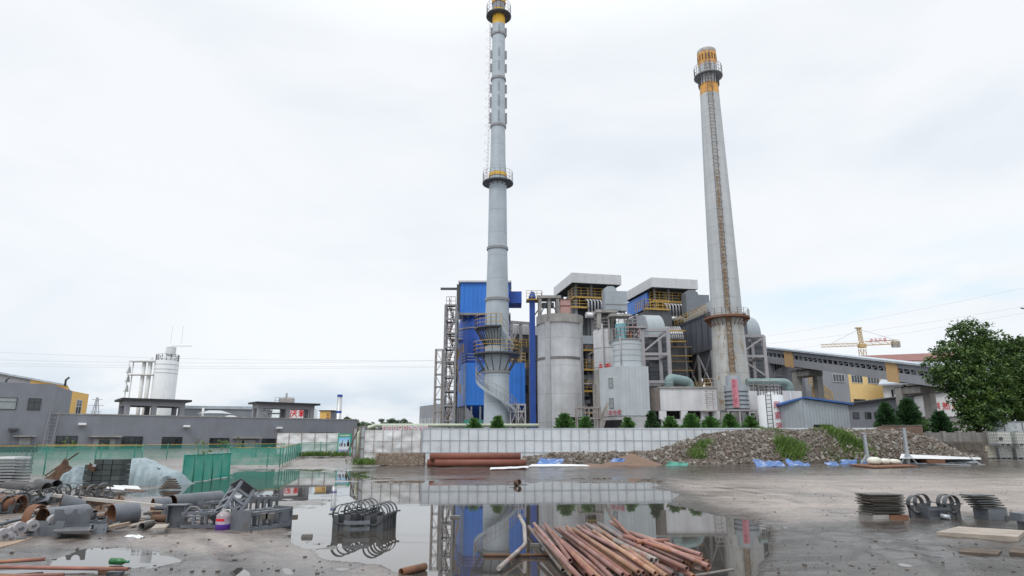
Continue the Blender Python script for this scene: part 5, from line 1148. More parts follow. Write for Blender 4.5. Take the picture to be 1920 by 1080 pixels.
# ================================================================ conveyor gallery on piers
Ya, Yb = 86., 60.; top0, top1 = P(1424, 649, Ya), P(1800, 690, Yb); th = 2.1
d = (top1 - top0); Lg = math.hypot(d.x, d.y); ang = math.atan2(d.y, d.x); slope = d.z / Lg; Fg = frame((top0.x, top0.y, 0), ang)
def gz(u): return top0.z + slope * u
cg = thing('conveyor_gallery', 'long sloping grey conveyor gallery with window strip and tan panels', 'conveyor bridge', Fg(Lg / 2, 0, gz(Lg / 2) - th))
def gbox(mb, u0, u1, v0, v1, a, b):
    mb.hexa([Fg(u0, v0, gz(u0) - a), Fg(u1, v0, gz(u1) - a), Fg(u1, v1, gz(u1) - a), Fg(u0, v1, gz(u0) - a), Fg(u0, v0, gz(u0) - b), Fg(u1, v0, gz(u1) - b), Fg(u1, v1, gz(u1) - b), Fg(u0, v1, gz(u0) - b)]); return mb
gbox(MB(), 0, Lg, 0, 3, th, 1.2).build('lower_wall', C['render_mid'], cg)
gbox(MB(), 0, Lg, 0, 3, .72, .22).build('upper_wall', C['render_mid'], cg)
gbox(MB(), 0, Lg, .3, 2.7, 1.197, .723).build('window_strip', C['glass'], cg)
mb = MB(); n = int(Lg / .75); rnd = random.Random(2)
for i in range(n):
    u = Lg * i / n; gbox(mb, u, u + .1, .02, .28, 1.197, .723)
    if rnd.random() < .6: mb.bar(Fg(u, .15, gz(u) - 1.18), Fg(u + .7, .15, gz(u + .7) - .75), .07)
mb.each('lattice_bar', C['render_mid'], cg)
mb = MB()
for i in range(n):
    if rnd.random() < .3: u = Lg * i / n; gbox(mb, u + .15, u + .6, .285, .297, 1.17, .76)
mb.each('bright_pane', C['glass_pale'], cg)
gbox(MB(), -.2, Lg + .2, -.3, 3.3, .217, .02).build('roof', C['roof_pale'], cg)
def upx(px):   # run length at which the gallery face meets a picture column
    lo, hi = 0., Lg
    for _ in range(40):
        m = (lo + hi) / 2; p = Fg(m, 0, gz(m) - 1.1); w = p.y * CP + (p.z - CH) * SP
        if 960 + FPX * p.x / w < px: lo = m
        else: hi = m
    return lo
for p0, p1 in ((1471, 1487), (1662, 1684)): gbox(MB(), upx(p0), upx(p1), -.06, 3.06, th + .15, .222).build('tan_panel', C['tan_panel'], cg)
for k, (p0, p1, lb) in enumerate(((1483, 1503, 'left concrete pier of two columns under the conveyor gallery'), (1676, 1706, 'right concrete pier of two columns under the conveyor gallery, behind the conifers'))):
    u0, u1 = upx(p0), upx(p1); t = thing('gallery_pier', lb, 'pier', Fg((u0 + u1) / 2, 1.5, terr(70))); mb = MB(); zt_ = gz(u1) - th - .2
    for u, v in ((u0, .2), (u1, 1.7)): mb.fbox(Fg, u - .38, u + .38, v, v + .8, terr(70), zt_)
    mb.each('column', C['concrete_raw'], t)
    mb = MB(); mb.fbox(Fg, u0 - .6, u1 + .6, .3, 2.4, zt_ - .75, zt_ - .1); mb.fbox(Fg, u0 - .7, u0 + .7, .1, 2.8, zt_ + .002, zt_ + .2); mb.fbox(Fg, u1 - .7, u1 + .7, .1, 2.8, zt_ + .002, zt_ + .2); mb.build('crossbeam', C['concrete_dark'], t)

# ================================================================ halls at the right
t, F, w, zt = facade('turbine_hall', 'mid grey hall with bright ochre corner bay and small high windows under the gallery', 'building', 1490, 1661, 684, 88, 96, 14, 'render_mid')
def u_at(F, w, px, z):
    lo, hi = -5., w + 20
    for _ in range(40):
        m = (lo + hi) / 2; p = F(m, 0, z); q = p.y * CP + (p.z - CH) * SP
        if 960 + FPX * p.x / q < px: lo = m
        else: hi = m
    return lo
ua = u_at(F, w, 1594, 8); MB().fbox(F, ua, w + .02, -.05, 6, terr(90), zt - .003).build('ochre_bay', C['yellow_pale'], t)
for px0, px1 in ((1561, 1582), (1595.5, 1616), (1626, 1647)):
    z = Z(709, 92); window(t, F, u_at(F, w, px0, z), u_at(F, w, px1, z), z - .5, z + .5, 3, 0, 'glass', 'white', -.055)
z = Z(755, 94); window(t, F, u_at(F, w, 1601, z), u_at(F, w, 1622, z), z - .6, z + .4, 1, 0, 'glass', 'roof_dark', -.055)
mb = MB(); u0 = u_at(F, w, 1513, 5); flight(mb, F(u0, -1.4, Z(725, 88)), F(u0 + 3.0, -1.4, Z(752, 88)), 1.0, (0, 1, 0)); rail(mb, [F(u0 - 1.2, -1.9, Z(725, 88)), F(u0, -1.9, Z(725, 88)), F(u0 + 3.0, -1.9, Z(752, 88))], 1.1, .7, .08); mb.bar(F(u0, -1.4, terr(88)), F(u0, -1.4, Z(725, 88)), .2); mb.build('yellow_stair', C['yellow_steel'], t)
t, F, w, zt = facade('control_building', 'grey building with tall mullioned windows just right of the steel portal frame', 'building', 1422, 1512, 672, 84, 86, 9, 'render_grey')
for px0, px1, py in ((1427, 1439, 693), (1452, 1465, 690)): z = Z(py, 84); window(t, F, u_at(F, w, px0, z), u_at(F, w, px1, z), z - .9, z + .9, 2, 0, 'glass', 'white_wall')
z = Z(716, 84); window(t, F, u_at(F, w, 1489, z), u_at(F, w, 1496, z), z - 1, z + .8, 1, 0)
t, F, w, zt = facade('coal_shed', 'pale shed with blue-grey roof between ochre bay and big tree', 'building', 1661, 1800, 723, 92, 86, 12, 'white_wall')
mb = MB(); mb.hexa([F(-.3, -.8, zt), F(w, -.8, zt), F(w, 7, zt + 3.4), F(-.3, 7, zt + 3.4), F(-.3, -.8, zt + .18), F(w, -.8, zt + .18), F(w, 7, zt + 3.58), F(-.3, 7, zt + 3.58)]); mb.build('roof', C['roof_pale'], t)
mb = MB()
for px0, px1 in ((1672, 1676), (1688, 1704), (1717, 1722), (1730, 1790)): z = Z(739, 90); mb.fbox(F, u_at(F, w, px0, z), u_at(F, w, px1, z), -.04, -.003, z - .7, z + .7)
mb.each('opening', C['black'], t)
# low workshop: grey left half, white gable with red characters
Yg = 70.; xa, xm, xb = XZ(1590, 3, Yg), XZ(1718, 4, Yg), XZ(1840, 4, Yg); z0 = terr(Yg)
wg = thing('gable_workshop', 'low workshop with grey left half and white gable bearing red characters', 'building', (xm, Yg, z0))
zl, zm, ztp = Z(761, Yg), Z(744, Yg), Z(733.5, Yg)
MB().prism([(xa, Yg, z0), (xm, Yg, z0), (xm, Yg, zm), (xa, Yg, zl)], (0, 9, 0)).build('grey_wall', C['render_grey'], wg)
zbt = Z(781, Yg); MB().prism([(xm + .003, Yg - .05, zbt), (xb, Yg - .05, zbt), (xb, Yg - .05, zm + .3), ((xm + xb) / 2 + 1, Yg - .05, ztp), (xm + .003, Yg - .05, zm)], (0, 9, 0)).build('white_gable', C['white'], wg)
MB().box(xm + .003, xb, Yg + .1, Yg + 8, z0, zbt - .003).build('gable_base', C['concrete_raw'], wg)
mb = MB()
for (x0, za), (x1, zb2) in (((xa - .2, zl), (xm, zm)), ((xm, zm), ((xm + xb) / 2 + 1, ztp))): mb.hexa([(x0, Yg - .35, za + .004), (x1, Yg - .35, zb2 + .004), (x1, Yg + 9.2, zb2 + .004), (x0, Yg + 9.2, za + .004), (x0, Yg - .35, za + .2), (x1, Yg - .35, zb2 + .2), (x1, Yg + 9.2, zb2 + .2), (x0, Yg + 9.2, za + .2)])
mb.build('roof_edge', C['roof_dark'], wg)
F = frame((xa, Yg, 0), 0)
for px0, px1 in ((1600, 1609.5), (1622.5, 1632.5), (1640, 1649)): z = Z(779, Yg); window(wg, F, XZ(px0, z, Yg) - xa, XZ(px1, z, Yg) - xa, z - .28, z + .28, 0, 0)
lettering('gable_text', '供热站', C['red'], wg, (XZ(1747, Z(759, Yg), Yg), Yg - .05, Z(766.5, Yg)), (1, 0, 0), (0, 0, 1), 15 * pxm(Yg, 5), 1.22, False, .06)
# far hall with red tiled roof and the tower crane
t, F, w, zt = facade('tiled_hall', 'far long hall whose red tiled ridge shows over the gallery', 'building', 1556, 1830, 684, 130, 122, 14, 'render_mid')
mb = MB(); mb.hexa([F(-.5, -.6, zt), F(w, -.6, zt), F(w, 6, zt + 2.0), F(-.5, 6, zt + 2.0), F(-.5, -.6, zt + .25), F(w, -.6, zt + .25), F(w, 6, zt + 2.25), F(-.5, 6, zt + 2.25)]); mb.build('roof', C['tile_red'], t)
Yc = 240.; q = P(1616, 650, Yc); cr_ = thing('tower_crane', 'yellow tower crane with red sign over the tiled roof', 'crane', (q.x, Yc, terr(Yc)))
def lattice(mb, a, b, s, n, t=.12):
    a, b = Vector(a), Vector(b); d = (b - a).normalized(); up = Vector((0, 1, 0)) if abs(d.z) > .9 else Vector((0, 0, 1)); e = d.cross(up).normalized() * s / 2; f = e.cross(d).normalized() * s / 2; off = [e + f, e - f, -e - f, -e + f]
    for o in off: mb.bar(a + o, b + o, t)
    for i in range(n):
        p, r = a.lerp(b, i / n), a.lerp(b, (i + 1) / n)
        for k in range(4): mb.bar(p + off[k], r + off[(k + 1) % 4] if i % 2 else r + off[k - 1], t * .6)
zj = Z(644, Yc)
mb = MB(); lattice(mb, (q.x, Yc, terr(Yc)), (q.x, Yc, zj - 2), 1.8, 16, .18); mb.build('mast', C['crane'], cr_)
mb = MB(); lattice(mb, (q.x + 1, Yc, zj), (P(1683, 637, Yc).x, Yc, zj + .6), 1.4, 9, .15); mb.build('counter_jib', C['crane'], cr_)
mb = MB(); lattice(mb, (q.x - 1, Yc, zj - .4), (P(1540, 652, Yc).x, Yc, zj - .9), 1.0, 18, .11); mb.build('jib', C['crane'], cr_)
mb = MB(); lattice(mb, (q.x, Yc, zj), (q.x - .3, Yc, Z(616, Yc)), 1.0, 6, .2); mb.box(q.x - 1.6, q.x + .6, Yc - .6, Yc + .6, Z(616, Yc), Z(614, Yc)); mb.build('apex', C['crane'], cr_)
x = P(1678, 640, Yc).x; MB().box(x - 1.2, x + 1.5, Yc - .7, Yc + .7, Z(651, Yc), Z(640, Yc)).build('counterweight', C['concrete_raw'], cr_)
MB().box(q.x - 1.1, q.x + 1.3, Yc - 1, Yc + 1, Z(652, Yc), Z(645, Yc)).build('cab', C['crane'], cr_)
mb = MB(); ap = Vector((q.x - .3, Yc, Z(617, Yc))); mb.tube(ap, (P(1680, 636, Yc).x, Yc, zj + 1.2), .06, 5); mb.tube(ap, (P(1560, 648, Yc).x, Yc, zj), .06, 5); mb.build('stay', C['wire'], cr_)
lettering('crane_text', '建筑起重', C['red_faded'], cr_, (q.x + 2.6, Yc - .95, zj + .5), (1, 0, .06), (0, 0, 1), 1.35, 1.25, False, .08)

# ================================================================ long grey workshop at the left
YL0 = 75.; hL = Z(777, YL0); xA = XZ(130, hL, YL0); YL1 = (hL - CH) / (ray(960, 788).z / ray(960, 788).y); xB = XZ(670, hL, YL1)
dL = Vector((xB - xA, YL1 - YL0, 0)); LL = dL.length; aL = math.atan2(dL.y, dL.x); FL = frame((xA, YL0, 0), aL); z0 = -.1
wk = thing('grey_workshop', 'long low grey rendered workshop with a row of dark windows behind green netting', 'building', FL(LL / 2, 3, terr(85)))
uS = u_at(FL, LL, 95, hL - 1)
MB().fbox(FL, uS + .003, LL, 0, 14, z0, hL).build('wall', C['render_grey'], wk)
MB().fbox(FL, uS + .003, LL + .05, -.05, 14.05, hL + .003, hL + .13).build('parapet_cap', C['concrete_raw'], wk)
def UL(px, py): 
    z = hL - 2
    return u_at(FL, LL, px, z)
def zL(px, py): u = u_at(FL, LL, px, hL - 2); return Z(py, FL(u, 0, 0).y)
for px0, px1, pt, pb in ((108, 146, 818, 838), (231, 268, 819, 839), (306, 342, 820, 840), (395, 430, 822, 841), (493, 519, 823, 842)):
    window(wk, FL, UL(px0, 0), UL(px1, 0), zL(px0, pb), zL(px0, pt), 2, .55, 'glass', 'black')
for px0, px1, pt in ((188, 208, 823), (453, 472, 825)):
    u0, u1 = UL(px0, 0), UL(px1, 0); zt = zL(px0, pt); o = MB().fbox(FL, u0 - .55, u1 + .55, -.05, -.003, terr(80) - .2, zt).build('door', C['door'], wk)
    MB().fbox(FL, (u0 + u1) / 2 - .55, (u0 + u1) / 2 + (.55 if px0 < 300 else -.25), -.07, -.053, terr(80), zt - .05).build('doorway', C['glass'], o)
    MB().fbox(FL, u0 - 1.1, u1 + 1.1, -1.1, -.003, zt + .2, zt + .36).build('awning', C['concrete_raw'], wk)
u0, u1 = UL(580, 0), UL(622, 0); MB().fbox(FL, u0, u1, -1.0, -.003, zL(580, 812), zL(580, 810.5)).build('awning', C['steel_dark'], wk)
for px, py in ((151, 796), (347, 800), (521, 803)):
    p = FL(UL(px, 0), -.35, zL(px, py)); o = MB().cbox(p, .75, .5, .22, aL, R(-15)).build('wall_lamp', C['white'], wk); MB().bar(p, FL(UL(px, 0), -.003, zL(px, py) - .1), .07).build('lamp_arm', C['steel_dark'], o)
mb = MB(); u = UL(97, 0)
ladder(mb, FL(u - .3, -.9, terr(75)), FL(u, -.2, hL + .4), .85, .38, .07, FL(1, 0, 0) - FL(0, 0, 0)); mb.build('wall_ladder', C['steel_grey'], wk)
# two storey block at its left end
u2 = u_at(FL, LL, 95, hL - 1); h2 = Z(721, FL(u2, 0, 0).y); tb2 = thing('two_storey_block', 'two storey grey block with ochre corner at the left edge', 'building', FL(u2 - 5, 3, terr(75)))
MB().fbox(FL, u2 - 34, u2, -.12, 11, z0, h2).build('wall', C['render_grey'], tb2)
c0 = FL(u2, .003, 0); dd = math.hypot(1, 1)
Yf = (h2 - CH) / (ray(960, 737).z / ray(960, 737).y); pe = Vector((XZ(165, h2 - 1, Yf), Yf, 0)); pd = Vector((XZ(134, h2 - 1, c0.y + (Yf - c0.y) * .58), c0.y + (Yf - c0.y) * .58, 0))
MB().prism([(c0.x + .003, c0.y, hL * 0), (pd.x, pd.y, 0), (pd.x - 8, pd.y, 0), (c0.x - 6, c0.y + 1, 0)], (0, 0, h2 - .15)).build('side_wall', C['render_grey'], tb2)
MB().prism([(pd.x + .003, pd.y + .003, 0), (pe.x, pe.y, 0), (pe.x - 10, pe.y, 0), (pd.x - 8, pd.y + .003, 0)], (0, 0, h2 - .15)).build('ochre_corner', C['yellow_wall'], tb2)
e2 = pe - pd; F2 = frame((pd.x, pd.y, 0), math.atan2(e2.y, e2.x)); wz = Z(766, pd.y + 2)
window(tb2, F2, e2.length * .32, e2.length * .62, wz - 1.2, wz + 1.1, 1, .35, 'glass', 'white', 0)
for px0, px1, pt, pb, gm in ((-14, 23, 748, 768, 'glass_pale'), (51, 73, 748, 768, 'glass')):
    window(tb2, FL, u_at(FL, LL, px0, h2 - 3) if px0 > 0 else u2 - 10.2, u_at(FL, LL, px1, h2 - 3), Z(pb, 73), Z(pt, 73), 1, .35, gm, 'roof_dark', -.12)
um0, um1 = u_at(FL, LL, -30, 4), u_at(FL, LL, 17, 4); MB().fbox(FL, um0, um1, -.16, -.123, terr(73), Z(808, 72)).build('roller_door', C['white'], tb2)
MB().fbox(FL, um0 - .3, um1 + .6, -1.4, -.123, Z(806.5, 72), Z(803, 72)).build('awning', C['steel_dark'], tb2)
ud0, ud1 = u_at(FL, LL, 40, 3), u_at(FL, LL, 61, 3); MB().fbox(FL, ud0, ud1, -.16, -.123, terr(73), Z(821, 72)).build('door', C['door'], tb2)
MB().fbox(FL, ud0 - .6, ud1 + .4, -1.2, -.123, Z(819, 72), Z(816.5, 72)).build('awning', C['concrete_raw'], tb2)
# gable of the hall behind
Yq = 92.; gh = thing('gabled_hall', 'grey gabled hall with ochre verge rising behind the two storey block', 'building', (P(20, 720, Yq).x, Yq, terr(90)))
pts = [P(-200, 664, Yq), P(0, 698.5, Yq), P(58, 710.5, Yq), P(128, 724.5, Yq)]
MB().prism([(pts[0].x, Yq, 0), (pts[2].x, Yq, 0), (pts[2].x, Yq, pts[2].z), (pts[0].x, Yq, pts[0].z)], (-9, 14, 0)).build('wall', C['render_mid'], gh)
MB().prism([(pts[2].x + .003, Yq, 0), (pts[3].x, Yq, 0), (pts[3].x, Yq, pts[3].z), (pts[2].x + .003, Yq, pts[2].z)], (-9, 14, 0)).build('ochre_wall', C['yellow_wall'], gh)
mb = MB(); q = [p + Vector((0, -.3, .003)) for p in (pts[0], pts[3])]; mb.hexa([q[0], q[1], q[1] + Vector((-9, 14.5, 0)), q[0] + Vector((-9, 14.5, 0)), q[0] + Vector((0, 0, .25)), q[1] + Vector((0, 0, .25)), q[1] + Vector((-9, 14.5, .25)), q[0] + Vector((-9, 14.5, .25))]); mb.build('roof_verge', C['roof_pale'], gh)
for px, py, lb in ((12, 712, 'thin dark roof post on the two storey block, nearer the left edge'), (122, 722, 'bent dark roof post on the ochre cornered block')):
    p = P(px, py, 76); t = thing('roof_post', lb, 'post', p); p.z = h2; MB().sweep([p, p + Vector((0, 0, .7)), p + Vector((.35, 0, 1.0))], .12, 7).build('pipe', C['steel_dark'], t)
# rooftop canopies
def canopy(label, px0, px1, pyt, pm, dep, v0):
    u0, u1 = u_at(FL, LL, px0, hL + 1.5), u_at(FL, LL, px1, hL + 1.5); um = u_at(FL, LL, pm, hL + 1.5); zt = Z(pyt, FL(u0, v0, 0).y); t = thing('rooftop_canopy', label, 'canopy', FL((u0 + u1) / 2, v0 + dep / 2, hL + .13)); w = .55
    for u in (u0 + .3, um, u1 - w - .5):
        for v in (v0, v0 + dep - w): MB().fbox(FL, u, u + w, v, v + w, hL + .133, zt - .85).build('post', C['render_mid'], t)
    mb = MB(); mb.fbox(FL, u0 + .3, u1 - .5, v0 - .02, v0 + w, zt - .847, zt - .26); mb.fbox(FL, u0 + .3, u1 - .5, v0 + dep - w, v0 + dep, zt - .847, zt - .26)
    for u in (u0 + .303, um, u1 - w - .503): mb.fbox(FL, u, u + w - .006, v0 + w + .003, v0 + dep - w - .003, zt - .84, zt - .27)
    mb.build('beams', C['render_mid'], t); MB().fbox(FL, u0 - .2, u1 + .1, v0 - .6, v0 + dep + .4, zt - .257, zt).build('roof', C['roof_dark'], t)
    return u0, u1, zt
canopy('concrete rooftop canopy in front of the white silo', 231, 357, 746, 287, 5.0, .4)
cu0, cu1, czt = canopy('concrete rooftop canopy in front of the white sign with red characters', 482, 598, 753, 539, 2.6, .4)
# white silo behind the workshop
Yw = 108.; c = P(305, 710, Yw); rW = 20.5 * pxm(Yw, 12); ws = thing('white_silo', 'white ribbed silo with side pipes rising behind the rooftop canopy', 'silo', (c.x, Yw, terr(Yw)))
wx = XZ(299.5, hL, Yw); zt = Z(678, Yw); MB().lathe(wx, Yw, [(rW, terr(Yw)), (rW, zt), (rW * .3, zt + .9), (.01, zt + .95)], 40).build('silo_shell', C['tank_white'], ws)
mb = MB()
for py in (685, 694, 701): z = Z(py, Yw); mb.ring(wx, Yw, rW - .01, rW + .02, z, z + .08, 40)
mb.build('hoops', C['alu'], ws)
mb = MB().cyl(wx + .4, Yw, .8, zt + 1.2, zt + 2.4, 20); mb.lathe(wx + .4, Yw, [(.8, zt + 1.2), (.3, zt + .9)], 20); mb.build('vent_filter', C['tank_white'], ws)
mb = MB(); ring_rail(mb, wx, Yw, rW - .1, zt, n=16, h=1.1, t=.06); mb.bar((wx + .4, Yw, zt + 2.6), (wx + 3.8, Yw, zt + 2.6), .07); mb.bar((wx + .2, Yw, zt + 3), (wx + .2, Yw, zt + 6), .025); mb.bar((wx + 2.0, Yw, zt + 3), (wx + 2, Yw, zt + 6), .025); mb.build('railing', C['steel_lilac'], ws)
mb = MB()
for dx, r in ((-.5, .33), (-1.5, .3), (-3.3, .10), (-4.0, .10)): mb.tube((wx - rW + dx, Yw - .8, terr(Yw)), (wx - rW + dx, Yw - .8, zt + (.6 if dx > -1 else -.2)), r, 10)
for py in (703, 678): mb.box(wx - rW - 3.7, wx - rW + .6, Yw - 1.6, Yw - .2, Z(py, Yw) - .15, Z(py, Yw))
mb.each('side_pipe', C['white'], ws)
mb = MB()
for py in (692, 709, 727): p = Vector((wx - rW - 3.7, Yw - .8, Z(py, Yw))); mb.lathe(p.x - .1, p.y, [(.55, p.z - .7), (.35, p.z), (.1, p.z + .4)], 10, R(90), R(270))
mb.each('stair_guard', C['tank_white'], ws)
# second grey roof behind and its vents
t, F, w, zt = facade('rear_workshop', 'flat grey rear hall behind the long workshop between the two canopies', 'building', 330, 500, 766, 112, 116, 10, 'render_grey')
MB().fbox(F, -.2, w + .2, -.2, 10, zt + .003, zt + .5).build('roof_edge', C['roof_pale'], t)
q = P(403, 776, 95); rv = thing('roof_ventilator', 'grey conical roof ventilator on the long workshop', 'ventilator', (q.x, 95, hL))
MB().cyl(q.x, 95, 2.0, hL, Z(776, 95), 24).build('drum', C['grey_clad'], rv); MB().lathe(q.x, 95, [(2.3, Z(776, 95) + .003), (.9, Z(770, 95)), (.05, Z(769.5, 95))], 24).build('cone', C['grey_clad_l'], rv)
q = P(430, 779, 95); rl2 = thing('roof_light', 'low white domed roof light beside the conical ventilator', 'roof light', (q.x, 95, hL)); MB().lathe(q.x, 95, [(1.1, hL), (1.1, Z(781, 95)), (.7, Z(779.5, 95)), (.05, Z(779, 95))], 24).build('dome', C['white'], rl2); MB().ring(q.x, 95, 1.0, 1.2, hL, hL + .3, 24).build('kerb', C['concrete_raw'], rl2)
q = P(380, 778, 90); t = thing('vent_post', 'thin pale vent post on the workshop roof right of the first canopy', 'post', (q.x, 90, hL)); MB().tube((q.x, 90, hL), (q.x, 90, Z(765, 90)), .16, 8).build('pipe', C['white'], t)
# lettered white tank seen through the second canopy
Ya_ = 104.; x0, x1 = XZ(494, hL, Ya_), XZ(577, hL, Ya_); zt = Z(764, Ya_); at = thing('anaerobic_tank', 'long white tank with large red characters seen through the second canopy', 'tank', ((x0 + x1) / 2, Ya_, terr(Ya_)))
MB().lathe((x0 + x1) / 2, Ya_ + 4.2, [((x1 - x0) / 2, terr(Ya_)), ((x1 - x0) / 2, zt), (.05, zt + .6)], 40).build('tank_shell', M('white sheet', (.60, .67, .68), .5, var=.05, streak=.06), at)
mb = MB(); xs0, xs1 = XZ(541, hL, Ya_ - 1), XZ(580, hL, Ya_ - 1); mb.box(xs0, xs1, Ya_ - 1.2, Ya_ - 1.05, hL - 2, zt - .1); mb.build('sign_board', C['white'], at)
for ch_, px, sz in (('厌', 543, 1.15), ('氧', 559, 1.15), ('罐', 570.5, .85)): lettering('sign_letter', ch_, C['red'], at, (XZ(px, hL + 1, Ya_ - 1.2), Ya_ - 1.22, Z(781.5, Ya_)), (1, 0, 0), (0, 0, 1), sz * 12.5 * pxm(Ya_, 6))
mb = MB(); pz = [(493, 766), (502, 776), (529, 776), (540, 784)]; qq = [(XZ(a, hL, Ya_ - 1.5), Ya_ - 1.5, Z(b, Ya_)) for a, b in pz]; mb.sweep(qq, .12, 7); mb.sweep([(a, b, c - .9) for a, b, c in qq], .08, 7)
for k in (1, 2): mb.bar(qq[k], (qq[k][0], qq[k][1], qq[k][2] - 2.5), .1)
mb.build('stair_rail', C['steel_dark'], at)
q = P(536, 745, Ya_ + 6); t = thing('roof_machine', 'small rusty machine with blue mast standing above the second canopy', 'machine', (q.x, Ya_ + 6, zt + .4)); MB().box(q.x - 1, q.x + 1.2, Ya_ + 5.5, Ya_ + 7, zt + .3, Z(747, Ya_ + 6)).build('deck', C['steel_tan'], t)
mb = MB(); mb.bar((q.x + .1, Ya_ + 6, zt + .3), (q.x + .1, Ya_ + 6, Z(737, Ya_ + 6)), .25); rail(mb, [(q.x - 1.6, Ya_ + 5.5, zt + .4), (q.x + 1.6, Ya_ + 5.5, zt + .4)], 1.5, .8, .07); mb.build('mast', C['steel_lilac'], t)
# ochre cabin and flue
Yo = 100.; x0, x1 = XZ(599, hL, Yo), XZ(619, hL, Yo); z1_ = Z(771, Yo); oc = thing('ochre_cabin', 'small ochre cabin with dark lettering above the workshop roof', 'cabin', ((x0 + x1) / 2, Yo, terr(Yo)))
MB().box(x0, x1, Yo, Yo + 3, terr(Yo), z1_).build('wall', C['yellow_wall'], oc); MB().prism([(x1 + .003, Yo + .05, terr(Yo)), (x1 + .8, Yo + 2.5, terr(Yo)), (x1 + .003, Yo + 3, terr(Yo))], (0, 0, z1_ - terr(Yo))).build('side_wall', C['render_grey'], oc); MB().box(x0 - .15, x1 + .5, Yo - .15, Yo + 3, z1_ + .003, z1_ + .15).build('roof', C['roof_dark'], oc)
lettering('cabin_text', '沼气柜', C['rusty'], oc, (XZ(611, hL, Yo), Yo - .003, z1_ - .75), (1, 0, 0), (0, 0, 1), .55, 1.1, True)
x0 = XZ(636, hL + 2, Yo); r = 4.6 * pxm(Yo, 6); fl = thing('roof_flue', 'slim pale metal flue with blue bands above the workshop roof', 'flue', (x0, Yo, terr(Yo)))
MB().lathe(x0, Yo, [(r * 1.1, terr(Yo)), (r, Z(741, Yo)), (r * .8, Z(741, Yo)), (r * .8, Z(744, Yo))], 24).build('shaft', C['alu'], fl)
for py in (741.5, 772): MB().ring(x0, Yo, r * .98, r * 1.08, Z(py, Yo) - .2, Z(py, Yo) + .12, 24).build('blue_band', C['blue_deep'], fl)
# lattice pylon far off
Yp = 420.; q = P(178, 778, Yp); py_ = thing('transmission_pylon', 'far lattice transmission pylon right of the ochre corner', 'pylon', (q.x, Yp, terr(Yp)))
mb = MB(); tp = Vector((q.x, Yp, Z(745, Yp))); hw = 3.2
for a, b in ((-1, -1), (1, -1), (1, 1), (-1, 1)): mb.bar((q.x + a * hw, Yp + b * hw, 0), tp + Vector((a * .3, b * .3, 0)), .35)
for i in range(8):
    t0, t1 = i / 8, (i + 1) / 8; za_, zb2 = tp.z * t0, tp.z * t1; wa, wb = hw + (.3 - hw) * t0, hw + (.3 - hw) * t1; mb.bar((q.x - wa, Yp - wa, za_), (q.x + wb, Yp - wb, zb2), .22); mb.bar((q.x + wa, Yp - wa, za_), (q.x - wb, Yp - wb, zb2), .22)
mb.build('tower_body', C['wire'], py_)
mb = MB()
for f_, l in ((.95, 3.4), (.82, 4.8), (.68, 3.8)): mb.bar((q.x - l, Yp, tp.z * f_), (q.x + l, Yp, tp.z * f_), .35)
mb.build('cross_arm', C['wire'], py_)
# overhead wires
for i, (pa, pb, sag, Yx) in enumerate((((-60, 658), (1060, 672), 18, 125), ((-60, 673), (1060, 668), 18, 126), ((-60, 680), (1060, 682), 12, 127), ((-60, 684.5), (1060, 684), 12, 128))):
    a, b = P(*pa, Yx), P(*pb, Yx + 10); n = 30; t = MB(); t.sweep([a.lerp(b, k / n) - Vector((0, 0, sag * .06 * 4 * (k / n) * (1 - k / n))) for k in range(n + 1)], .016, 4)
    tag(t.build('overhead_wire', C['wire'], None, a), 'thin overhead cable crossing the sky left of the plant, ' + ('topmost of four', 'second from the top', 'third from the top', 'lowest of four')[i], 'cable', 'overhead cables left of the plant')
for i, (pa, pb, Yx) in enumerate((((1440, 630), (2000, 522), 110), ((1440, 645), (2000, 560), 111), ((1440, 660), (2000, 572), 112))):
    a, b = P(*pa, Yx + 40), P(*pb, Yx); n = 24; t = MB(); t.sweep([a.lerp(b, k / n) - Vector((0, 0, 2.2 * (k / n) * (1 - k / n))) for k in range(n + 1)], .014, 4)
    tag(t.build('overhead_wire', C['wire'], None, a), 'thin overhead cable rising to the right over the gallery, ' + ('topmost of three', 'middle of three', 'lowest of three')[i], 'cable', 'overhead cables right of the plant')
q = P(1921, 579, 80); t = thing('insulator_arm', 'dark insulator arm poking in at the right edge above the tree', 'insulator', q); MB().sweep([q + Vector((-.45, 0, .1)), q + Vector((.2, 0, .0)), q + Vector((1.2, 0, .3))], .09, 7).build('arm', C['steel_dark'], t); MB().tube(q + Vector((.2, 0, .0)), q + Vector((.3, 0, -.6)), .05, 7).build('hanger', C['steel_dark'], t)

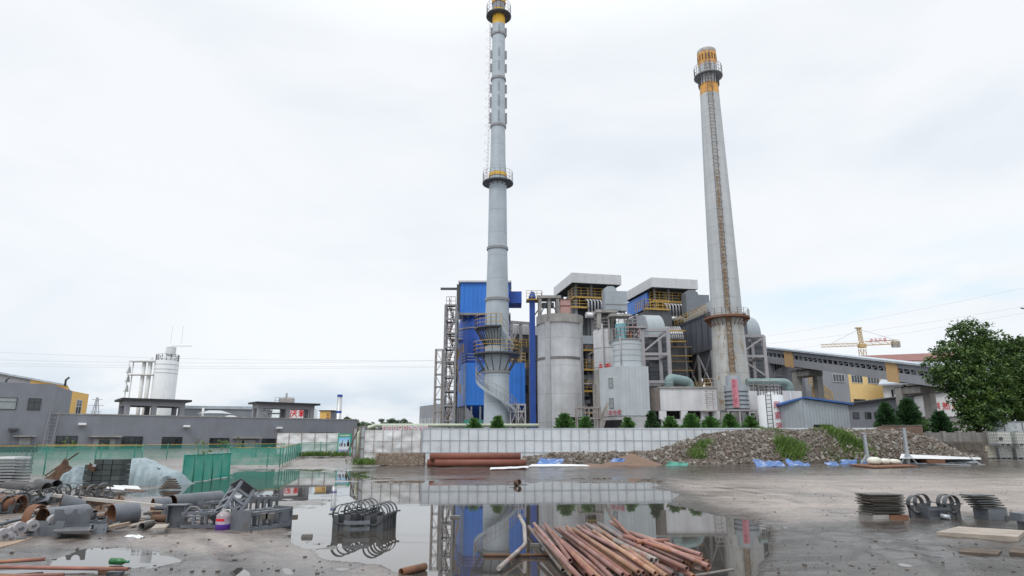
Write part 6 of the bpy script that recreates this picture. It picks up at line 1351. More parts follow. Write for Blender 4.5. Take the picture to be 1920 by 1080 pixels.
# ================================================================ hoardings
def hoarding(name, label, pts, ztop, zbot, mat, nx, nz, fm, wav=.0, seed=1, t=.05):
    """sheet panels with battens on the front; pts = ground line"""
    a, b = Vector(pts[0]), Vector(pts[1]); d = b - a; L_ = math.hypot(d.x, d.y); F = frame((a.x, a.y, 0), math.atan2(d.y, d.x)); rt = thing(name, label, 'fence', F(L_ / 2, 0, a.z)); rnd = random.Random(seed)
    w = max(nx * 6, 8); h = 18; g = [F(L_ * i / w, wav * mnoise.fractal(Vector((L_ * i / w * .8, j / h * 2.4, seed)), 1, 2, 4), a.z + zbot + (b.z - a.z) * i / w + (ztop - zbot) * j / h) for j in range(h + 1) for i in range(w + 1)]
    mb = MB().grid(g, w + 1); mb.fbox(F, 0, L_, .12, .14, a.z + zbot, a.z + ztop - .003); mb.build('sheet', C[mat], rt)
    mb = MB()
    for i in range(nx + 1): u = L_ * i / nx + rnd.uniform(-.03, .03); q0, q1 = F(u, -.03 - wav * .6, a.z + zbot), F(u + rnd.uniform(-.05, .05), -.03 - wav * .6, a.z + ztop); mb.bar(q0, q1, t)
    for j in range(nz + 1): z = a.z + zbot + (ztop - zbot) * j / nz; mb.bar(F(0, -.025 - wav * .6, z), F(L_, -.025 - wav * .6, z), t * .8)
    mb.build('battens', C[fm], rt); return F, L_, rt
Yh = 43.; zf = Z(803, Yh) - terr(Yh); gY = terr(Yh)
xh0, xh1 = XZ(790, 1.5, Yh), XZ(1645, 2.2, 46.8)
C['batten_w'] = M('whitish batten', (.50, .52, .54), .6); C['batten_rust'] = M('rusty batten', (.22, .16, .13), .8, var=.4, scale=6)
C['batten_b'] = M('blue-grey batten', (.36, .41, .46), .6)
hoarding('white_hoarding', 'long white sheet hoarding with a grid of battens in front of the plant', [(xh0, Yh, gY), (xh1, 46.8, gY + .1)], zf, -.15, 'white_sheet', 52, 3, 'batten_b', .02, 2, .028)
F, L_, rt = hoarding('foil_hoarding', 'crumpled silver foil hoarding above the brick stack', [(XZ(683, 1.2, 42.6), 42.6, gY), (xh0 - .05, Yh - .02, gY)], Z(806, 42.7) - gY, -.1, 'foil', 6, 3, 'batten_rust', .08, 3, .024)
hoarding('foil_hoarding', 'far silver foil hoarding behind the green net, left of the green billboard', [(XZ(519, 1.5, 60), 60, terr(60)), (XZ(636, 1.5, 60), 60, terr(60))], Z(812, 60) - terr(60), -.1, 'foil', 5, 2, 'batten_rust', .08, 4, .035)
xg0, xg1 = XZ(662, 1.2, 53), XZ(684, 1.2, 46); F, L_, rt = hoarding('sheet_gate', 'grey corrugated sheet gate leaf standing ajar right of the billboard', [(xg0, 53, terr(53)), (xg1, 46, terr(46))], 2.25, -.05, 'grey_clad', 3, 3, 'batten_rust', 0, 5, .06)
mb = MB(); mb.bar(F(.2, -.6, terr(53)), F(L_ * .6, -.1, terr(50) + 2.2), .07); mb.bar(F(-.1, -.2, terr(53)), F(L_ * .8, -.3, terr(48) + .3), .07); mb.build('brace', C['batten_rust'], rt)
# billboard
Yb_ = 56.; xa, xb = XZ(633, 1.5, Yb_), XZ(658.5, 1.5, Yb_); z0, z1_ = terr(Yb_), Z(813, Yb_); bb = thing('billboard', 'green framed billboard with picture of a plant under blue sky beside the sheet gate', 'billboard', ((xa + xb) / 2, Yb_, z0))
mb = MB(); mb.box(xa, xb, Yb_, Yb_ + .12, z0, z1_); mb.build('green_board', C['green_frame'], bb)
def poster():
    m = bpy.data.materials.new('printed picture'); m.use_nodes = True; t = m.node_tree; b = t.nodes['Principled BSDF']; tc = t.nodes.new('ShaderNodeTexCoord'); s = t.nodes.new('ShaderNodeSeparateXYZ'); r = t.nodes.new('ShaderNodeMapRange'); c = t.nodes.new('ShaderNodeValToRGB')
    t.links.new(tc.outputs['Object'], s.inputs[0]); t.links.new(s.outputs['Z'], r.inputs[0]); r.inputs[1].default_value = .2; r.inputs[2].default_value = z1_ - z0 - .3; t.links.new(r.outputs[0], c.inputs[0]); t.links.new(c.outputs[0], b.inputs['Base Color'])
    for p, cc in ((0, (.62, .68, .78)), (.16, (.22, .25, .55)), (.27, (.70, .72, .78)), (.45, (.68, .74, .82)), (.72, (.42, .64, .84)), (1, (.16, .45, .78))):
        e = c.color_ramp.elements.new(p) if p not in (0, 1) else c.color_ramp.elements[0 if p == 0 else -1]; e.color = (*cc, 1)
    return m
pic = MB().box(xa + .1, xb - .1, Yb_ - .03, Yb_ - .003, z0 + .15, z1_ - .32).build('printed_picture', poster(), bb)
mb = MB(); w_ = xb - xa
for f0, f1, hh in ((.15, .2, .22), (.25, .33, .3), (.36, .4, .5), (.5, .6, .25), (.7, .88, .34), (.74, .84, .55)): mb.box(xa + w_ * f0, xa + w_ * f1, Yb_ - .045, Yb_ - .032, z0 + .75, z0 + .75 + hh)
mb.build('printed_plant', C['steel_dark'], pic)
MB().box(xa + .15, xb - .15, Yb_ - .02, Yb_ - .003, z1_ - .22, z1_ - .1).build('title_strip', C['pale_green_pipe'], bb)
# pale pipe bridge with sign boards over the hoarding
Yv = 50.; pb_ = thing('pipe_bridge', 'pale green lagged pipe with a row of small red lettered signs over the foil hoarding', 'pipe', (XZ(750, 2, Yv), Yv, terr(Yv)))
zc = Z(797.5, Yv); xl_, xr_ = XZ(702, zc, Yv), XZ(812, zc, Yv); r = 3.2 * pxm(Yv, 2.5); mb = MB(); mb.sweep([(xl_ - .9, Yv - 1, terr(Yv)), (xl_ - .9, Yv - 1, zc - .55), (xl_ - .75, Yv - 1, zc - .35), (xl_ + .1, Yv - .3, zc - .02), (xl_ + .4, Yv, zc), (xr_ + 8, Yv, zc)], r, 12); mb.build('lagged_pipe', C['pale_green_pipe'], pb_)
mb = MB()
for k in range(8): x = xl_ + .35 + k * (xr_ - xl_) / 7; mb.bar((x, Yv, terr(Yv)), (x, Yv, zc - r), .09)
mb.bar((xl_, Yv - .08, Z(801, Yv)), (xr_, Yv - .08, Z(801, Yv)), .05); mb.build('frame', C['steel_lilac'], pb_)
sz = .34; 
for k, chh in enumerate('安全生产预防为主环'):
    x = XZ(722 + k * 9.6, zc, Yv); z = Z(806.5, Yv); s = MB().box(x - sz / 2, x + sz / 2, Yv - .16, Yv - .125, z - .02, z + sz).build('sign_board', C['white'], pb_); lettering('sign_letter', chh, C['red_faded'], s, (x - sz * .42, Yv - .162, z + .03), (1, 0, 0), (0, 0, 1), sz * .88, thick=.004)
# distant hall left of the plant
t, F, w, zt = facade('factory_hall', 'far light grey factory hall with a row of windows left of the stair tower', 'building', 786, 850, 762, 118, 104, 12, 'render_mid')
MB().prism([F(-.003, 0, terr(110)), F(-.003, 0, zt - .4), F(-4.0, 9, zt - .9), F(-4.0, 9, terr(110))], F(0, 0, 0) * 0 + Vector((.0, 3.0, 0))).build('end_wall', C['render_mid'], t)
for k in range(8): u = w * (k + .35) / 8.4; window(t, F, u, u + .9, zt - 3.7, zt - 2.3, 1, 0, 'glass_pale', 'white')
for k in range(8): u = w * (k + .35) / 8.4; window(t, F, u, u + .9, zt - 6.0, zt - 4.7, 1, 0, 'glass_pale', 'white')
# walls at the right edge
Yr = 48.5; xa, xb = XZ(1716, 1.5, Yr), XZ(1858, 1.5, Yr); t = thing('concrete_wall', 'stained concrete boundary wall with posts under the big tree', 'wall', ((xa + xb) / 2, Yr, terr(Yr))); zt = Z(811, Yr)
MB().box(xa, xb, Yr, Yr + .2, terr(Yr) - .3, zt).build('wall_slab', C['concrete_dark'], t); mb = MB()
for px in (1718, 1745, 1772, 1800, 1828, 1854): x = XZ(px, 1.5, Yr); mb.box(x - .14, x + .14, Yr - .06, Yr + .26, terr(Yr) - .3, zt + .1)
mb.each('post', C['concrete_dark'], t)
xa, xb = XZ(1856, 1.5, 50), XZ(1990, 1.5, 49); F, L_, rt = hoarding('panel_wall', 'pale grey sheet panel wall behind the plastic tanks', [(xa, 50, terr(50)), (xb, 49, terr(49))], Z(791, 50) - terr(50), -.2, 'grey_clad_l', 4, 2, 'steel_grey', 0, 7, .06)
xa, xb = XZ(1636, 2, 47.6), XZ(1722, 2, 48); t = thing('brick_wall', 'low red-brown brick wall stub behind the rubble crest', 'wall', ((xa + xb) / 2, 47.6, terr(47))); MB().prism([(xa, 47.4, terr(47)), (xb, 47.4, terr(47)), (xb, 47.4, Z(798, 47.4)), (xa + .9, 47.4, Z(798.5, 47.4)), (xa, 47.4, Z(802, 47.4))], (0, .3, 0)).build('masonry', M('red brown masonry', (.17, .115, .09), .9, var=.3, scale=3), t); MB().box(xa + .8, xb + .05, 47.35, 47.75, Z(798, 47.4) + .003, Z(797, 47.4)).build('coping', C['concrete_dark'], t)
xa, xb = XZ(1765, 1, 46), XZ(1842, 1, 46); t = thing('stone_wall', 'low dark rough stone wall left of the plastic tanks', 'wall', ((xa + xb) / 2, 46, terr(46))); rnd = random.Random(8); mb = MB(); zt = Z(828, 46)
h_ = (zt - terr(46) + .2) / 7
for j in range(7):
    x = xa
    while x < xb: w_ = rnd.uniform(.12, .3); mb.cbox((x + w_ / 2, 46 + rnd.uniform(-.03, .03), terr(46) - .2 + h_ * (j + .5)), w_ * .96, .4, h_ * .92, rnd.uniform(-.05, .05)); x += w_
mb.build('stones', M('dark stone', (.12, .105, .09), .95, var=.4, scale=3), t); MB().box(xa + .05, xb - .05, 45.86, 46.14, terr(46) - .2, zt - .05).build('mortar', C['concrete_dark'], t)

# ================================================================ green net fences
def net_mat():
    m = bpy.data.materials.new('green netting'); m.use_nodes = True; t = m.node_tree; b = t.nodes['Principled BSDF']; o = t.nodes['Material Output']; N = t.nodes.new
    n = N('ShaderNodeTexNoise'); n.inputs['Scale'].default_value = 2.0; tc = N('ShaderNodeTexCoord'); t.links.new(tc.outputs['Object'], n.inputs['Vector'])
    b.inputs['Base Color'].default_value = (.02, .29, .215, 1); b.inputs['Roughness'].default_value = .7
    d = N('ShaderNodeBsdfTranslucent'); d.inputs['Color'].default_value = (.03, .36, .27, 1); tr = N('ShaderNodeBsdfTransparent'); m1 = N('ShaderNodeMixShader'); m1.inputs[0].default_value = .35; m2 = N('ShaderNodeMixShader')
    r = N('ShaderNodeMapRange'); r.inputs[1].default_value = .3; r.inputs[2].default_value = .7; r.inputs[3].default_value = .22; r.inputs[4].default_value = .5; t.links.new(n.outputs['Fac'], r.inputs[0]); t.links.new(r.outputs[0], m2.inputs[0])
    t.links.new(b.outputs[0], m1.inputs[1]); t.links.new(d.outputs[0], m1.inputs[2]); t.links.new(m1.outputs[0], m2.inputs[1]); t.links.new(tr.outputs[0], m2.inputs[2]); t.links.new(m2.outputs[0], o.inputs['Surface']); return m
NET = net_mat(); NETL = NET.copy(); NETL.name = 'thin green netting'
for n in NETL.node_tree.nodes:
    if n.type == 'MAP_RANGE': n.inputs[3].default_value = .55; n.inputs[4].default_value = .78
NETD = NET.copy(); NETD.name = 'dense green netting'
for n in NETD.node_tree.nodes:
    if n.type == 'MAP_RANGE': n.inputs[3].default_value = .04; n.inputs[4].default_value = .16
def net_fence(label, pts, h, step, mat, seed, rail_m='yellow_steel'):
    rnd = random.Random(seed); pts = [Vector(p) for p in pts]; t = thing('net_fence', label, 'fence', pts[0]); g = []; path = []
    for a, b in zip(pts, pts[1:]):
        n = max(2, round((b - a).length / .3))
        for i in range(n + (b is pts[-1])): path.append(a.lerp(b, i / n))
    for j in range(9):
        for i, p in enumerate(path): k = j / 8; g.append(p + Vector((.03 * math.sin(i * 1.3), .08 * mnoise.noise(Vector((i * .35, k * 2, seed))), .03 + k * h - (.05 * math.sin(i * .5) ** 2 if j == 8 else 0))))
    MB().grid(g, len(path)).build('net', mat, t); acc = 0; posts = MB()
    for a, b in zip(pts, pts[1:]):
        n = max(1, round((b - a).length / step))
        for i in range(n + (b is pts[-1])): p = a.lerp(b, i / n); MB().tube(p + Vector((0, .05, -.1)), p + Vector((rnd.uniform(-.04, .04), .05, h + .08)), .028, 6).build('post', C['green_box'], t)
    mb = MB()
    for a, b in zip(pts, pts[1:]): mb.tube(a + Vector((0, .03, h)), b + Vector((0, .03, h)), .022, 6)
    mb.build('top_rail', C[rail_m], t)
g = lambda x, y: G(x, y)
net_fence('nearest dark green net panel in front of the flooded ground', [g(340, 908), g(378, 903), g(428, 895)], 1.05, .95, NETD, 1, 'green_box')
net_fence('green net fence running along the flood edge then away to the foil hoarding', [g(428, 873), g(500, 873), g(524, 873), g(563, 855)], 1.02, 1.6, NET, 2)
net_fence('thin green net fence in front of the far foil hoarding', [g(563, 854), g(636, 853)], 1.05, 1.6, NETL, 3, 'green_box')
net_fence('middle green net fence behind the block stack at the left', [g(-40, 893), g(80, 892), g(262, 889)], 1.35, 2.0, NETL, 4)
net_fence('long back green net fence along the workshop windows', [g(60, 862), g(250, 862), g(530, 857)], 1.02, 2.2, NETL, 5)
# weeds behind the nets
for i, (px, py, w, lb) in enumerate(((600, 856, 4, 'weeds along the foot of the far foil hoarding'), (684, 872, .5, 'grass tuft in front of the foil hoarding corner'))):
    p = g(px, py); grass_patch(lb, [p + Vector((rnd.uniform(-w, w) * .5, 0, 0)) for _ in range(12)], 700 if i == 0 else 260, .45, 20 + i, .35)
p = g(364, 893) + Vector((0, .7, 0)); broad_tree('weed_bush', 'weeds growing over the top of the nearest net panel', p, [((p.x - .3, p.y, 1.05), .3), ((p.x + .25, p.y, 1.12), .28), ((p.x, p.y, .7), .4)], GRASS, .06, .02, 600, GRASS, 97)
for i, (px, lb) in enumerate(((128, 'pale green bush under the leftmost workshop window'), (372, 'pale green bush right of the third workshop window'), (415, 'pale green bush under the fourth workshop window'), (445, 'pale green bush left of the second workshop door'))):
    c = P(px, 833, 70); b = Vector((c.x, c.y, terr(70))); broad_tree('bush', lb, b, [((c.x, c.y, terr(70) + .9), .6), ((c.x + .5, c.y, terr(70) + .6), .45)], GRASS, .12, .04, 150, GRASS, 90 + i, 'bushes along the workshop front')

# ================================================================ rusty pipes in the yard
def pipe_obj(name, label, p0, p1, r, mat, group=None, t=.006, n=14, cat='pipe', band=None):
    p0, p1 = Vector(p0), Vector(p1); o = MB().pipe(p0, p1, r, min(t, r * .3), n).build(name, mat, None, (p0 + p1) / 2); return tag(o, label, cat, group)
g = G
def big(px0, px1, py, Y, dz, r, lb, dy=.4):
    a = P(px0, py, Y); b = P(px1, py, Y + dy); z = terr(Y) + r + dz
    t = thing('large_pipe', lb, 'pipe', ((a.x + b.x) / 2, Y, terr(Y)), 'large rust red pipes stacked before the hoarding')
    MB().pipe((a.x, Y, z), (b.x, Y + dy, z), r, .012, 24).build('pipe_shell', C['rust_big'], t)
    mb = MB()
    for k in (.27, .55, .8): x = a.x + (b.x - a.x) * k; mb.lathe(x, 0, [], 3) if False else mb.tube((x - .01, Y + dy * k, z), (x + .01, Y + dy * k, z), r * 1.012, 24, False)
    mb.build('weld_seam', C['rust_dark'], t)
big(815, 986, 869, 38.6, 0, .205, 'front large rust red pipe lying lowest before the hoarding')
big(801, 960, 868, 39.02, 0, .205, 'rear large rust red pipe poking out left behind the front one')
big(806, 976, 857, 38.8, .36, .205, 'upper large rust red pipe resting on the other two')
# the loose fan of thin pipes in the water: (far x, far y, near x, near y) read in a 4.571x enlargement at (960, 900)
FAN = [(145, 400, 435, 775, 'g'), (195, 420, 525, 820, 't'), (190, 375, 475, 712, 'k'), (262, 400, 640, 815, 'k'), (300, 425, 760, 850, 't'), (280, 375, 500, 690, 'k'), (330, 440, 840, 860, 'k'), (375, 412, 815, 770, 'k'), (410, 415, 950, 812, 'k'),
       (430, 405, 900, 760, 'g'), (470, 405, 1045, 800, 't'), (530, 420, 1085, 790, 't'), (560, 395, 1150, 775, 'k'), (520, 415, 1130, 800, 'k'), (600, 430, 1190, 730, 'k'), (610, 395, 1150, 785, 'k'), (660, 385, 1250, 660, 'g'), (640, 380, 1200, 690, 'w'),
       (700, 385, 1270, 830, 'k'), (700, 405, 1385, 812, 'k'), (740, 420, 1330, 830, 't'), (780, 405, 1475, 712, 'k'), (770, 400, 1560, 830, 'r'), (745, 375, 1030, 555, 'w'), (840, 360, 1180, 600, 'k'), (870, 365, 1120, 560, 't'), (865, 325, 1160, 640, 'r'),
       (1000, 470, 1545, 700, 'k'), (1010, 450, 1620, 640, 'k'), (1040, 460, 1690, 740, 'k'), (1090, 470, 1560, 680, 't'), (1060, 530, 1335, 515, 'r'), (480, 430, 1010, 830, 'r'), (350, 450, 700, 830, 'r'), (580, 470, 1100, 815, 'g'), (880, 520, 1240, 690, 'w'),
       (820, 440, 1430, 770, 'r'), (920, 500, 1500, 760, 'k'), (640, 440, 1190, 810, 'k'), (225, 470, 590, 845, 'k'), (450, 440, 870, 850, 'k'), (960, 480, 1640, 690, 'r'), (300, 395, 620, 760, 'r'), (700, 440, 1230, 800, 't')]
mk = {'g': 'rust_grey', 't': 'rust_tan', 'k': 'rust_pink', 'r': 'rust_pipe', 'w': 'rust_grey'}
lbs = {'g': 'dull grey thin pipe in the fan of pipes lying in the puddle', 't': 'tan orange thin pipe in the fan of pipes lying in the puddle', 'k': 'pinkish brown thin pipe in the fan of pipes lying in the puddle', 'r': 'dark red thin pipe in the fan of pipes lying in the puddle', 'w': 'pale mottled thin pipe in the fan of pipes lying in the puddle'}
rnd = random.Random(4)
for i, (a, b, c, d, m) in enumerate(FAN):
    lay = (.035, .095, .155, .215)[i % 3 if i < 30 else (i % 2) + 1]; f = G(960 + a / 4.571, 900 + b / 4.571, lay + .06); e = G(960 + c / 4.571, 900 + d / 4.571, lay - .01 if lay > .05 else lay)
    pipe_obj('steel_pipe', lbs[m], f, e, .029 if m != 'w' else .034, C[mk[m]], 'thin pipes fanned out in the puddle')
for (px, py, r) in ((1296, 1055, .075), (1327, 1062, .08)):
    p = G(px, py, .09); d = Vector((.75, -.6, -.06)).normalized(); t = thing('pipe_flange', 'rust orange flange disc at the right end of the pipe fan, ' + ('the left of two' if px < 1300 else 'the right of two'), 'flange', p); MB().pipe(p - d * .012, p + d * .012, r, .045, 18).build('disc', C['rusty'], t); MB().pipe(p - d * .06, p - d * .013, r * .55, .01, 14).build('collar', C['rusty'], t)
# loose rods and pipes round about
def bent(label, pts, r, mat):
    q = [G(*p[:2], p[2]) for p in pts]; o = MB().sweep(q, r, 10).build('bent_pipe', C[mat], None, q[0]); tag(o, label, 'pipe')
bent('brown bent pipe sticking up out of the puddle left of the pipe fan', [(974, 968, .38), (983, 985, .33), (985, 1018, .12), (982, 1024, .09), (935, 1066, .05)], .03, 'rust_grey')
bent('dark straight bar lying in the water across the bent pipe', [(906, 1041, .02), (1030, 1041, .03)], .022, 'rust_dark')
bent('grey bar with blunt end at the lower right of the pipe fan', [(1300, 1080, .03), (1375, 1068, .05)], .018, 'rust_grey')
for i, (a, b, z, m, lb) in enumerate((((-20, 1055), (85, 1048), .09, 'rust_pipe', 'upper of the thin red bars at the lower left edge'), ((-30, 1063), (240, 1067), .05, 'rust_pipe', 'longest thin red bar above the green bottle corner'), ((-30, 1082), (120, 1078), .05, 'rust_pipe', 'thin red bar lowest in the left corner'))):
    p, q = G(*a, z), G(*b, z); pipe_obj('red_bar', lb, p, q, .024, C[m], 'thin red bars at the lower left')
p, q = G(752, 1073, .045), G(797, 1062, .045); pipe_obj('pipe_stub', 'short rusty pipe stub alone in the puddle', p, q, .045, C['rusty'])
p = G(970, 905, .1); t = thing('drain_stub', 'small dark pipe stub poking out of the water before the hoarding', 'pipe', p); MB().pipe(p + Vector((-.05, .1, 0)), p + Vector((.06, -.12, .02)), .11, .02, 14).build('pipe', C['rust_dark'], t); MB().cbox(p + Vector((-.15, .1, -.02)), .3, .1, .03, .2).build('flap', C['concrete_raw'], t)

# ================================================================ pipe saddles (clamps on plate legs)
def saddle(name, label, mat, loc, group, R_=.165, ht=.30):
    t = thing(name, label, 'pipe saddle', loc, group); b = Vector(loc)
    mb = MB()   # the plate leg
    mb.box(b.x - .165, b.x - .06, b.y - .03, b.y + .03, b.z, b.z + ht - .02); mb.box(b.x + .06, b.x + .165, b.y - .03, b.y + .03, b.z, b.z + ht - .02); mb.box(b.x - .058, b.x + .058, b.y - .008, b.y + .008, b.z, b.z + ht - R_ * 1.05); mb.each('leg_plate', mat, t)
    for nm, a0, a1 in (('upper_strap', 0, 180), ('lower_strap', 180, 360)):
        mb = MB(); pts = [(math.cos(R(a0 + (a1 - a0) * k / 14)), math.sin(R(a0 + (a1 - a0) * k / 14))) for k in range(15)]; w = .05; sg = 1 if a0 == 0 else -1
        for (c0, s0), (c1, s1) in zip(pts, pts[1:]):
            q = [];
            for y in (-w, w): q += [(b.x + R_ * c0, b.y + y, b.z + ht + R_ * s0), (b.x + R_ * c1, b.y + y, b.z + ht + R_ * s1), (b.x + (R_ + .014) * c1, b.y + y, b.z + ht + (R_ + .014) * s1), (b.x + (R_ + .014) * c0, b.y + y, b.z + ht + (R_ + .014) * s0)]
            mb.hexa(q)
        for s in (-1, 1): mb.box(b.x + s * R_ - (.075 if s < 0 else 0), b.x + s * R_ + (.075 if s > 0 else 0), b.y - w, b.y + w, b.z + ht + (.003 if sg > 0 else -.012), b.z + ht + (.012 if sg > 0 else -.003))
        mb.build(nm, mat, t)
    return t
base0 = G(640, 996, -.02)
sp = saddle('pipe_saddle', 'front grey pipe saddle in the left cluster standing in the puddle', C['grey_primer_d'], base0, 'pipe saddles in the puddle, left cluster')
spots = [(650, 993, .12), (661, 990, -.1), (668, 987, .05), (676, 984, .1), (684, 982, -.05), (692, 980, .06)]
for px, py, rz in spots:
    clone(sp, G(px, py, -.02), rz + .1, 1., 'grey pipe saddle behind others in the left cluster in the puddle')
sq = clone(sp, G(700, 998, -.02), .05, 1., 'front grey pipe saddle in the right cluster standing in the puddle'); sq['group'] = 'pipe saddles in the puddle, right cluster'
for px, py, rz in ((708, 995, .1), (713, 992, -.04), (719, 990, .08), (726, 988, 0)):
    o = clone(sp, G(px, py, -.02), rz, 1., 'grey pipe saddle behind others in the right cluster in the puddle'); o['group'] = 'pipe saddles in the puddle, right cluster'
# the bowl-shaped straps lying in front of the left cluster
p = G(668, 1000, 0); t = thing('strap_stack', 'two blue-grey bowed straps leaning against the left saddle cluster', 'strap', p)
for z in (.09, .2):
    mb = MB(); n = 12
    for k in range(n):
        def q(k, y, dz): s = k / n * 2 - 1; return (p.x + s * .2, p.y - .14 - .07 * (1 - s * s) + y, p.z + z + dz)
        mb.hexa([q(k, 0, -.03), q(k + 1, 0, -.03), q(k + 1, .01, -.03), q(k, .01, -.03), q(k, 0, .03), q(k + 1, 0, .03), q(k + 1, .01, .03), q(k, .01, .03)])
    mb.box(p.x + .2, p.x + .26, p.y - .14, p.y - .13, p.z + z - .03, p.z + z + .03); mb.build('strap', C['grey_primer'], t)
# right hand group beside the plate stack
for px, py, rz, lb in ((1720, 973, .2, 'left saddle behind the grey box, front one'), (1732, 969, .2, 'left saddle behind the grey box, rear one'), (1776, 970, .2, 'right saddle behind the grey box, rear one'), (1788, 973, .2, 'right saddle beyond the grey box, outer one')):
    o = clone(sp, G(px, py, .01), rz, 1., 'grey pipe ' + lb); o['group'] = 'pipe saddles at the right'
p = G(1762, 975, .01); t = thing('steel_box', 'open grey steel box with a hole in front of the right saddles', 'box', p); F = frame(p, .15)
mb = MB(); mb.fbox(F, -.24, .24, .26, .27, p.z, p.z + .24); mb.fbox(F, -.24, -.22, 0, .257, p.z, p.z + .24); mb.fbox(F, .22, .24, 0, .257, p.z, p.z + .24); mb.fbox(F, -.217, .217, 0, .257, p.z, p.z + .02); mb.fbox(F, -.24, .24, -.013, -.003, p.z + .19, p.z + .24); mb.fbox(F, -.24, .24, -.013, -.003, p.z, p.z + .06); mb.build('shell', C['grey_primer'], t)
MB().pipe(F(.02, -.02, p.z + .08), F(.12, -.15, p.z + .06), .05, .008, 12).build('nozzle', C['galv'], t)
# plate stacks
def plate_stack(name, label, px, py, n, w, d, tk, jit, mats, base, seed, rz=.12, skew=0.):
    rnd = random.Random(seed); p = G(px, py, .01); t = thing(name, label, 'stack', p); base(p, t)
    for i in range(n):
        z = p.z + .13 + i * tk; o = MB().cbox((p.x + rnd.uniform(-jit, jit) - skew * i, p.y + d / 2 + rnd.uniform(-jit, jit), z), w * rnd.uniform(.93, 1.03), d, tk * .55, rz + rnd.uniform(-.06, .06), 0, rnd.uniform(-.015, .015)).build('plate', C[rnd.choice(mats)], t)
def base1(p, t): MB().cbox(p + Vector((-.17, .25, .055)), .34, .5, .11, .12).build('support_block', C['concrete_raw'], t); MB().cbox(p + Vector((.2, .25, .05)), .4, .5, .1, .12).build('red_support', C['rusty'], t)
plate_stack('plate_stack', 'untidy stack of dark weathered steel plates at the right', 1667, 976, 13, .74, .5, .031, .03, ['plate_olive', 'plate_olive', 'wood_dark'], base1, 1)
def base2(p, t): MB().cbox(p + Vector((0.03, .2, .11)), .42, .4, .22, .1).build('support_box', C['grey_primer'], t); MB().cbox(p + Vector((.28, .12, .045)), .2, .25, .09, .1).build('side_block', C['grey_primer_d'], t)
plate_stack('channel_stack', 'leaning stack of olive grey steel channels on a grey box near the right edge', 1869, 976, 6, .52, .36, .048, .01, ['grey_primer_d', 'plate_olive'], lambda p, t: base2(p, t), 3, .1, .04)
for ch_ in list(COL.objects):
    if ch_.parent and ch_.parent.get('category') == 'stack' and ch_.parent.name.startswith('channel_stack') and ch_.name.startswith('plate'): ch_.location.z += .11
p = G(1925, 985, .1); t = thing('steel_bracket', 'grey steel bracket cut by the right edge of the view', 'bracket', p); MB().box(p.x - .06, p.x + .3, p.y, p.y + .3, p.z + .06, p.z + .2).build('plate', C['grey_primer'], t); MB().box(p.x - .02, p.x + .06, p.y + .1, p.y + .2, p.z - .1, p.z + .057).build('leg', C['grey_primer_d'], t)
def slab(name, label, quadpx, tk, mat, cat, z=.01):
    q = [G(a, b, z) for a, b in quadpx]; c = sum(q, Vector((0, 0, 0))) / 4; o = MB().prism(q, (0, 0, tk)).build(name, C[mat], None, c); return tag(o, label, cat)
def timber(label, quadpx, n, tk, mat, cat='timber'):
    q = [G(a, b, .01) for a, b in quadpx]; t = thing('timber_pallet', label, cat, q[0])
    for i in range(n):
        a, b = q[0].lerp(q[3], i / n), q[0].lerp(q[3], (i + .92) / n); c, d = q[1].lerp(q[2], (i + .92) / n), q[1].lerp(q[2], i / n); MB().prism([a, d, c, b], (0, 0, tk)).build('plank', C[mat], t)
timber('pale wet timber beam deck lying on the mud at the right', [(1757, 1007), (1910, 1017), (1925, 1004), (1800, 996)], 3, .085, 'wood')
timber('dark soaked board pile lowest at the right', [(1798, 1041), (1872, 1046), (1880, 1038), (1812, 1033)], 2, .05, 'wood_dark')
timber('dark board with orange edge in the lower right corner', [(1893, 1045), (1960, 1050), (1960, 1036), (1900, 1034)], 2, .07, 'wood_dark')
slab('steel_plate', 'flat dark plate lying beside the channel stack', [(1885, 975), (1930, 977), (1935, 971), (1895, 969)], .03, 'grey_primer_d', 'plate')

# ================================================================ sheets and scrap before the rubble heap
def sheet(label, quadpx, mat, lift=(0, 0, 0, 0), name='sheet_metal', cat='sheet', amp=.05, seed=1, z=.04):
    q = [G(a, b, z + l) for (a, b), l in zip(quadpx, lift)]; n = 10; pts = []
    for j in range(n + 1):
        for i in range(n + 1):
            u, v = i / n, j / n; p = q[0].lerp(q[1], u).lerp(q[3].lerp(q[2], u), v); p.z += amp * mnoise.noise(Vector((u * 4, v * 3, seed * 3.1))) ; pts.append(p)
    mb = MB().grid(pts, n + 1); mb.grid([p - Vector((0, 0, .012)) for p in pts], n + 1); c = sum(q, Vector((0, 0, 0))) / 4
    return tag(mb.build(name, C[mat], None, c), label, cat)
def sheet2(label, pa, pb, py, lift, dep, mat, amp, seed, z=.03, skew=.25):
    a, b = G(pa, py, z), G(pb, py - .6, z); q = [a, b, b + Vector((skew, dep, lift * .8)), a + Vector((skew, dep, lift))]; n = 12; pts = []
    for j in range(n + 1):
        for i in range(n + 1):
            u, v = i / n, j / n; p = q[0].lerp(q[1], u).lerp(q[3].lerp(q[2], u), v); p.z += amp * mnoise.noise(Vector((u * 4, v * 3, seed * 3.1))) * (.25 + v); p.y += .25 * mnoise.noise(Vector((u * 3, v, seed * 7.7))); pts.append(p)
    mb = MB().grid(pts, n + 1); mb.grid([p - Vector((0, 0, .012)) for p in pts], n + 1); c = sum(q, Vector((0, 0, 0))) / 4
    return tag(mb.build('sheet_metal', C[mat], None, c), label, 'sheet')
sheet2('large crumpled blue sheet at the foot of the rubble heap, left of the others', 1421, 1474, 875, .30, 1.5, 'tarp_blue', .2, 2)
sheet2('crumpled blue sheet with white patches right of the grass clump', 1480, 1520, 874, .26, 1.1, 'tarp_blue', .2, 3)
sheet2('small crumpled blue sheet left of the rust brown plate', 1551, 1574, 873, .2, .8, 'tarp_blue', .12, 4)
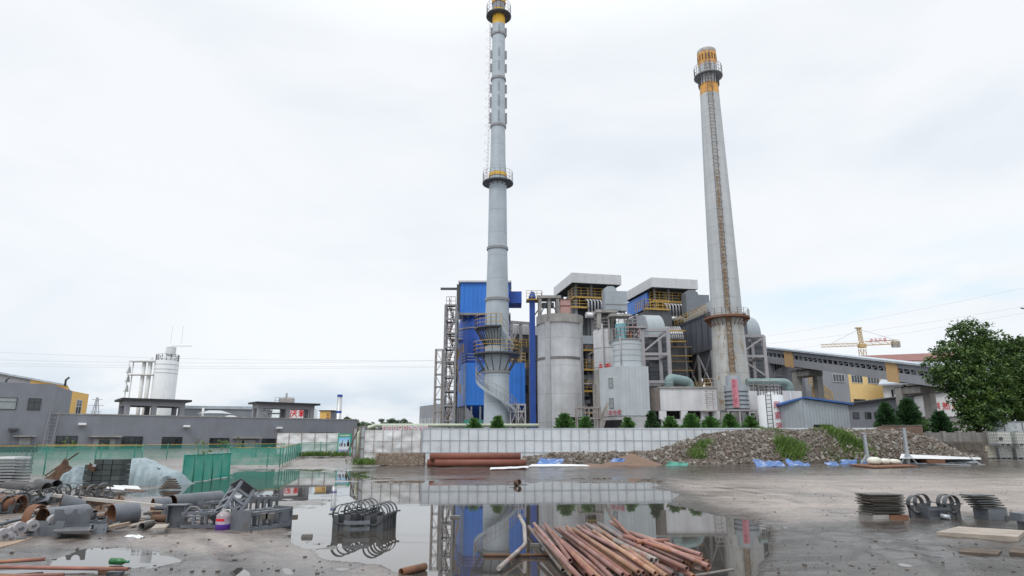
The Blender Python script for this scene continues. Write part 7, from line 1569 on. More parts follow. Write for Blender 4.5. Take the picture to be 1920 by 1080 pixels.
sheet2('blue sheet leaning behind the rust brown plate', 1576, 1607, 870.5, .3, .5, 'tarp_blue', .06, 5)
sheet2('small blue scrap under the left leaning post', 1613, 1637, 869.5, .2, .4, 'tarp_blue', .05, 6, .12)
sheet2('blue sheet lying on the left tail of the rubble', 1006, 1052, 870.5, .32, .6, 'tarp_blue', .05, 7, .12)
sheet2('white panel lying before the left tail of the rubble', 990, 1110, 874.5, .10, .5, 'white', .03, 8, .06)
sheet('curled white panel right of the rust red pipes', [(918, 880), (990, 877), (992, 874), (920, 876)], 'white', (.02, .02, .06, .06), amp=.06, seed=9)
sheet2('small blue scrap beside the sand heap', 1143, 1168, 866, .2, .4, 'tarp_blue', .04, 10, .3)
sheet2('crumple of teal netting between sand heap and rubble', 1248, 1288, 873.5, .2, .5, 'green_box', .1, 11)
slab('rust_plate', 'broad rust brown plate lying flat before the rubble heap', [(1592, 873), (1640, 878), (1722, 875), (1680, 870)], .07, 'rusty', 'plate', .05)
slab('dark_plate', 'dark plate under the right end of the scrap', [(1672, 874), (1778, 871), (1760, 866), (1690, 868)], .06, 'steel_dark', 'plate', .03)
sheet('long dark panel with pale top sloping over the scrap at the right', [(1686, 855), (1840, 861), (1838, 858), (1690, 851)], 'white', (.46, .2, .24, .5), amp=.02, seed=12, z=0)
a_, b_ = G(1690, 856, .38), G(1838, 862, .14); tag(MB().bar(a_, b_, .03, .14).build('edge_bar', C['steel_dark'], None, a_), 'dark edge bar under the long pale panel at the right', 'bar')
sheet2('dark panel lying under the long pale one', 1690, 1800, 870, .10, .9, 'steel_dark', .05, 13, .06, -.2)
sheet2('grey streaked panel at the right end under the long pale one', 1770, 1835, 868, .16, .7, 'galv', .04, 15, .05, -.2)
sheet('black sheet among the scrap behind the white bags', [(1640, 862), (1690, 862), (1688, 858), (1650, 858)], 'steel_dark', (.1, .1, .16, .16), amp=.05, seed=14)
for k, (a, b, lb) in enumerate((((1700, 868), (1820, 872), 'thin pale bar on the scrap, nearest one'), ((1760, 862), (1812, 870), 'thin pale bar slanting down the right of the scrap'), ((1655, 850), (1700, 858), 'thin pale bar from the rubble to the right leaning post'))):
    p, q = G(*a, .35 if k == 2 else .12), G(*b, .06); tag(MB().bar(p, q, .05).build('steel_bar', C['galv'], None, (p + q) / 2), lb, 'bar')
p = G(1838, 872, 0); t = thing('prop_frame', 'bent grey prop holding up the right end of the long white panel', 'prop', p); MB().bar(p + Vector((.1, 0, 0)), p + Vector((-.45, .4, .55)), .07).build('prop', C['galv'], t); MB().cbox(p + Vector((.05, 0, .03)), .35, .2, .05).build('foot', C['galv'], t)
q = G(1757, 869, .12); bx = thing('tray', 'shallow orange brown open tray on the scrap', 'tray', q); mb = MB(); mb.box(q.x - .5, q.x + .5, q.y, q.y + .03, q.z, q.z + .22); mb.box(q.x - .5, q.x + .5, q.y + .7, q.y + .73, q.z, q.z + .22); mb.box(q.x - .5, q.x - .47, q.y + .033, q.y + .697, q.z, q.z + .22); mb.box(q.x + .47, q.x + .5, q.y + .033, q.y + .697, q.z, q.z + .22); mb.box(q.x - .467, q.x + .467, q.y + .033, q.y + .697, q.z, q.z + .04); mb.build('tray_body', C['rusty'], bx); MB().box(q.x - .2, q.x + .2, q.y + .2, q.y + .5, q.z + .043, q.z + .18).build('inner_block', C['pink_tank'], bx)
def bag(label, px, py, s, seed, mat='plastic_w'):
    p = G(px, py, .12); mb = MB(); n, m = 14, 9; pts = []
    for j in range(m + 1):
        ph = -math.pi / 2 + math.pi * j / m
        for i in range(n + 1):
            a = 2 * math.pi * i / n; d = Vector((math.copysign(abs(math.cos(a)) ** .6, math.cos(a)) * math.cos(ph), math.copysign(abs(math.sin(a)) ** .6, math.sin(a)) * math.cos(ph), math.copysign(abs(math.sin(ph)) ** .7, math.sin(ph)))); d = Vector((d.x * s[0], d.y * s[1], d.z * s[2])) * (1 + .16 * mnoise.fractal(d * 3.5 + Vector((seed, 0, 0)), 1, 2, 3) * (0 if i == n else 1)); pts.append(p + d + Vector((0, .3, s[2])))
    for j in range(m + 1): pts[j * (n + 1) + n] = pts[j * (n + 1)]
    mb.grid(pts, n + 1); tag(mb.build('plastic_bag', C[mat], None, p), label, 'bag', 'white bags on the rust plate')
bag('white plastic wrapped bag at the left of three on the rust plate', 1645, 872, (.36, .3, .22), 1); bag('white plastic wrapped bag in the middle of three on the rust plate', 1664, 871.5, (.30, .28, .18), 4); bag('white plastic wrapped bag at the right of three on the rust plate', 1682, 871, (.34, .28, .15), 8)
# leaning posts
for px, pyb, pxt, pyt, lb in ((1628, 870, 1620, 814, 'shorter leaning galvanised post with tripod foot'), (1703, 869.5, 1694, 804, 'taller leaning galvanised post with tripod foot')):
    b = G(px, pyb, .1); tp = P(pxt, pyt, b.y - .1); t = thing('tripod_post', lb, 'post', b, 'leaning posts before the rubble'); MB().bar(b, tp, .16).build('post', C['galv'], t); k = b.lerp(tp, .33)
    for dx, dy in ((-.5, -.1), (.5, -.1), (0.1, .5)): MB().bar(k, b + Vector((dx, dy, -.05)), .07).build('leg', C['galv'], t)
    MB().cbox(tp + Vector((-.02, 0, .03)), .26, .2, .05).build('head_plate', C['galv'], t); MB().cbox(b + Vector((0, 0, -.04)), 1.1, .08, .06).build('foot_bar', C['galv'], t)
# sand heap, brick stack
def heap(name, label, px0, px1, pyb, pyt, mat, cat, seed, dep=1.4, tail=0., rough=.06):
    a, b = G(px0, pyb), G(px1, pyb); Y = a.y + dep * .6; top = Z(pyt, Y) - terr(Y); n, m = 44, 20; pts = []
    for j in range(m + 1):
        for i in range(n + 1):
            u, v = i / n * 2 - 1, j / m * 2 - 1; r = min(1, math.hypot(u, v)); h = max(0, 1 - r) ** 1.05; us = u - .25
            p = Vector(((a.x + b.x) / 2 + u * (b.x - a.x) / 2, a.y + dep * (j / m) * 1.2, 0)); p.z = terr(p.y) - .06 + top * (h * 1.15 + tail * max(0, -u) * max(0, 1 - abs(v) * 1.4) * .35) + rough * min(1, h * 2.2) * mnoise.fractal(Vector((u * 3, v * 3, seed)), .8, 2, 6); pts.append(p)
    o = MB().grid(pts, n + 1).build(name, C[mat], None, ((a.x + b.x) / 2, Y, terr(Y))); return tag(o, label, cat)
heap('sand_heap', 'red-brown sand heap in front of the rubble tail', 1125, 1262, 875, 851, 'sand', 'heap', 3, 2.6)
heap('sand_spread', 'low spread of pale brown sand left of the sand heap', 1040, 1190, 878, 868, 'sand', 'heap', 5, 2.4)
Yk = 40.3; xa, xb = XZ(703, .8, Yk), XZ(797, .8, Yk); bs = thing('brick_stack', 'long low stack of brown bricks before the foil hoarding', 'bricks', ((xa + xb) / 2, Yk, terr(Yk))); zt = Z(848, Yk); rnd = random.Random(2)
mb = MB(); hb = .07; nrow = int((zt - terr(Yk)) / hb)
for j in range(nrow):
    x = xa + (.06 if j % 2 else 0)
    while x < xb - .1: mb.m = rnd.choice((0, 0, 0, 1)); mb.cbox((x + .055, Yk + rnd.uniform(-.02, .02), terr(Yk) + hb * (j + .5)), .10, .25, hb * .85, rnd.uniform(-.08, .08)); x += .115
kind(mb.build('loose_bricks', [C['brick'], M('pale brick', (.42, .36, .30), .9, var=.2, scale=8)], bs), 'stuff'); MB().box(xa + .03, xb - .05, Yk + .06, Yk + .6, terr(Yk), zt - .06).build('brick_core', C['rust_dark'], bs)
# IBC tanks
def ibc(label, px, py, z, sc=1., tint='plastic_w', rz=.1, Y=None):
    p = G(px, py, 0); p = Vector((p.x, p.y, p.z + z)); t = thing('plastic_tank', label, 'tank', p, 'caged plastic tanks by the panel wall'); F = frame(p, rz); w, d, h = 1.0 * sc, .9 * sc, .82 * sc; zb = p.z + .12
    mb = MB(); mb.fbox(F, -w / 2 + .03, w / 2 - .03, .03, d - .03, zb, zb + h); mb.build('tank', C[tint], t)
    c = F(0, d / 2, 0); MB().cyl(c.x, c.y, .12, zb + h + .002, zb + h + .06, 14).build('cap', C['steel_dark'], t)
    mb = MB(); 
    for i in range(8): u = -w / 2 + w * i / 7; mb.bar(F(u, 0, zb), F(u, 0, zb + h + .02), .018)
    for i in range(6): v = d * i / 5; mb.bar(F(-w / 2, v, zb), F(-w / 2, v, zb + h + .02), .028); mb.bar(F(w / 2, v, zb), F(w / 2, v, zb + h + .02), .028)
    for k in range(5): z_ = zb + h * k / 4 + .01; mb.bar(F(-w / 2, 0, z_), F(w / 2, 0, z_), .02); mb.bar(F(-w / 2, 0, z_), F(-w / 2, d, z_), .02); mb.bar(F(w / 2, 0, z_), F(w / 2, d, z_), .028)
    mb.build('cage', C['galv'], t)
    mb = MB(); mb.fbox(F, -w / 2, w / 2, 0, d, p.z + .09, p.z + .117)
    for u in (-w / 2, -.08, w / 2 - .16): mb.fbox(F, u, u + .16, .02, d, p.z, p.z + .087)
    mb.build('pallet', C['steel_grey'], t)
    return t
C['plastic_y'] = M('yellowed plastic', (.60, .55, .38), .4, var=.1)
ibc('yellowed caged plastic tank at the left of the lower row', 1858, 861, 0, 1.0, 'plastic_y'); ibc('white caged plastic tank in the middle of the lower row', 1888, 861, 0); ibc('white caged plastic tank at the right of the lower row', 1920, 861, 0)
t = ibc('white caged plastic tank with dark valve on top of the lower row', 1891, 862, .98, 1.0); ibc('white caged plastic tank at the right edge on top of the lower row', 1926, 862, .98)
p = G(1882, 862, 0); p.z += 1.45; MB().tube(p + Vector((0, -.02, 0)), p + Vector((0, -.12, 0)), .12, 14).build('valve', C['steel_dark'], None) ; v_ = COL.objects[-1]; v_.parent = t; v_.matrix_parent_inverse = Matrix.Translation(-Vector(t['base']))

# ================================================================ tarpaulin heap, block stack and scrap at the left
def tarp(name, label, outline, Y, dep, mat, seed, tuck=0):
    """draped cloth: ridge profile given as picture points, falling front and back"""
    n = 44; m = 26; pts = []; x0, x1 = outline[0][0], outline[-1][0]
    for j in range(m + 1):
        v = j / m
        for i in range(n + 1):
            px = x0 + (x1 - x0) * i / n; z = Z(interp(outline, px), Y + dep * .4); x = XZ(px, z, Y + dep * .4); s = max(0, 1 - abs((v * 2 - .9) / (.9 if v < .45 else 1.1)) ** 3); e = min(1, min(i, n - i) / 4)
            w = mnoise.fractal(Vector((px * .05, v * 3, seed)), .8, 2.2, 5); fold = (.10 * math.sin(px * .30 + 4 * v + 4 * w) + .04 * math.sin(px * .71 + 3 * w)) * (1 - v)
            pts.append(Vector((x + .10 * w * (1 - s), Y + dep * (v - .15) + fold + .15 * w, max(terr(Y) - .02, terr(Y) + (z - terr(Y)) * (s ** .6) * (1 + .06 * w)))))
    o = MB().grid(pts, n + 1).build(name, C[mat], None, (XZ((x0 + x1) / 2, .3, Y), Y, terr(Y))); return tag(o, label, 'tarpaulin')
Yt = 24.5
tarp('tarpaulin', 'pale blue tarpaulin draped over a long heap right of the block stack', [(212, 918), (216, 905), (222, 893), (238, 868), (245, 861), (268, 859), (284, 862), (300, 872), (318, 880), (335, 885), (343, 896), (347, 918)], Yt, 1.7, 'tarp', 3)
tarp('tarpaulin', 'small pale blue tarpaulin between the brown heap and the block stack', [(106, 922), (118, 913), (128, 902), (137, 884), (148, 873), (160, 871), (170, 900), (174, 915)], 23.6, 1.2, 'tarp', 8)
p = G(320, 918, .02); t = thing('timber_core', 'brown stacked boards showing through the open fold of the long tarpaulin', 'timber', p)
for k in range(5): MB().cbox(p + Vector((-.05, .08, .04 + k * .07)), .6 - k * .10, .25, .05, .05).build('board', C['wood_dark'], t)
# dark block stack on a pallet
p = G(186, 921, 0); wb = 1.22; bs = thing('block_stack', 'stack of dark grey hollow blocks on a pallet between the tarpaulins', 'blocks', p); F = frame(p, -.03); rnd = random.Random(6); k = 0
for j in range(5):
    for i in range(4):
        if j == 4 and i in (0,): continue
        hh = .17; u0 = -wb / 2 + i * wb / 4
        MB().fbox(F, u0 + .01, u0 + wb / 4 - .012, rnd.uniform(-.02, .02), .55, p.z + .16 + j * hh, p.z + .16 + j * hh + hh - .012).build('block', C['block'], bs)
mb = MB(); mb.fbox(F, -wb / 2 - .05, wb / 2 + .05, -.03, .6, p.z + .12, p.z + .157)
for i in range(6): u = -wb / 2 + i * wb / 5.3; mb.fbox(F, u, u + .1, 0, .6, p.z, p.z + .117)
mb.build('pallet', C['wood_dark'], bs)
q = F(-.28, -.12, p.z + .75); t = thing('scrap_bracket', 'rusty bent bracket leaning on the face of the block stack', 'bracket', q); MB().cbox(q, .24, .03, .2, .2, .2, .5).build('plate', C['rust_dark'], t); MB().cbox(q + Vector((.1, -.04, .06)), .1, .03, .08, .3).build('tab', C['galv'], t)
heap('brown_heap', 'rough red-brown heap of bark and earth behind the small tarpaulin', 44, 122, 914, 866, 'soil', 'heap', 9, 1.6, 0., .26)
p, q = G(83, 893, .0), P(147, 849, 25.2); tag(MB().bar(p, q, .055, .03).build('leaning_bar', C['rust_dark'], None, p), 'dark rusty bar leaning up across the brown heap', 'bar')
p = G(225, 912, 0); p.z = .33; t = thing('red_canister', 'small red canister against the long tarpaulin', 'canister', p + Vector((0, -.75, -.1))); b = p + Vector((0, -.75, -.1)); MB().lathe(b.x, b.y, [(.001, b.z), (.085, b.z), (.085, b.z + .17), (.03, b.z + .21), (.03, b.z + .24), (.001, b.z + .24)], 16).build('canister_body', M('canister red', (.5, .02, .03), .4), t); MB().box(b.x, b.x + .06, b.y - .095, b.y - .085, b.z + .04, b.z + .1).build('label', C['white'], t)
rnd = random.Random(12)
for k, (px, py, w, a, m, lb) in enumerate(((215, 918, .5, .2, 'white', 'white board offcut nearest the block stack, before the tarpaulin'), (232, 914, .55, .9, 'white', 'white board offcut tilted against the tarpaulin'), (247, 914, .5, 1.1, 'white', 'right white board offcut before the tarpaulin'), (225, 920, .9, .1, 'steel_dark', 'black board offcut under the white offcuts'), (255, 920, .5, .1, 'rust_dark', 'brown board offcut right of the white offcuts'))):
    p = G(px, py, .16 + .03 * (k % 3)); tag(MB().cbox(p, w, .22, .015, a, R(25) if m == 'white' else R(5), R(6)).build('board_offcut', C[m], None, p), lb, 'board', 'board offcuts before the tarpaulin')
# dark culvert pipes and long bar
p, q = G(10, 914, .18), G(88, 917, .16); pipe_obj('culvert_pipe', 'dark brown wide culvert pipe left of the small tarpaulin', p, q, .19, M('dark plastic pipe', (.055, .05, .052), .4, var=.2), None, .012, 24)
p, q = G(60, 908, .17), G(95, 911, .17); pipe_obj('culvert_pipe', 'shorter dark pipe tucked behind the wide culvert pipe', p + Vector((0, .3, 0)), q + Vector((0, .3, 0)), .17, C['steel_dark'], None, .012, 24)
p, q = G(-10, 918, .3), G(344, 953, .16); tag(MB().bar(p, q, .09, .07).build('long_beam', M('pale weathered beam', (.44, .41, .38), .7, var=.15), None, p), 'long pale straight beam crossing the scrap at the left', 'beam')
# black lattice girder and sheet stack by the left edge
Yg2 = 36.; a, b = P(-25, 841, Yg2), P(57, 842, Yg2); t = thing('lattice_girder', 'black welded lattice girder behind the net at the left edge', 'girder', (b.x, Yg2, terr(Yg2))); h_ = .36; mb = MB(); z0 = a.z - h_ / 2
for dy in (0, .5):
    mb.bar((a.x, Yg2 + dy, z0), (b.x, Yg2 + dy, z0), .05); mb.bar((a.x, Yg2 + dy, z0 + h_), (b.x, Yg2 + dy, z0 + h_), .05); n = 11
    for i in range(n): x, x2 = a.x + (b.x - a.x) * i / n, a.x + (b.x - a.x) * (i + 1) / n; mb.bar((x, Yg2 + dy, z0), (x2, Yg2 + dy, z0 + h_), .05); mb.bar((x2, Yg2 + dy, z0), (x2, Yg2 + dy, z0 + h_), .05)
mb.build('truss', C['steel_dark'], t)
mb = MB()
for x in (a.x + .3, b.x - .2): mb.bar((x, Yg2, terr(Yg2)), (x, Yg2, z0), .1); mb.bar((x, Yg2 + .5, terr(Yg2)), (x, Yg2 + .5, z0), .1)
mb.build('trestle', C['steel_grey'], t)
p = G(-12, 912, 0); t = thing('sheet_stack', 'stack of grey sheets with white top at the left edge', 'stack', p); rnd = random.Random(3)
for k in range(9): MB().cbox(p + Vector((rnd.uniform(-.05, .05), .6, .1 + k * .11)), 1.0 + rnd.uniform(-.1, .15), .9, .06, rnd.uniform(-.05, .05)).build('sheet', C['steel_grey'] if k < 8 else C['white'], t)
MB().cbox(p + Vector((-.1, .6, .035)), .9, .8, .06).build('skid', C['wood_dark'], t)
# fat pipe pieces
def fat(name, label, a, b, r0, r1, mat, inner, group=None):
    a, b = Vector(a), Vector(b); t = thing(name, label, 'pipe', Vector(((a.x + b.x) / 2, (a.y + b.y) / 2, 0)), group)
    d = (b - a).normalized(); s = Vector((-d.y, d.x, 0)).normalized(); u = d.cross(s); n = 28; rings = []
    for p, r in ((a, r0), (b, r1), (b, r1 - .014), (a, r0 - .014)): rings.append([p + (s * math.cos(k * 2 * math.pi / n) + u * math.sin(k * 2 * math.pi / n)) * r for k in range(n)])
    mb = MB(); mb.add(rings[0] + rings[1], [(k, (k + 1) % n, n + (k + 1) % n, n + k) for k in range(n)], True); mb.build('pipe_shell', C[mat], t)
    mb = MB(); q = rings[1] + rings[2] + rings[3] + rings[0]; mb.add(q, [(j * n + k, j * n + (k + 1) % n, (j + 1) * n + (k + 1) % n, (j + 1) * n + k) for j in range(3) for k in range(n)], False); mb.build('rusty_lining', C[inner], t)
    return t
def gp(px, py, r): return G(px, py, r)
fat('pipe_section', 'short fat grey pipe section with rusty open end facing right', gp(208, 966, .2) , gp(255, 962, .2), .205, .205, 'grey_primer', 'rusty')
fat('pipe_reducer', 'grey cone shaped reducer with brown mouth among the saddles', gp(112, 946, .24), gp(158, 950, .17), .24, .13, 'grey_primer', 'rust_dark')
fat('pipe_section', 'grey pipe section lying behind the notched plates', gp(80, 974, .2), gp(160, 965, .2), .2, .2, 'grey_primer', 'rust_dark')
fat('pipe_collar', 'wide rusty collar at the left end of the grey pipe section', gp(58, 972, .22), gp(74, 972, .22), .245, .24, 'rusty', 'rusty')
fat('pipe_ring', 'short pipe ring with rust orange mouth left of the long grey pipe', gp(286, 948, .14), gp(318, 946, .14), .165, .165, 'grey_primer', 'rusty')
fat('long_pipe', 'long grey pipe with faint weld bands behind the steel frames', gp(322, 943, .16), gp(412, 934, .16), .185, .185, M_ if False else 'grey_primer', 'rust_dark')
fat('half_shell', 'rust orange curved shell at the left edge', gp(-15, 946, .2), gp(40, 946, .2), .21, .2, 'rusty', 'rusty')
p = G(68, 944, .1); t = thing('folded_plate', 'dark blue-grey folded plate between the orange shell and the reducer', 'plate', p); MB().cbox(p + Vector((0, .1, .1)), .5, .3, .02, .1, R(35), R(-12)).build('plate', C['grey_primer'], t); MB().cbox(p + Vector((-.1, .25, .0)), .4, .2, .02, .1, R(-20)).build('flap', C['grey_primer_d'], t)
# scattered saddles at the left: rows of rings
rnd = random.Random(21); GL = 'pipe saddles heaped at the left'
rows = [((4, 972), (50, 958), 7, 'row nearest the left edge'), ((62, 957), (104, 947), 6, 'row beside the reducer'), ((10, 955), (58, 949), 5, 'row behind the orange shell'), ((120, 940), (150, 936), 3, 'row under the long beam'), ((168, 942), (186, 938), 2, 'pair under the middle of the long beam'), ((150, 958), (196, 955), 4, 'low row behind the fat pipe section')]
for (a, b, n, lb) in rows:
    for i in range(n):
        t_ = i / max(1, n - 1); o = clone(sp, G(a[0] + (b[0] - a[0]) * t_, a[1] + (b[1] - a[1]) * t_, -.06), rnd.uniform(.9, 1.5), 1., 'grey pipe saddle heaped at the left, ' + lb, (rnd.uniform(-.25, .15), rnd.uniform(-.2, .2), rnd.uniform(.55, 1.0))); o['group'] = GL
# notched support plates
def notched(label, px, py, w, h, notch, mat, rz, lean=0., z=.0):
    p = G(px, py, z); t = thing('notched_plate', label, 'plate', p); pts = [(-w / 2, 0), (w / 2, 0), (w / 2, h)]
    for c in reversed(notch):
        pts += [(c * w / 2 + .1, h)] + [(c * w / 2 + .085 * math.cos(R(k)), h - .085 * math.sin(R(k))) for k in range(0, 181, 20)] + [(c * w / 2 - .1, h)]
    pts.append((-w / 2, h)); F = frame(p, rz); poly = [F(u, lean * v, p.z + v) for u, v in pts]; d = F(0, .016, 0) - F(0, 0, 0)
    mb = MB(); n = len(poly); b2 = [q + d for q in poly]; mb.prism(poly, d); mb.build('plate', C[mat], t)
    mb = MB()
    for s in (-.55, .55): mb.fbox(F, s * w / 2 - .008, s * w / 2 + .008, .018, .17, p.z, p.z + h * .6)
    mb.build('gusset', C[mat], t); MB().fbox(F, -w / 2 - .03, w / 2 + .03, -.02, .2, p.z - .02, p.z - .002).build('foot_plate', C[mat], t); return t
notched('grey notched plate with two saddles cut out, upper of the pile', 133, 984, .62, .26, (-.25, .5), 'grey_primer', .05, 0, .16)
notched('olive grey notched plate lying lowest under the double notched one', 135, 1001, .52, .2, (.1,), 'plate_olive', .03)
notched('blue-grey notched plate at the front left of the scrap', 80, 1008, .62, .26, (.25,), 'grey_primer', -.03, .2)
notched('grey notched plate at the right end of the small pile', 176, 990, .42, .2, (-.35, .45), 'grey_primer', .05, 0, .08)
notched('small grey notched plate standing on the mud right of the pile', 185, 1003, .22, .17, (), 'grey_primer', .2, .25)
slab('steel_plate', 'flat grey plate carrying the double notched plate', [(98, 1000), (168, 998), (172, 990), (105, 991)], .03, 'grey_primer_d', 'plate', .12)
for k, (a, b, z, r, lb) in enumerate((((-10, 985), (62, 968), .2, .028, 'upper grey rod at the left edge of the scrap'), ((10, 1000), (60, 996), .1, .03, 'short grey rod beside the rollers'), ((2, 1012), (50, 1009), .05, .026, 'lowest grey rod beside the rollers'), ((66, 990), (95, 981), .16, .022, 'thin grey rod leaning on the front notched plate'))):
    tag(MB().tube(G(*a, z), G(*b, z), r, 10).build('steel_rod', C['grey_primer'], None, G(*a, z)), lb, 'rod')
for k, (px, py, r, z, lb) in enumerate(((6, 1004, .11, .12, 'grey roller wheel at the left edge'), (22, 998, .1, .14, 'second grey roller wheel from the left edge'), (36, 990, .1, .2, 'upper grey roller wheel'), (18, 1008, .08, .08, 'small low grey roller wheel'), (60, 985, .09, .22, 'grey roller wheel behind the front notched plate'), (100, 976, .1, .2, 'grey roller disc behind the double notched plate'))):
    p = G(px, py, z); t = thing('roller_wheel', lb, 'roller', p, 'roller wheels at the left'); MB().sweep([p + Vector((-.04, .02, 0)), p + Vector((.05, -.03, 0))], r, 18).build('wheel', C['steel_lilac'], t); MB().tube(p + Vector((-.1, .05, 0)), p + Vector((.1, -.06, 0)), r * .3, 10).build('hub', C['grey_primer'], t)
slab('plywood_sheet', 'wet plywood sheet in front of the scrap at the left edge', [(-40, 1040), (30, 1022), (62, 1011), (-30, 1012)], .03, 'ply', 'board')
slab('plywood_sheet', 'small plywood piece under the notched plates', [(90, 1006), (118, 1004), (122, 997), (98, 999)], .03, 'ply', 'board')
# timber scraps by the fat pipe section
for k, (q, m, lb) in enumerate((([(215, 995), (258, 985), (275, 980), (232, 986)], 'wood_dark', 'dark timber scrap nearest the fat pipe section'), ([(240, 990), (288, 979), (292, 976), (250, 985)], 'wood', 'pale timber scrap on the dark one'), ([(255, 988), (270, 990), (292, 981), (280, 978)], 'steel_grey', 'grey strip of scrap right of the timber'), ([(283, 994), (310, 992), (318, 985), (292, 986)], 'wood', 'pale board piece before the left steel frame'), ([(203, 991), (240, 983), (244, 981), (205, 988)], 'ply', 'thin brown strip left of the timber scraps'))):
    slab('timber_scrap', lb, q, .03, m, 'board', .01 + .03 * k)
sheet('small white crumpled sheet alone on the mud', [(233, 1006), (262, 1009), (273, 1005), (240, 1002)], 'white', (0, 0, 0, 0), amp=.03, seed=21, z=.025)
# more tangled steel in the heap, each piece its own
rnd = random.Random(77); kinds = [('angle_bar', 'bar'), ('steel_offcut', 'offcut'), ('pipe_offcut', 'pipe'), ('timber_offcut', 'timber')]
zones = [((0, 930), (70, 985)), ((60, 950), (120, 1000)), ((150, 945), (215, 985)), ((165, 960), (330, 992)), ((330, 950), (440, 985)), ((100, 925), (240, 945)), ((250, 950), (330, 975))]
for k in range(74):
    (ax_, ay_), (bx_, by_) = zones[k % len(zones)]; p = G(rnd.uniform(ax_, bx_), rnd.uniform(ay_, by_), rnd.uniform(.02, .13)); kd = rnd.choice((0, 0, 1, 1, 2, 3)); a = rnd.uniform(-.6, .6) + rnd.choice((0, 0, 1.2)); l = rnd.uniform(.25, .8); d = Vector((math.cos(a), math.sin(a), rnd.uniform(-.12, .2))) * l / 2; m = C[rnd.choice(('grey_primer', 'grey_primer_d', 'grey_primer_d', 'rust_dark', 'plate_olive'))]; mb = MB()
    if kd == 0: n_ = Vector((-math.sin(a), math.cos(a), 0)) * .03; mb.bar(p - d, p + d, .008, .07); mb.bar(p - d + n_ - Vector((0, 0, .032)), p + d + n_ - Vector((0, 0, .032)), .055, .007)
    elif kd == 1: mb.cbox(p, l * .5, rnd.uniform(.1, .25), .012, a, rnd.uniform(-.6, .6), rnd.uniform(-.3, .3)); mb.cbox(p + Vector((0, 0, .05)), l * .12, .012, .1, a)
    elif kd == 2: mb.pipe(p - d * .6, p + d * .6, rnd.uniform(.03, .07), .006, 14)
    else: mb.bar(p - d, p + d, .09, .035); m = C[rnd.choice(('wood_dark', 'wood', 'ply'))]
    o = mb.build(kinds[kd][0], m, None, p); wh = ('by the left saddle rows', 'around the notched plates', 'beside the fat pipe section', 'among the timber scraps', 'under the long grey pipe', 'under the long pale beam', 'left of the pipe ring')[k % 7]
    tag(o, ('bent grey angle bar', 'small grey plate offcut', 'short dark pipe offcut', 'wet timber offcut')[kd] + ' in the tangled scrap ' + wh, kinds[kd][1], 'tangled scrap ' + wh)
# welded box frames
def box_frame(label, o, rz, w, d, h, t_, mat, tilt=None, end=True, rungs=3):
    o = Vector(o); T = thing('welded_truss', label, 'steel truss', o); m = Matrix.Translation(o) @ Matrix.Rotation(rz, 4, 'Z')
    if tilt: m = m @ Matrix.Rotation(tilt[0], 4, 'X') @ Matrix.Rotation(tilt[1], 4, 'Y')
    Q = lambda u, v, z: m @ Vector((u, v, z)); mb = MB()
    for v in (0, d):
        for z in (0, h - t_): mb.hexa([Q(a, v + b, z + c) for c in (0, t_) for a, b in ((0, -t_ / 2), (w, -t_ / 2), (w, t_ / 2), (0, t_ / 2))])
    mb.build('long_rail', C[mat], T)
    for u in [w * (k + 1) / (rungs + 1) for k in range(rungs)]:
        mb = MB()
        for v in (0, d): mb.hexa([Q(u + a, v + b, c) for c in (t_ + .002, h - t_ - .002) for a, b in ((-t_ / 2, -t_ * .4), (t_ / 2, -t_ * .4), (t_ / 2, t_ * .4), (-t_ / 2, t_ * .4))])
        for z in (.004, h - t_ + .004): mb.hexa([Q(u + a, b, z + c) for c in (0, t_ - .008) for a, b in ((-t_ / 2, t_ / 2 + .002), (t_ / 2, t_ / 2 + .002), (t_ / 2, d - t_ / 2 - .002), (-t_ / 2, d - t_ / 2 - .002))])
        mb.build('rung', C[mat], T)
    for u in ((-.012, w + .002) if end else ()):
        e_ = MB().hexa([Q(u + a, b, c) for c in (-.03, h + .03) for a, b in ((0, -t_ * .8), (.01, -t_ * .8), (.01, d + t_ * .8), (0, d + t_ * .8))]).build('end_plate', C[mat], T)
    return T
box_frame('blue-grey welded box frame nearest the jug, square end facing the view', G(466, 997, .03), R(62), .95, .42, .32, .055, 'grey_primer')
box_frame('long blue-grey welded ladder frame left of the jug', G(338, 990, .04), R(4), .9, .4, .28, .05, 'grey_primer', None, False)
t = thing('beam_stub', 'upright H section stub at the left end of the ladder frame', 'beam', G(330, 992, 0)); b = G(330, 992, 0); F = frame(b, .1)
mb = MB(); mb.fbox(F, -.16, -.145, -.1, .1, b.z, b.z + .42); mb.fbox(F, .145, .16, -.1, .1, b.z, b.z + .42); mb.fbox(F, -.142, .142, -.01, .01, b.z, b.z + .42); mb.build('section', C['grey_primer'], t); MB().fbox(F, -.18, .18, -.12, .12, b.z + .423, b.z + .44).build('cap_plate', C['grey_primer'], t)
box_frame('tilted welded frame standing on its corner behind the jug', G(440, 980, .12), R(50), .72, .36, .34, .05, 'grey_primer', (R(-18), R(-52)))
box_frame('low welded frame lying left of the tilted frame', G(372, 962, .12), R(8), .9, .3, .2, .05, 'grey_primer', (0, R(-5)))
box_frame('rear welded box frame at the right end of the scrap', G(470, 972, .05), R(25), .5, .45, .42, .05, 'grey_primer')
box_frame('left low welded frame beside the pipe ring', G(288, 976, .02), R(6), .6, .35, .28, .05, 'grey_primer', None, False, 2)
for k, (px, py) in enumerate(((482, 949), (494, 951))): p = G(px, 972, .5); tag(MB().cbox(p + Vector((0, .3, 0)), .12, .1, .08).build('steel_block', C['plate_olive'], None, p), 'small olive block on the rear box frame, ' + ('left of two' if k == 0 else 'right of two'), 'block')
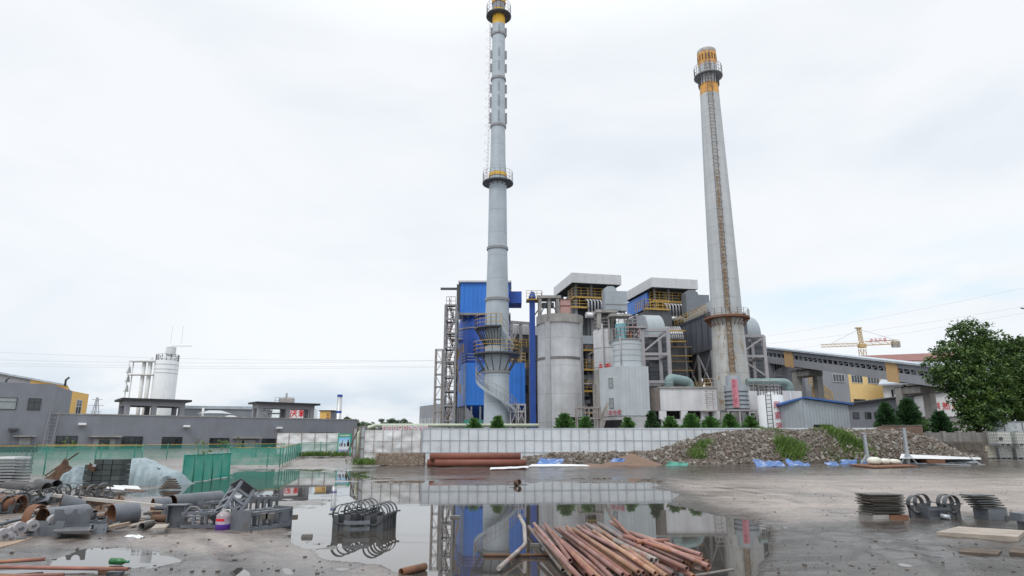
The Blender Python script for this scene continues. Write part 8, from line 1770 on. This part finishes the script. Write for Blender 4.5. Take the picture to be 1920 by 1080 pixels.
p = G(362, 966, .3); t = thing('hoop_bracket', 'grey half hoop bracket standing on the ladder frame', 'bracket', p); MB().sweep([p + Vector((.14 * math.cos(a), 0, .14 * math.sin(a))) for a in np.linspace(0, math.pi, 14)], .022, 8).build('hoop', C['grey_primer'], t); MB().cbox(p + Vector((0, 0, -.02)), .36, .1, .02).build('base', C['grey_primer'], t)
# jug
p = G(417, 996, .01); jg = thing('plastic_jug', 'clear plastic jug with purple, white and red label on the mud', 'jug', p); r = .13
MB().lathe(p.x, p.y, [(.001, p.z), (r, p.z), (r, p.z + .125)], 24).build('purple_base', M('purple print', (.12, .04, .36), .35), jg)
MB().lathe(p.x, p.y, [(r, p.z + .125), (r, p.z + .235)], 24).build('label_band', M('lilac white print', (.44, .38, .46), .35, var=.35, scale=14), jg)
MB().lathe(p.x, p.y, [(r * 1.01, p.z + .18), (r * 1.01, p.z + .225)], 12, R(-140), R(-60)).build('red_mark', C['red'], jg)
MB().lathe(p.x, p.y, [(r, p.z + .235), (r * .96, p.z + .28), (r * .5, p.z + .33), (.035, p.z + .345), (.035, p.z + .38), (.001, p.z + .38)], 24).build('shoulder', M('clear pale plastic', (.30, .26, .27), .2), jg)
MB().sweep([p + Vector((.03, 0, .36)), p + Vector((.1, 0, .37)), p + Vector((.115, 0, .30))], .012, 7).build('handle', C['plastic_w'], jg)
# bottle and small litter
p, q = G(206, 1052, .05), G(231, 1053, .045); d = (q - p).normalized(); bt = thing('green_bottle', 'green plastic bottle lying in the lower left puddle', 'bottle', p); MB().sweep([p, p + d * .01, p + d * .17, p + d * .22, p + d * .235], [.03, .042, .042, .016, .016], 14).build('bottle_body', M('bottle green', (.02, .14, .04), .15), bt); MB().sweep([p + d * .237, p + d * .26], [.019, .019], 12).build('cap', C['green_box'], bt)
for k, (px, py, w, m, lb) in enumerate(((205, 1071, .12, 'rust_dark', 'dark sliver of wood above the lowest red bar'), (215, 1076, .1, 'steel_dark', 'black scrap right of the red bars'), (575, 1005, .1, 'concrete_dark', 'small stone left of the saddle clusters'), (853, 969, .12, 'concrete_dark', 'flat stone in the water right of the saddles'), (545, 968, .18, 'wood_dark', 'short brown stick in the water beside the left scrap'), (1005, 1022, .1, 'concrete_dark', 'small stone by the bent pipe'), (1776, 1034, .06, 'concrete_dark', 'small stone on the mud left of the dark boards'))):
    p = G(px, py, .02); b_ = MB(); b_.hexa([p + Vector((a * w * rnd.uniform(.7, 1), b * w * .5 * rnd.uniform(.7, 1.1), c * .03 * rnd.uniform(.7, 1))) for a, b, c in CUBE]); tag(b_.build('small_scrap', C[m], None, p), lb, 'scrap')
# scattered gravel and crumbs over the mud
rnd = random.Random(31); mb = MB()
for _ in range(1900):
    y = 8.5 + 26 * rnd.random() ** 1.6; x = rnd.uniform(-.8, .82) * y
    j = int(np.searchsorted(ys, y)); i = int(np.argmin(np.abs(tx - x / y))); h = H[j, i]
    if h < -.004: continue
    s = rnd.choice((.004, .005, .007, .009, .014)) * rnd.uniform(.7, 1.3); p = Vector((x, y, h + s * .3)); a = rnd.uniform(0, 3)
    mb.hexa([p + Vector((math.cos(a) * u * s * 1.4 - math.sin(a) * v * s, math.sin(a) * u * s * 1.4 + math.cos(a) * v * s, w * s * .6)) for u, v, w in CUBE])
kind(mb.build('gravel', M('gravel crumbs', (.13, .11, .095), .9, var=.4, scale=3)), 'stuff', 'small stones and crumbs scattered over the wet mud', 'gravel')
for o in list(COL.objects):
    if 'base' in o: del o['base']
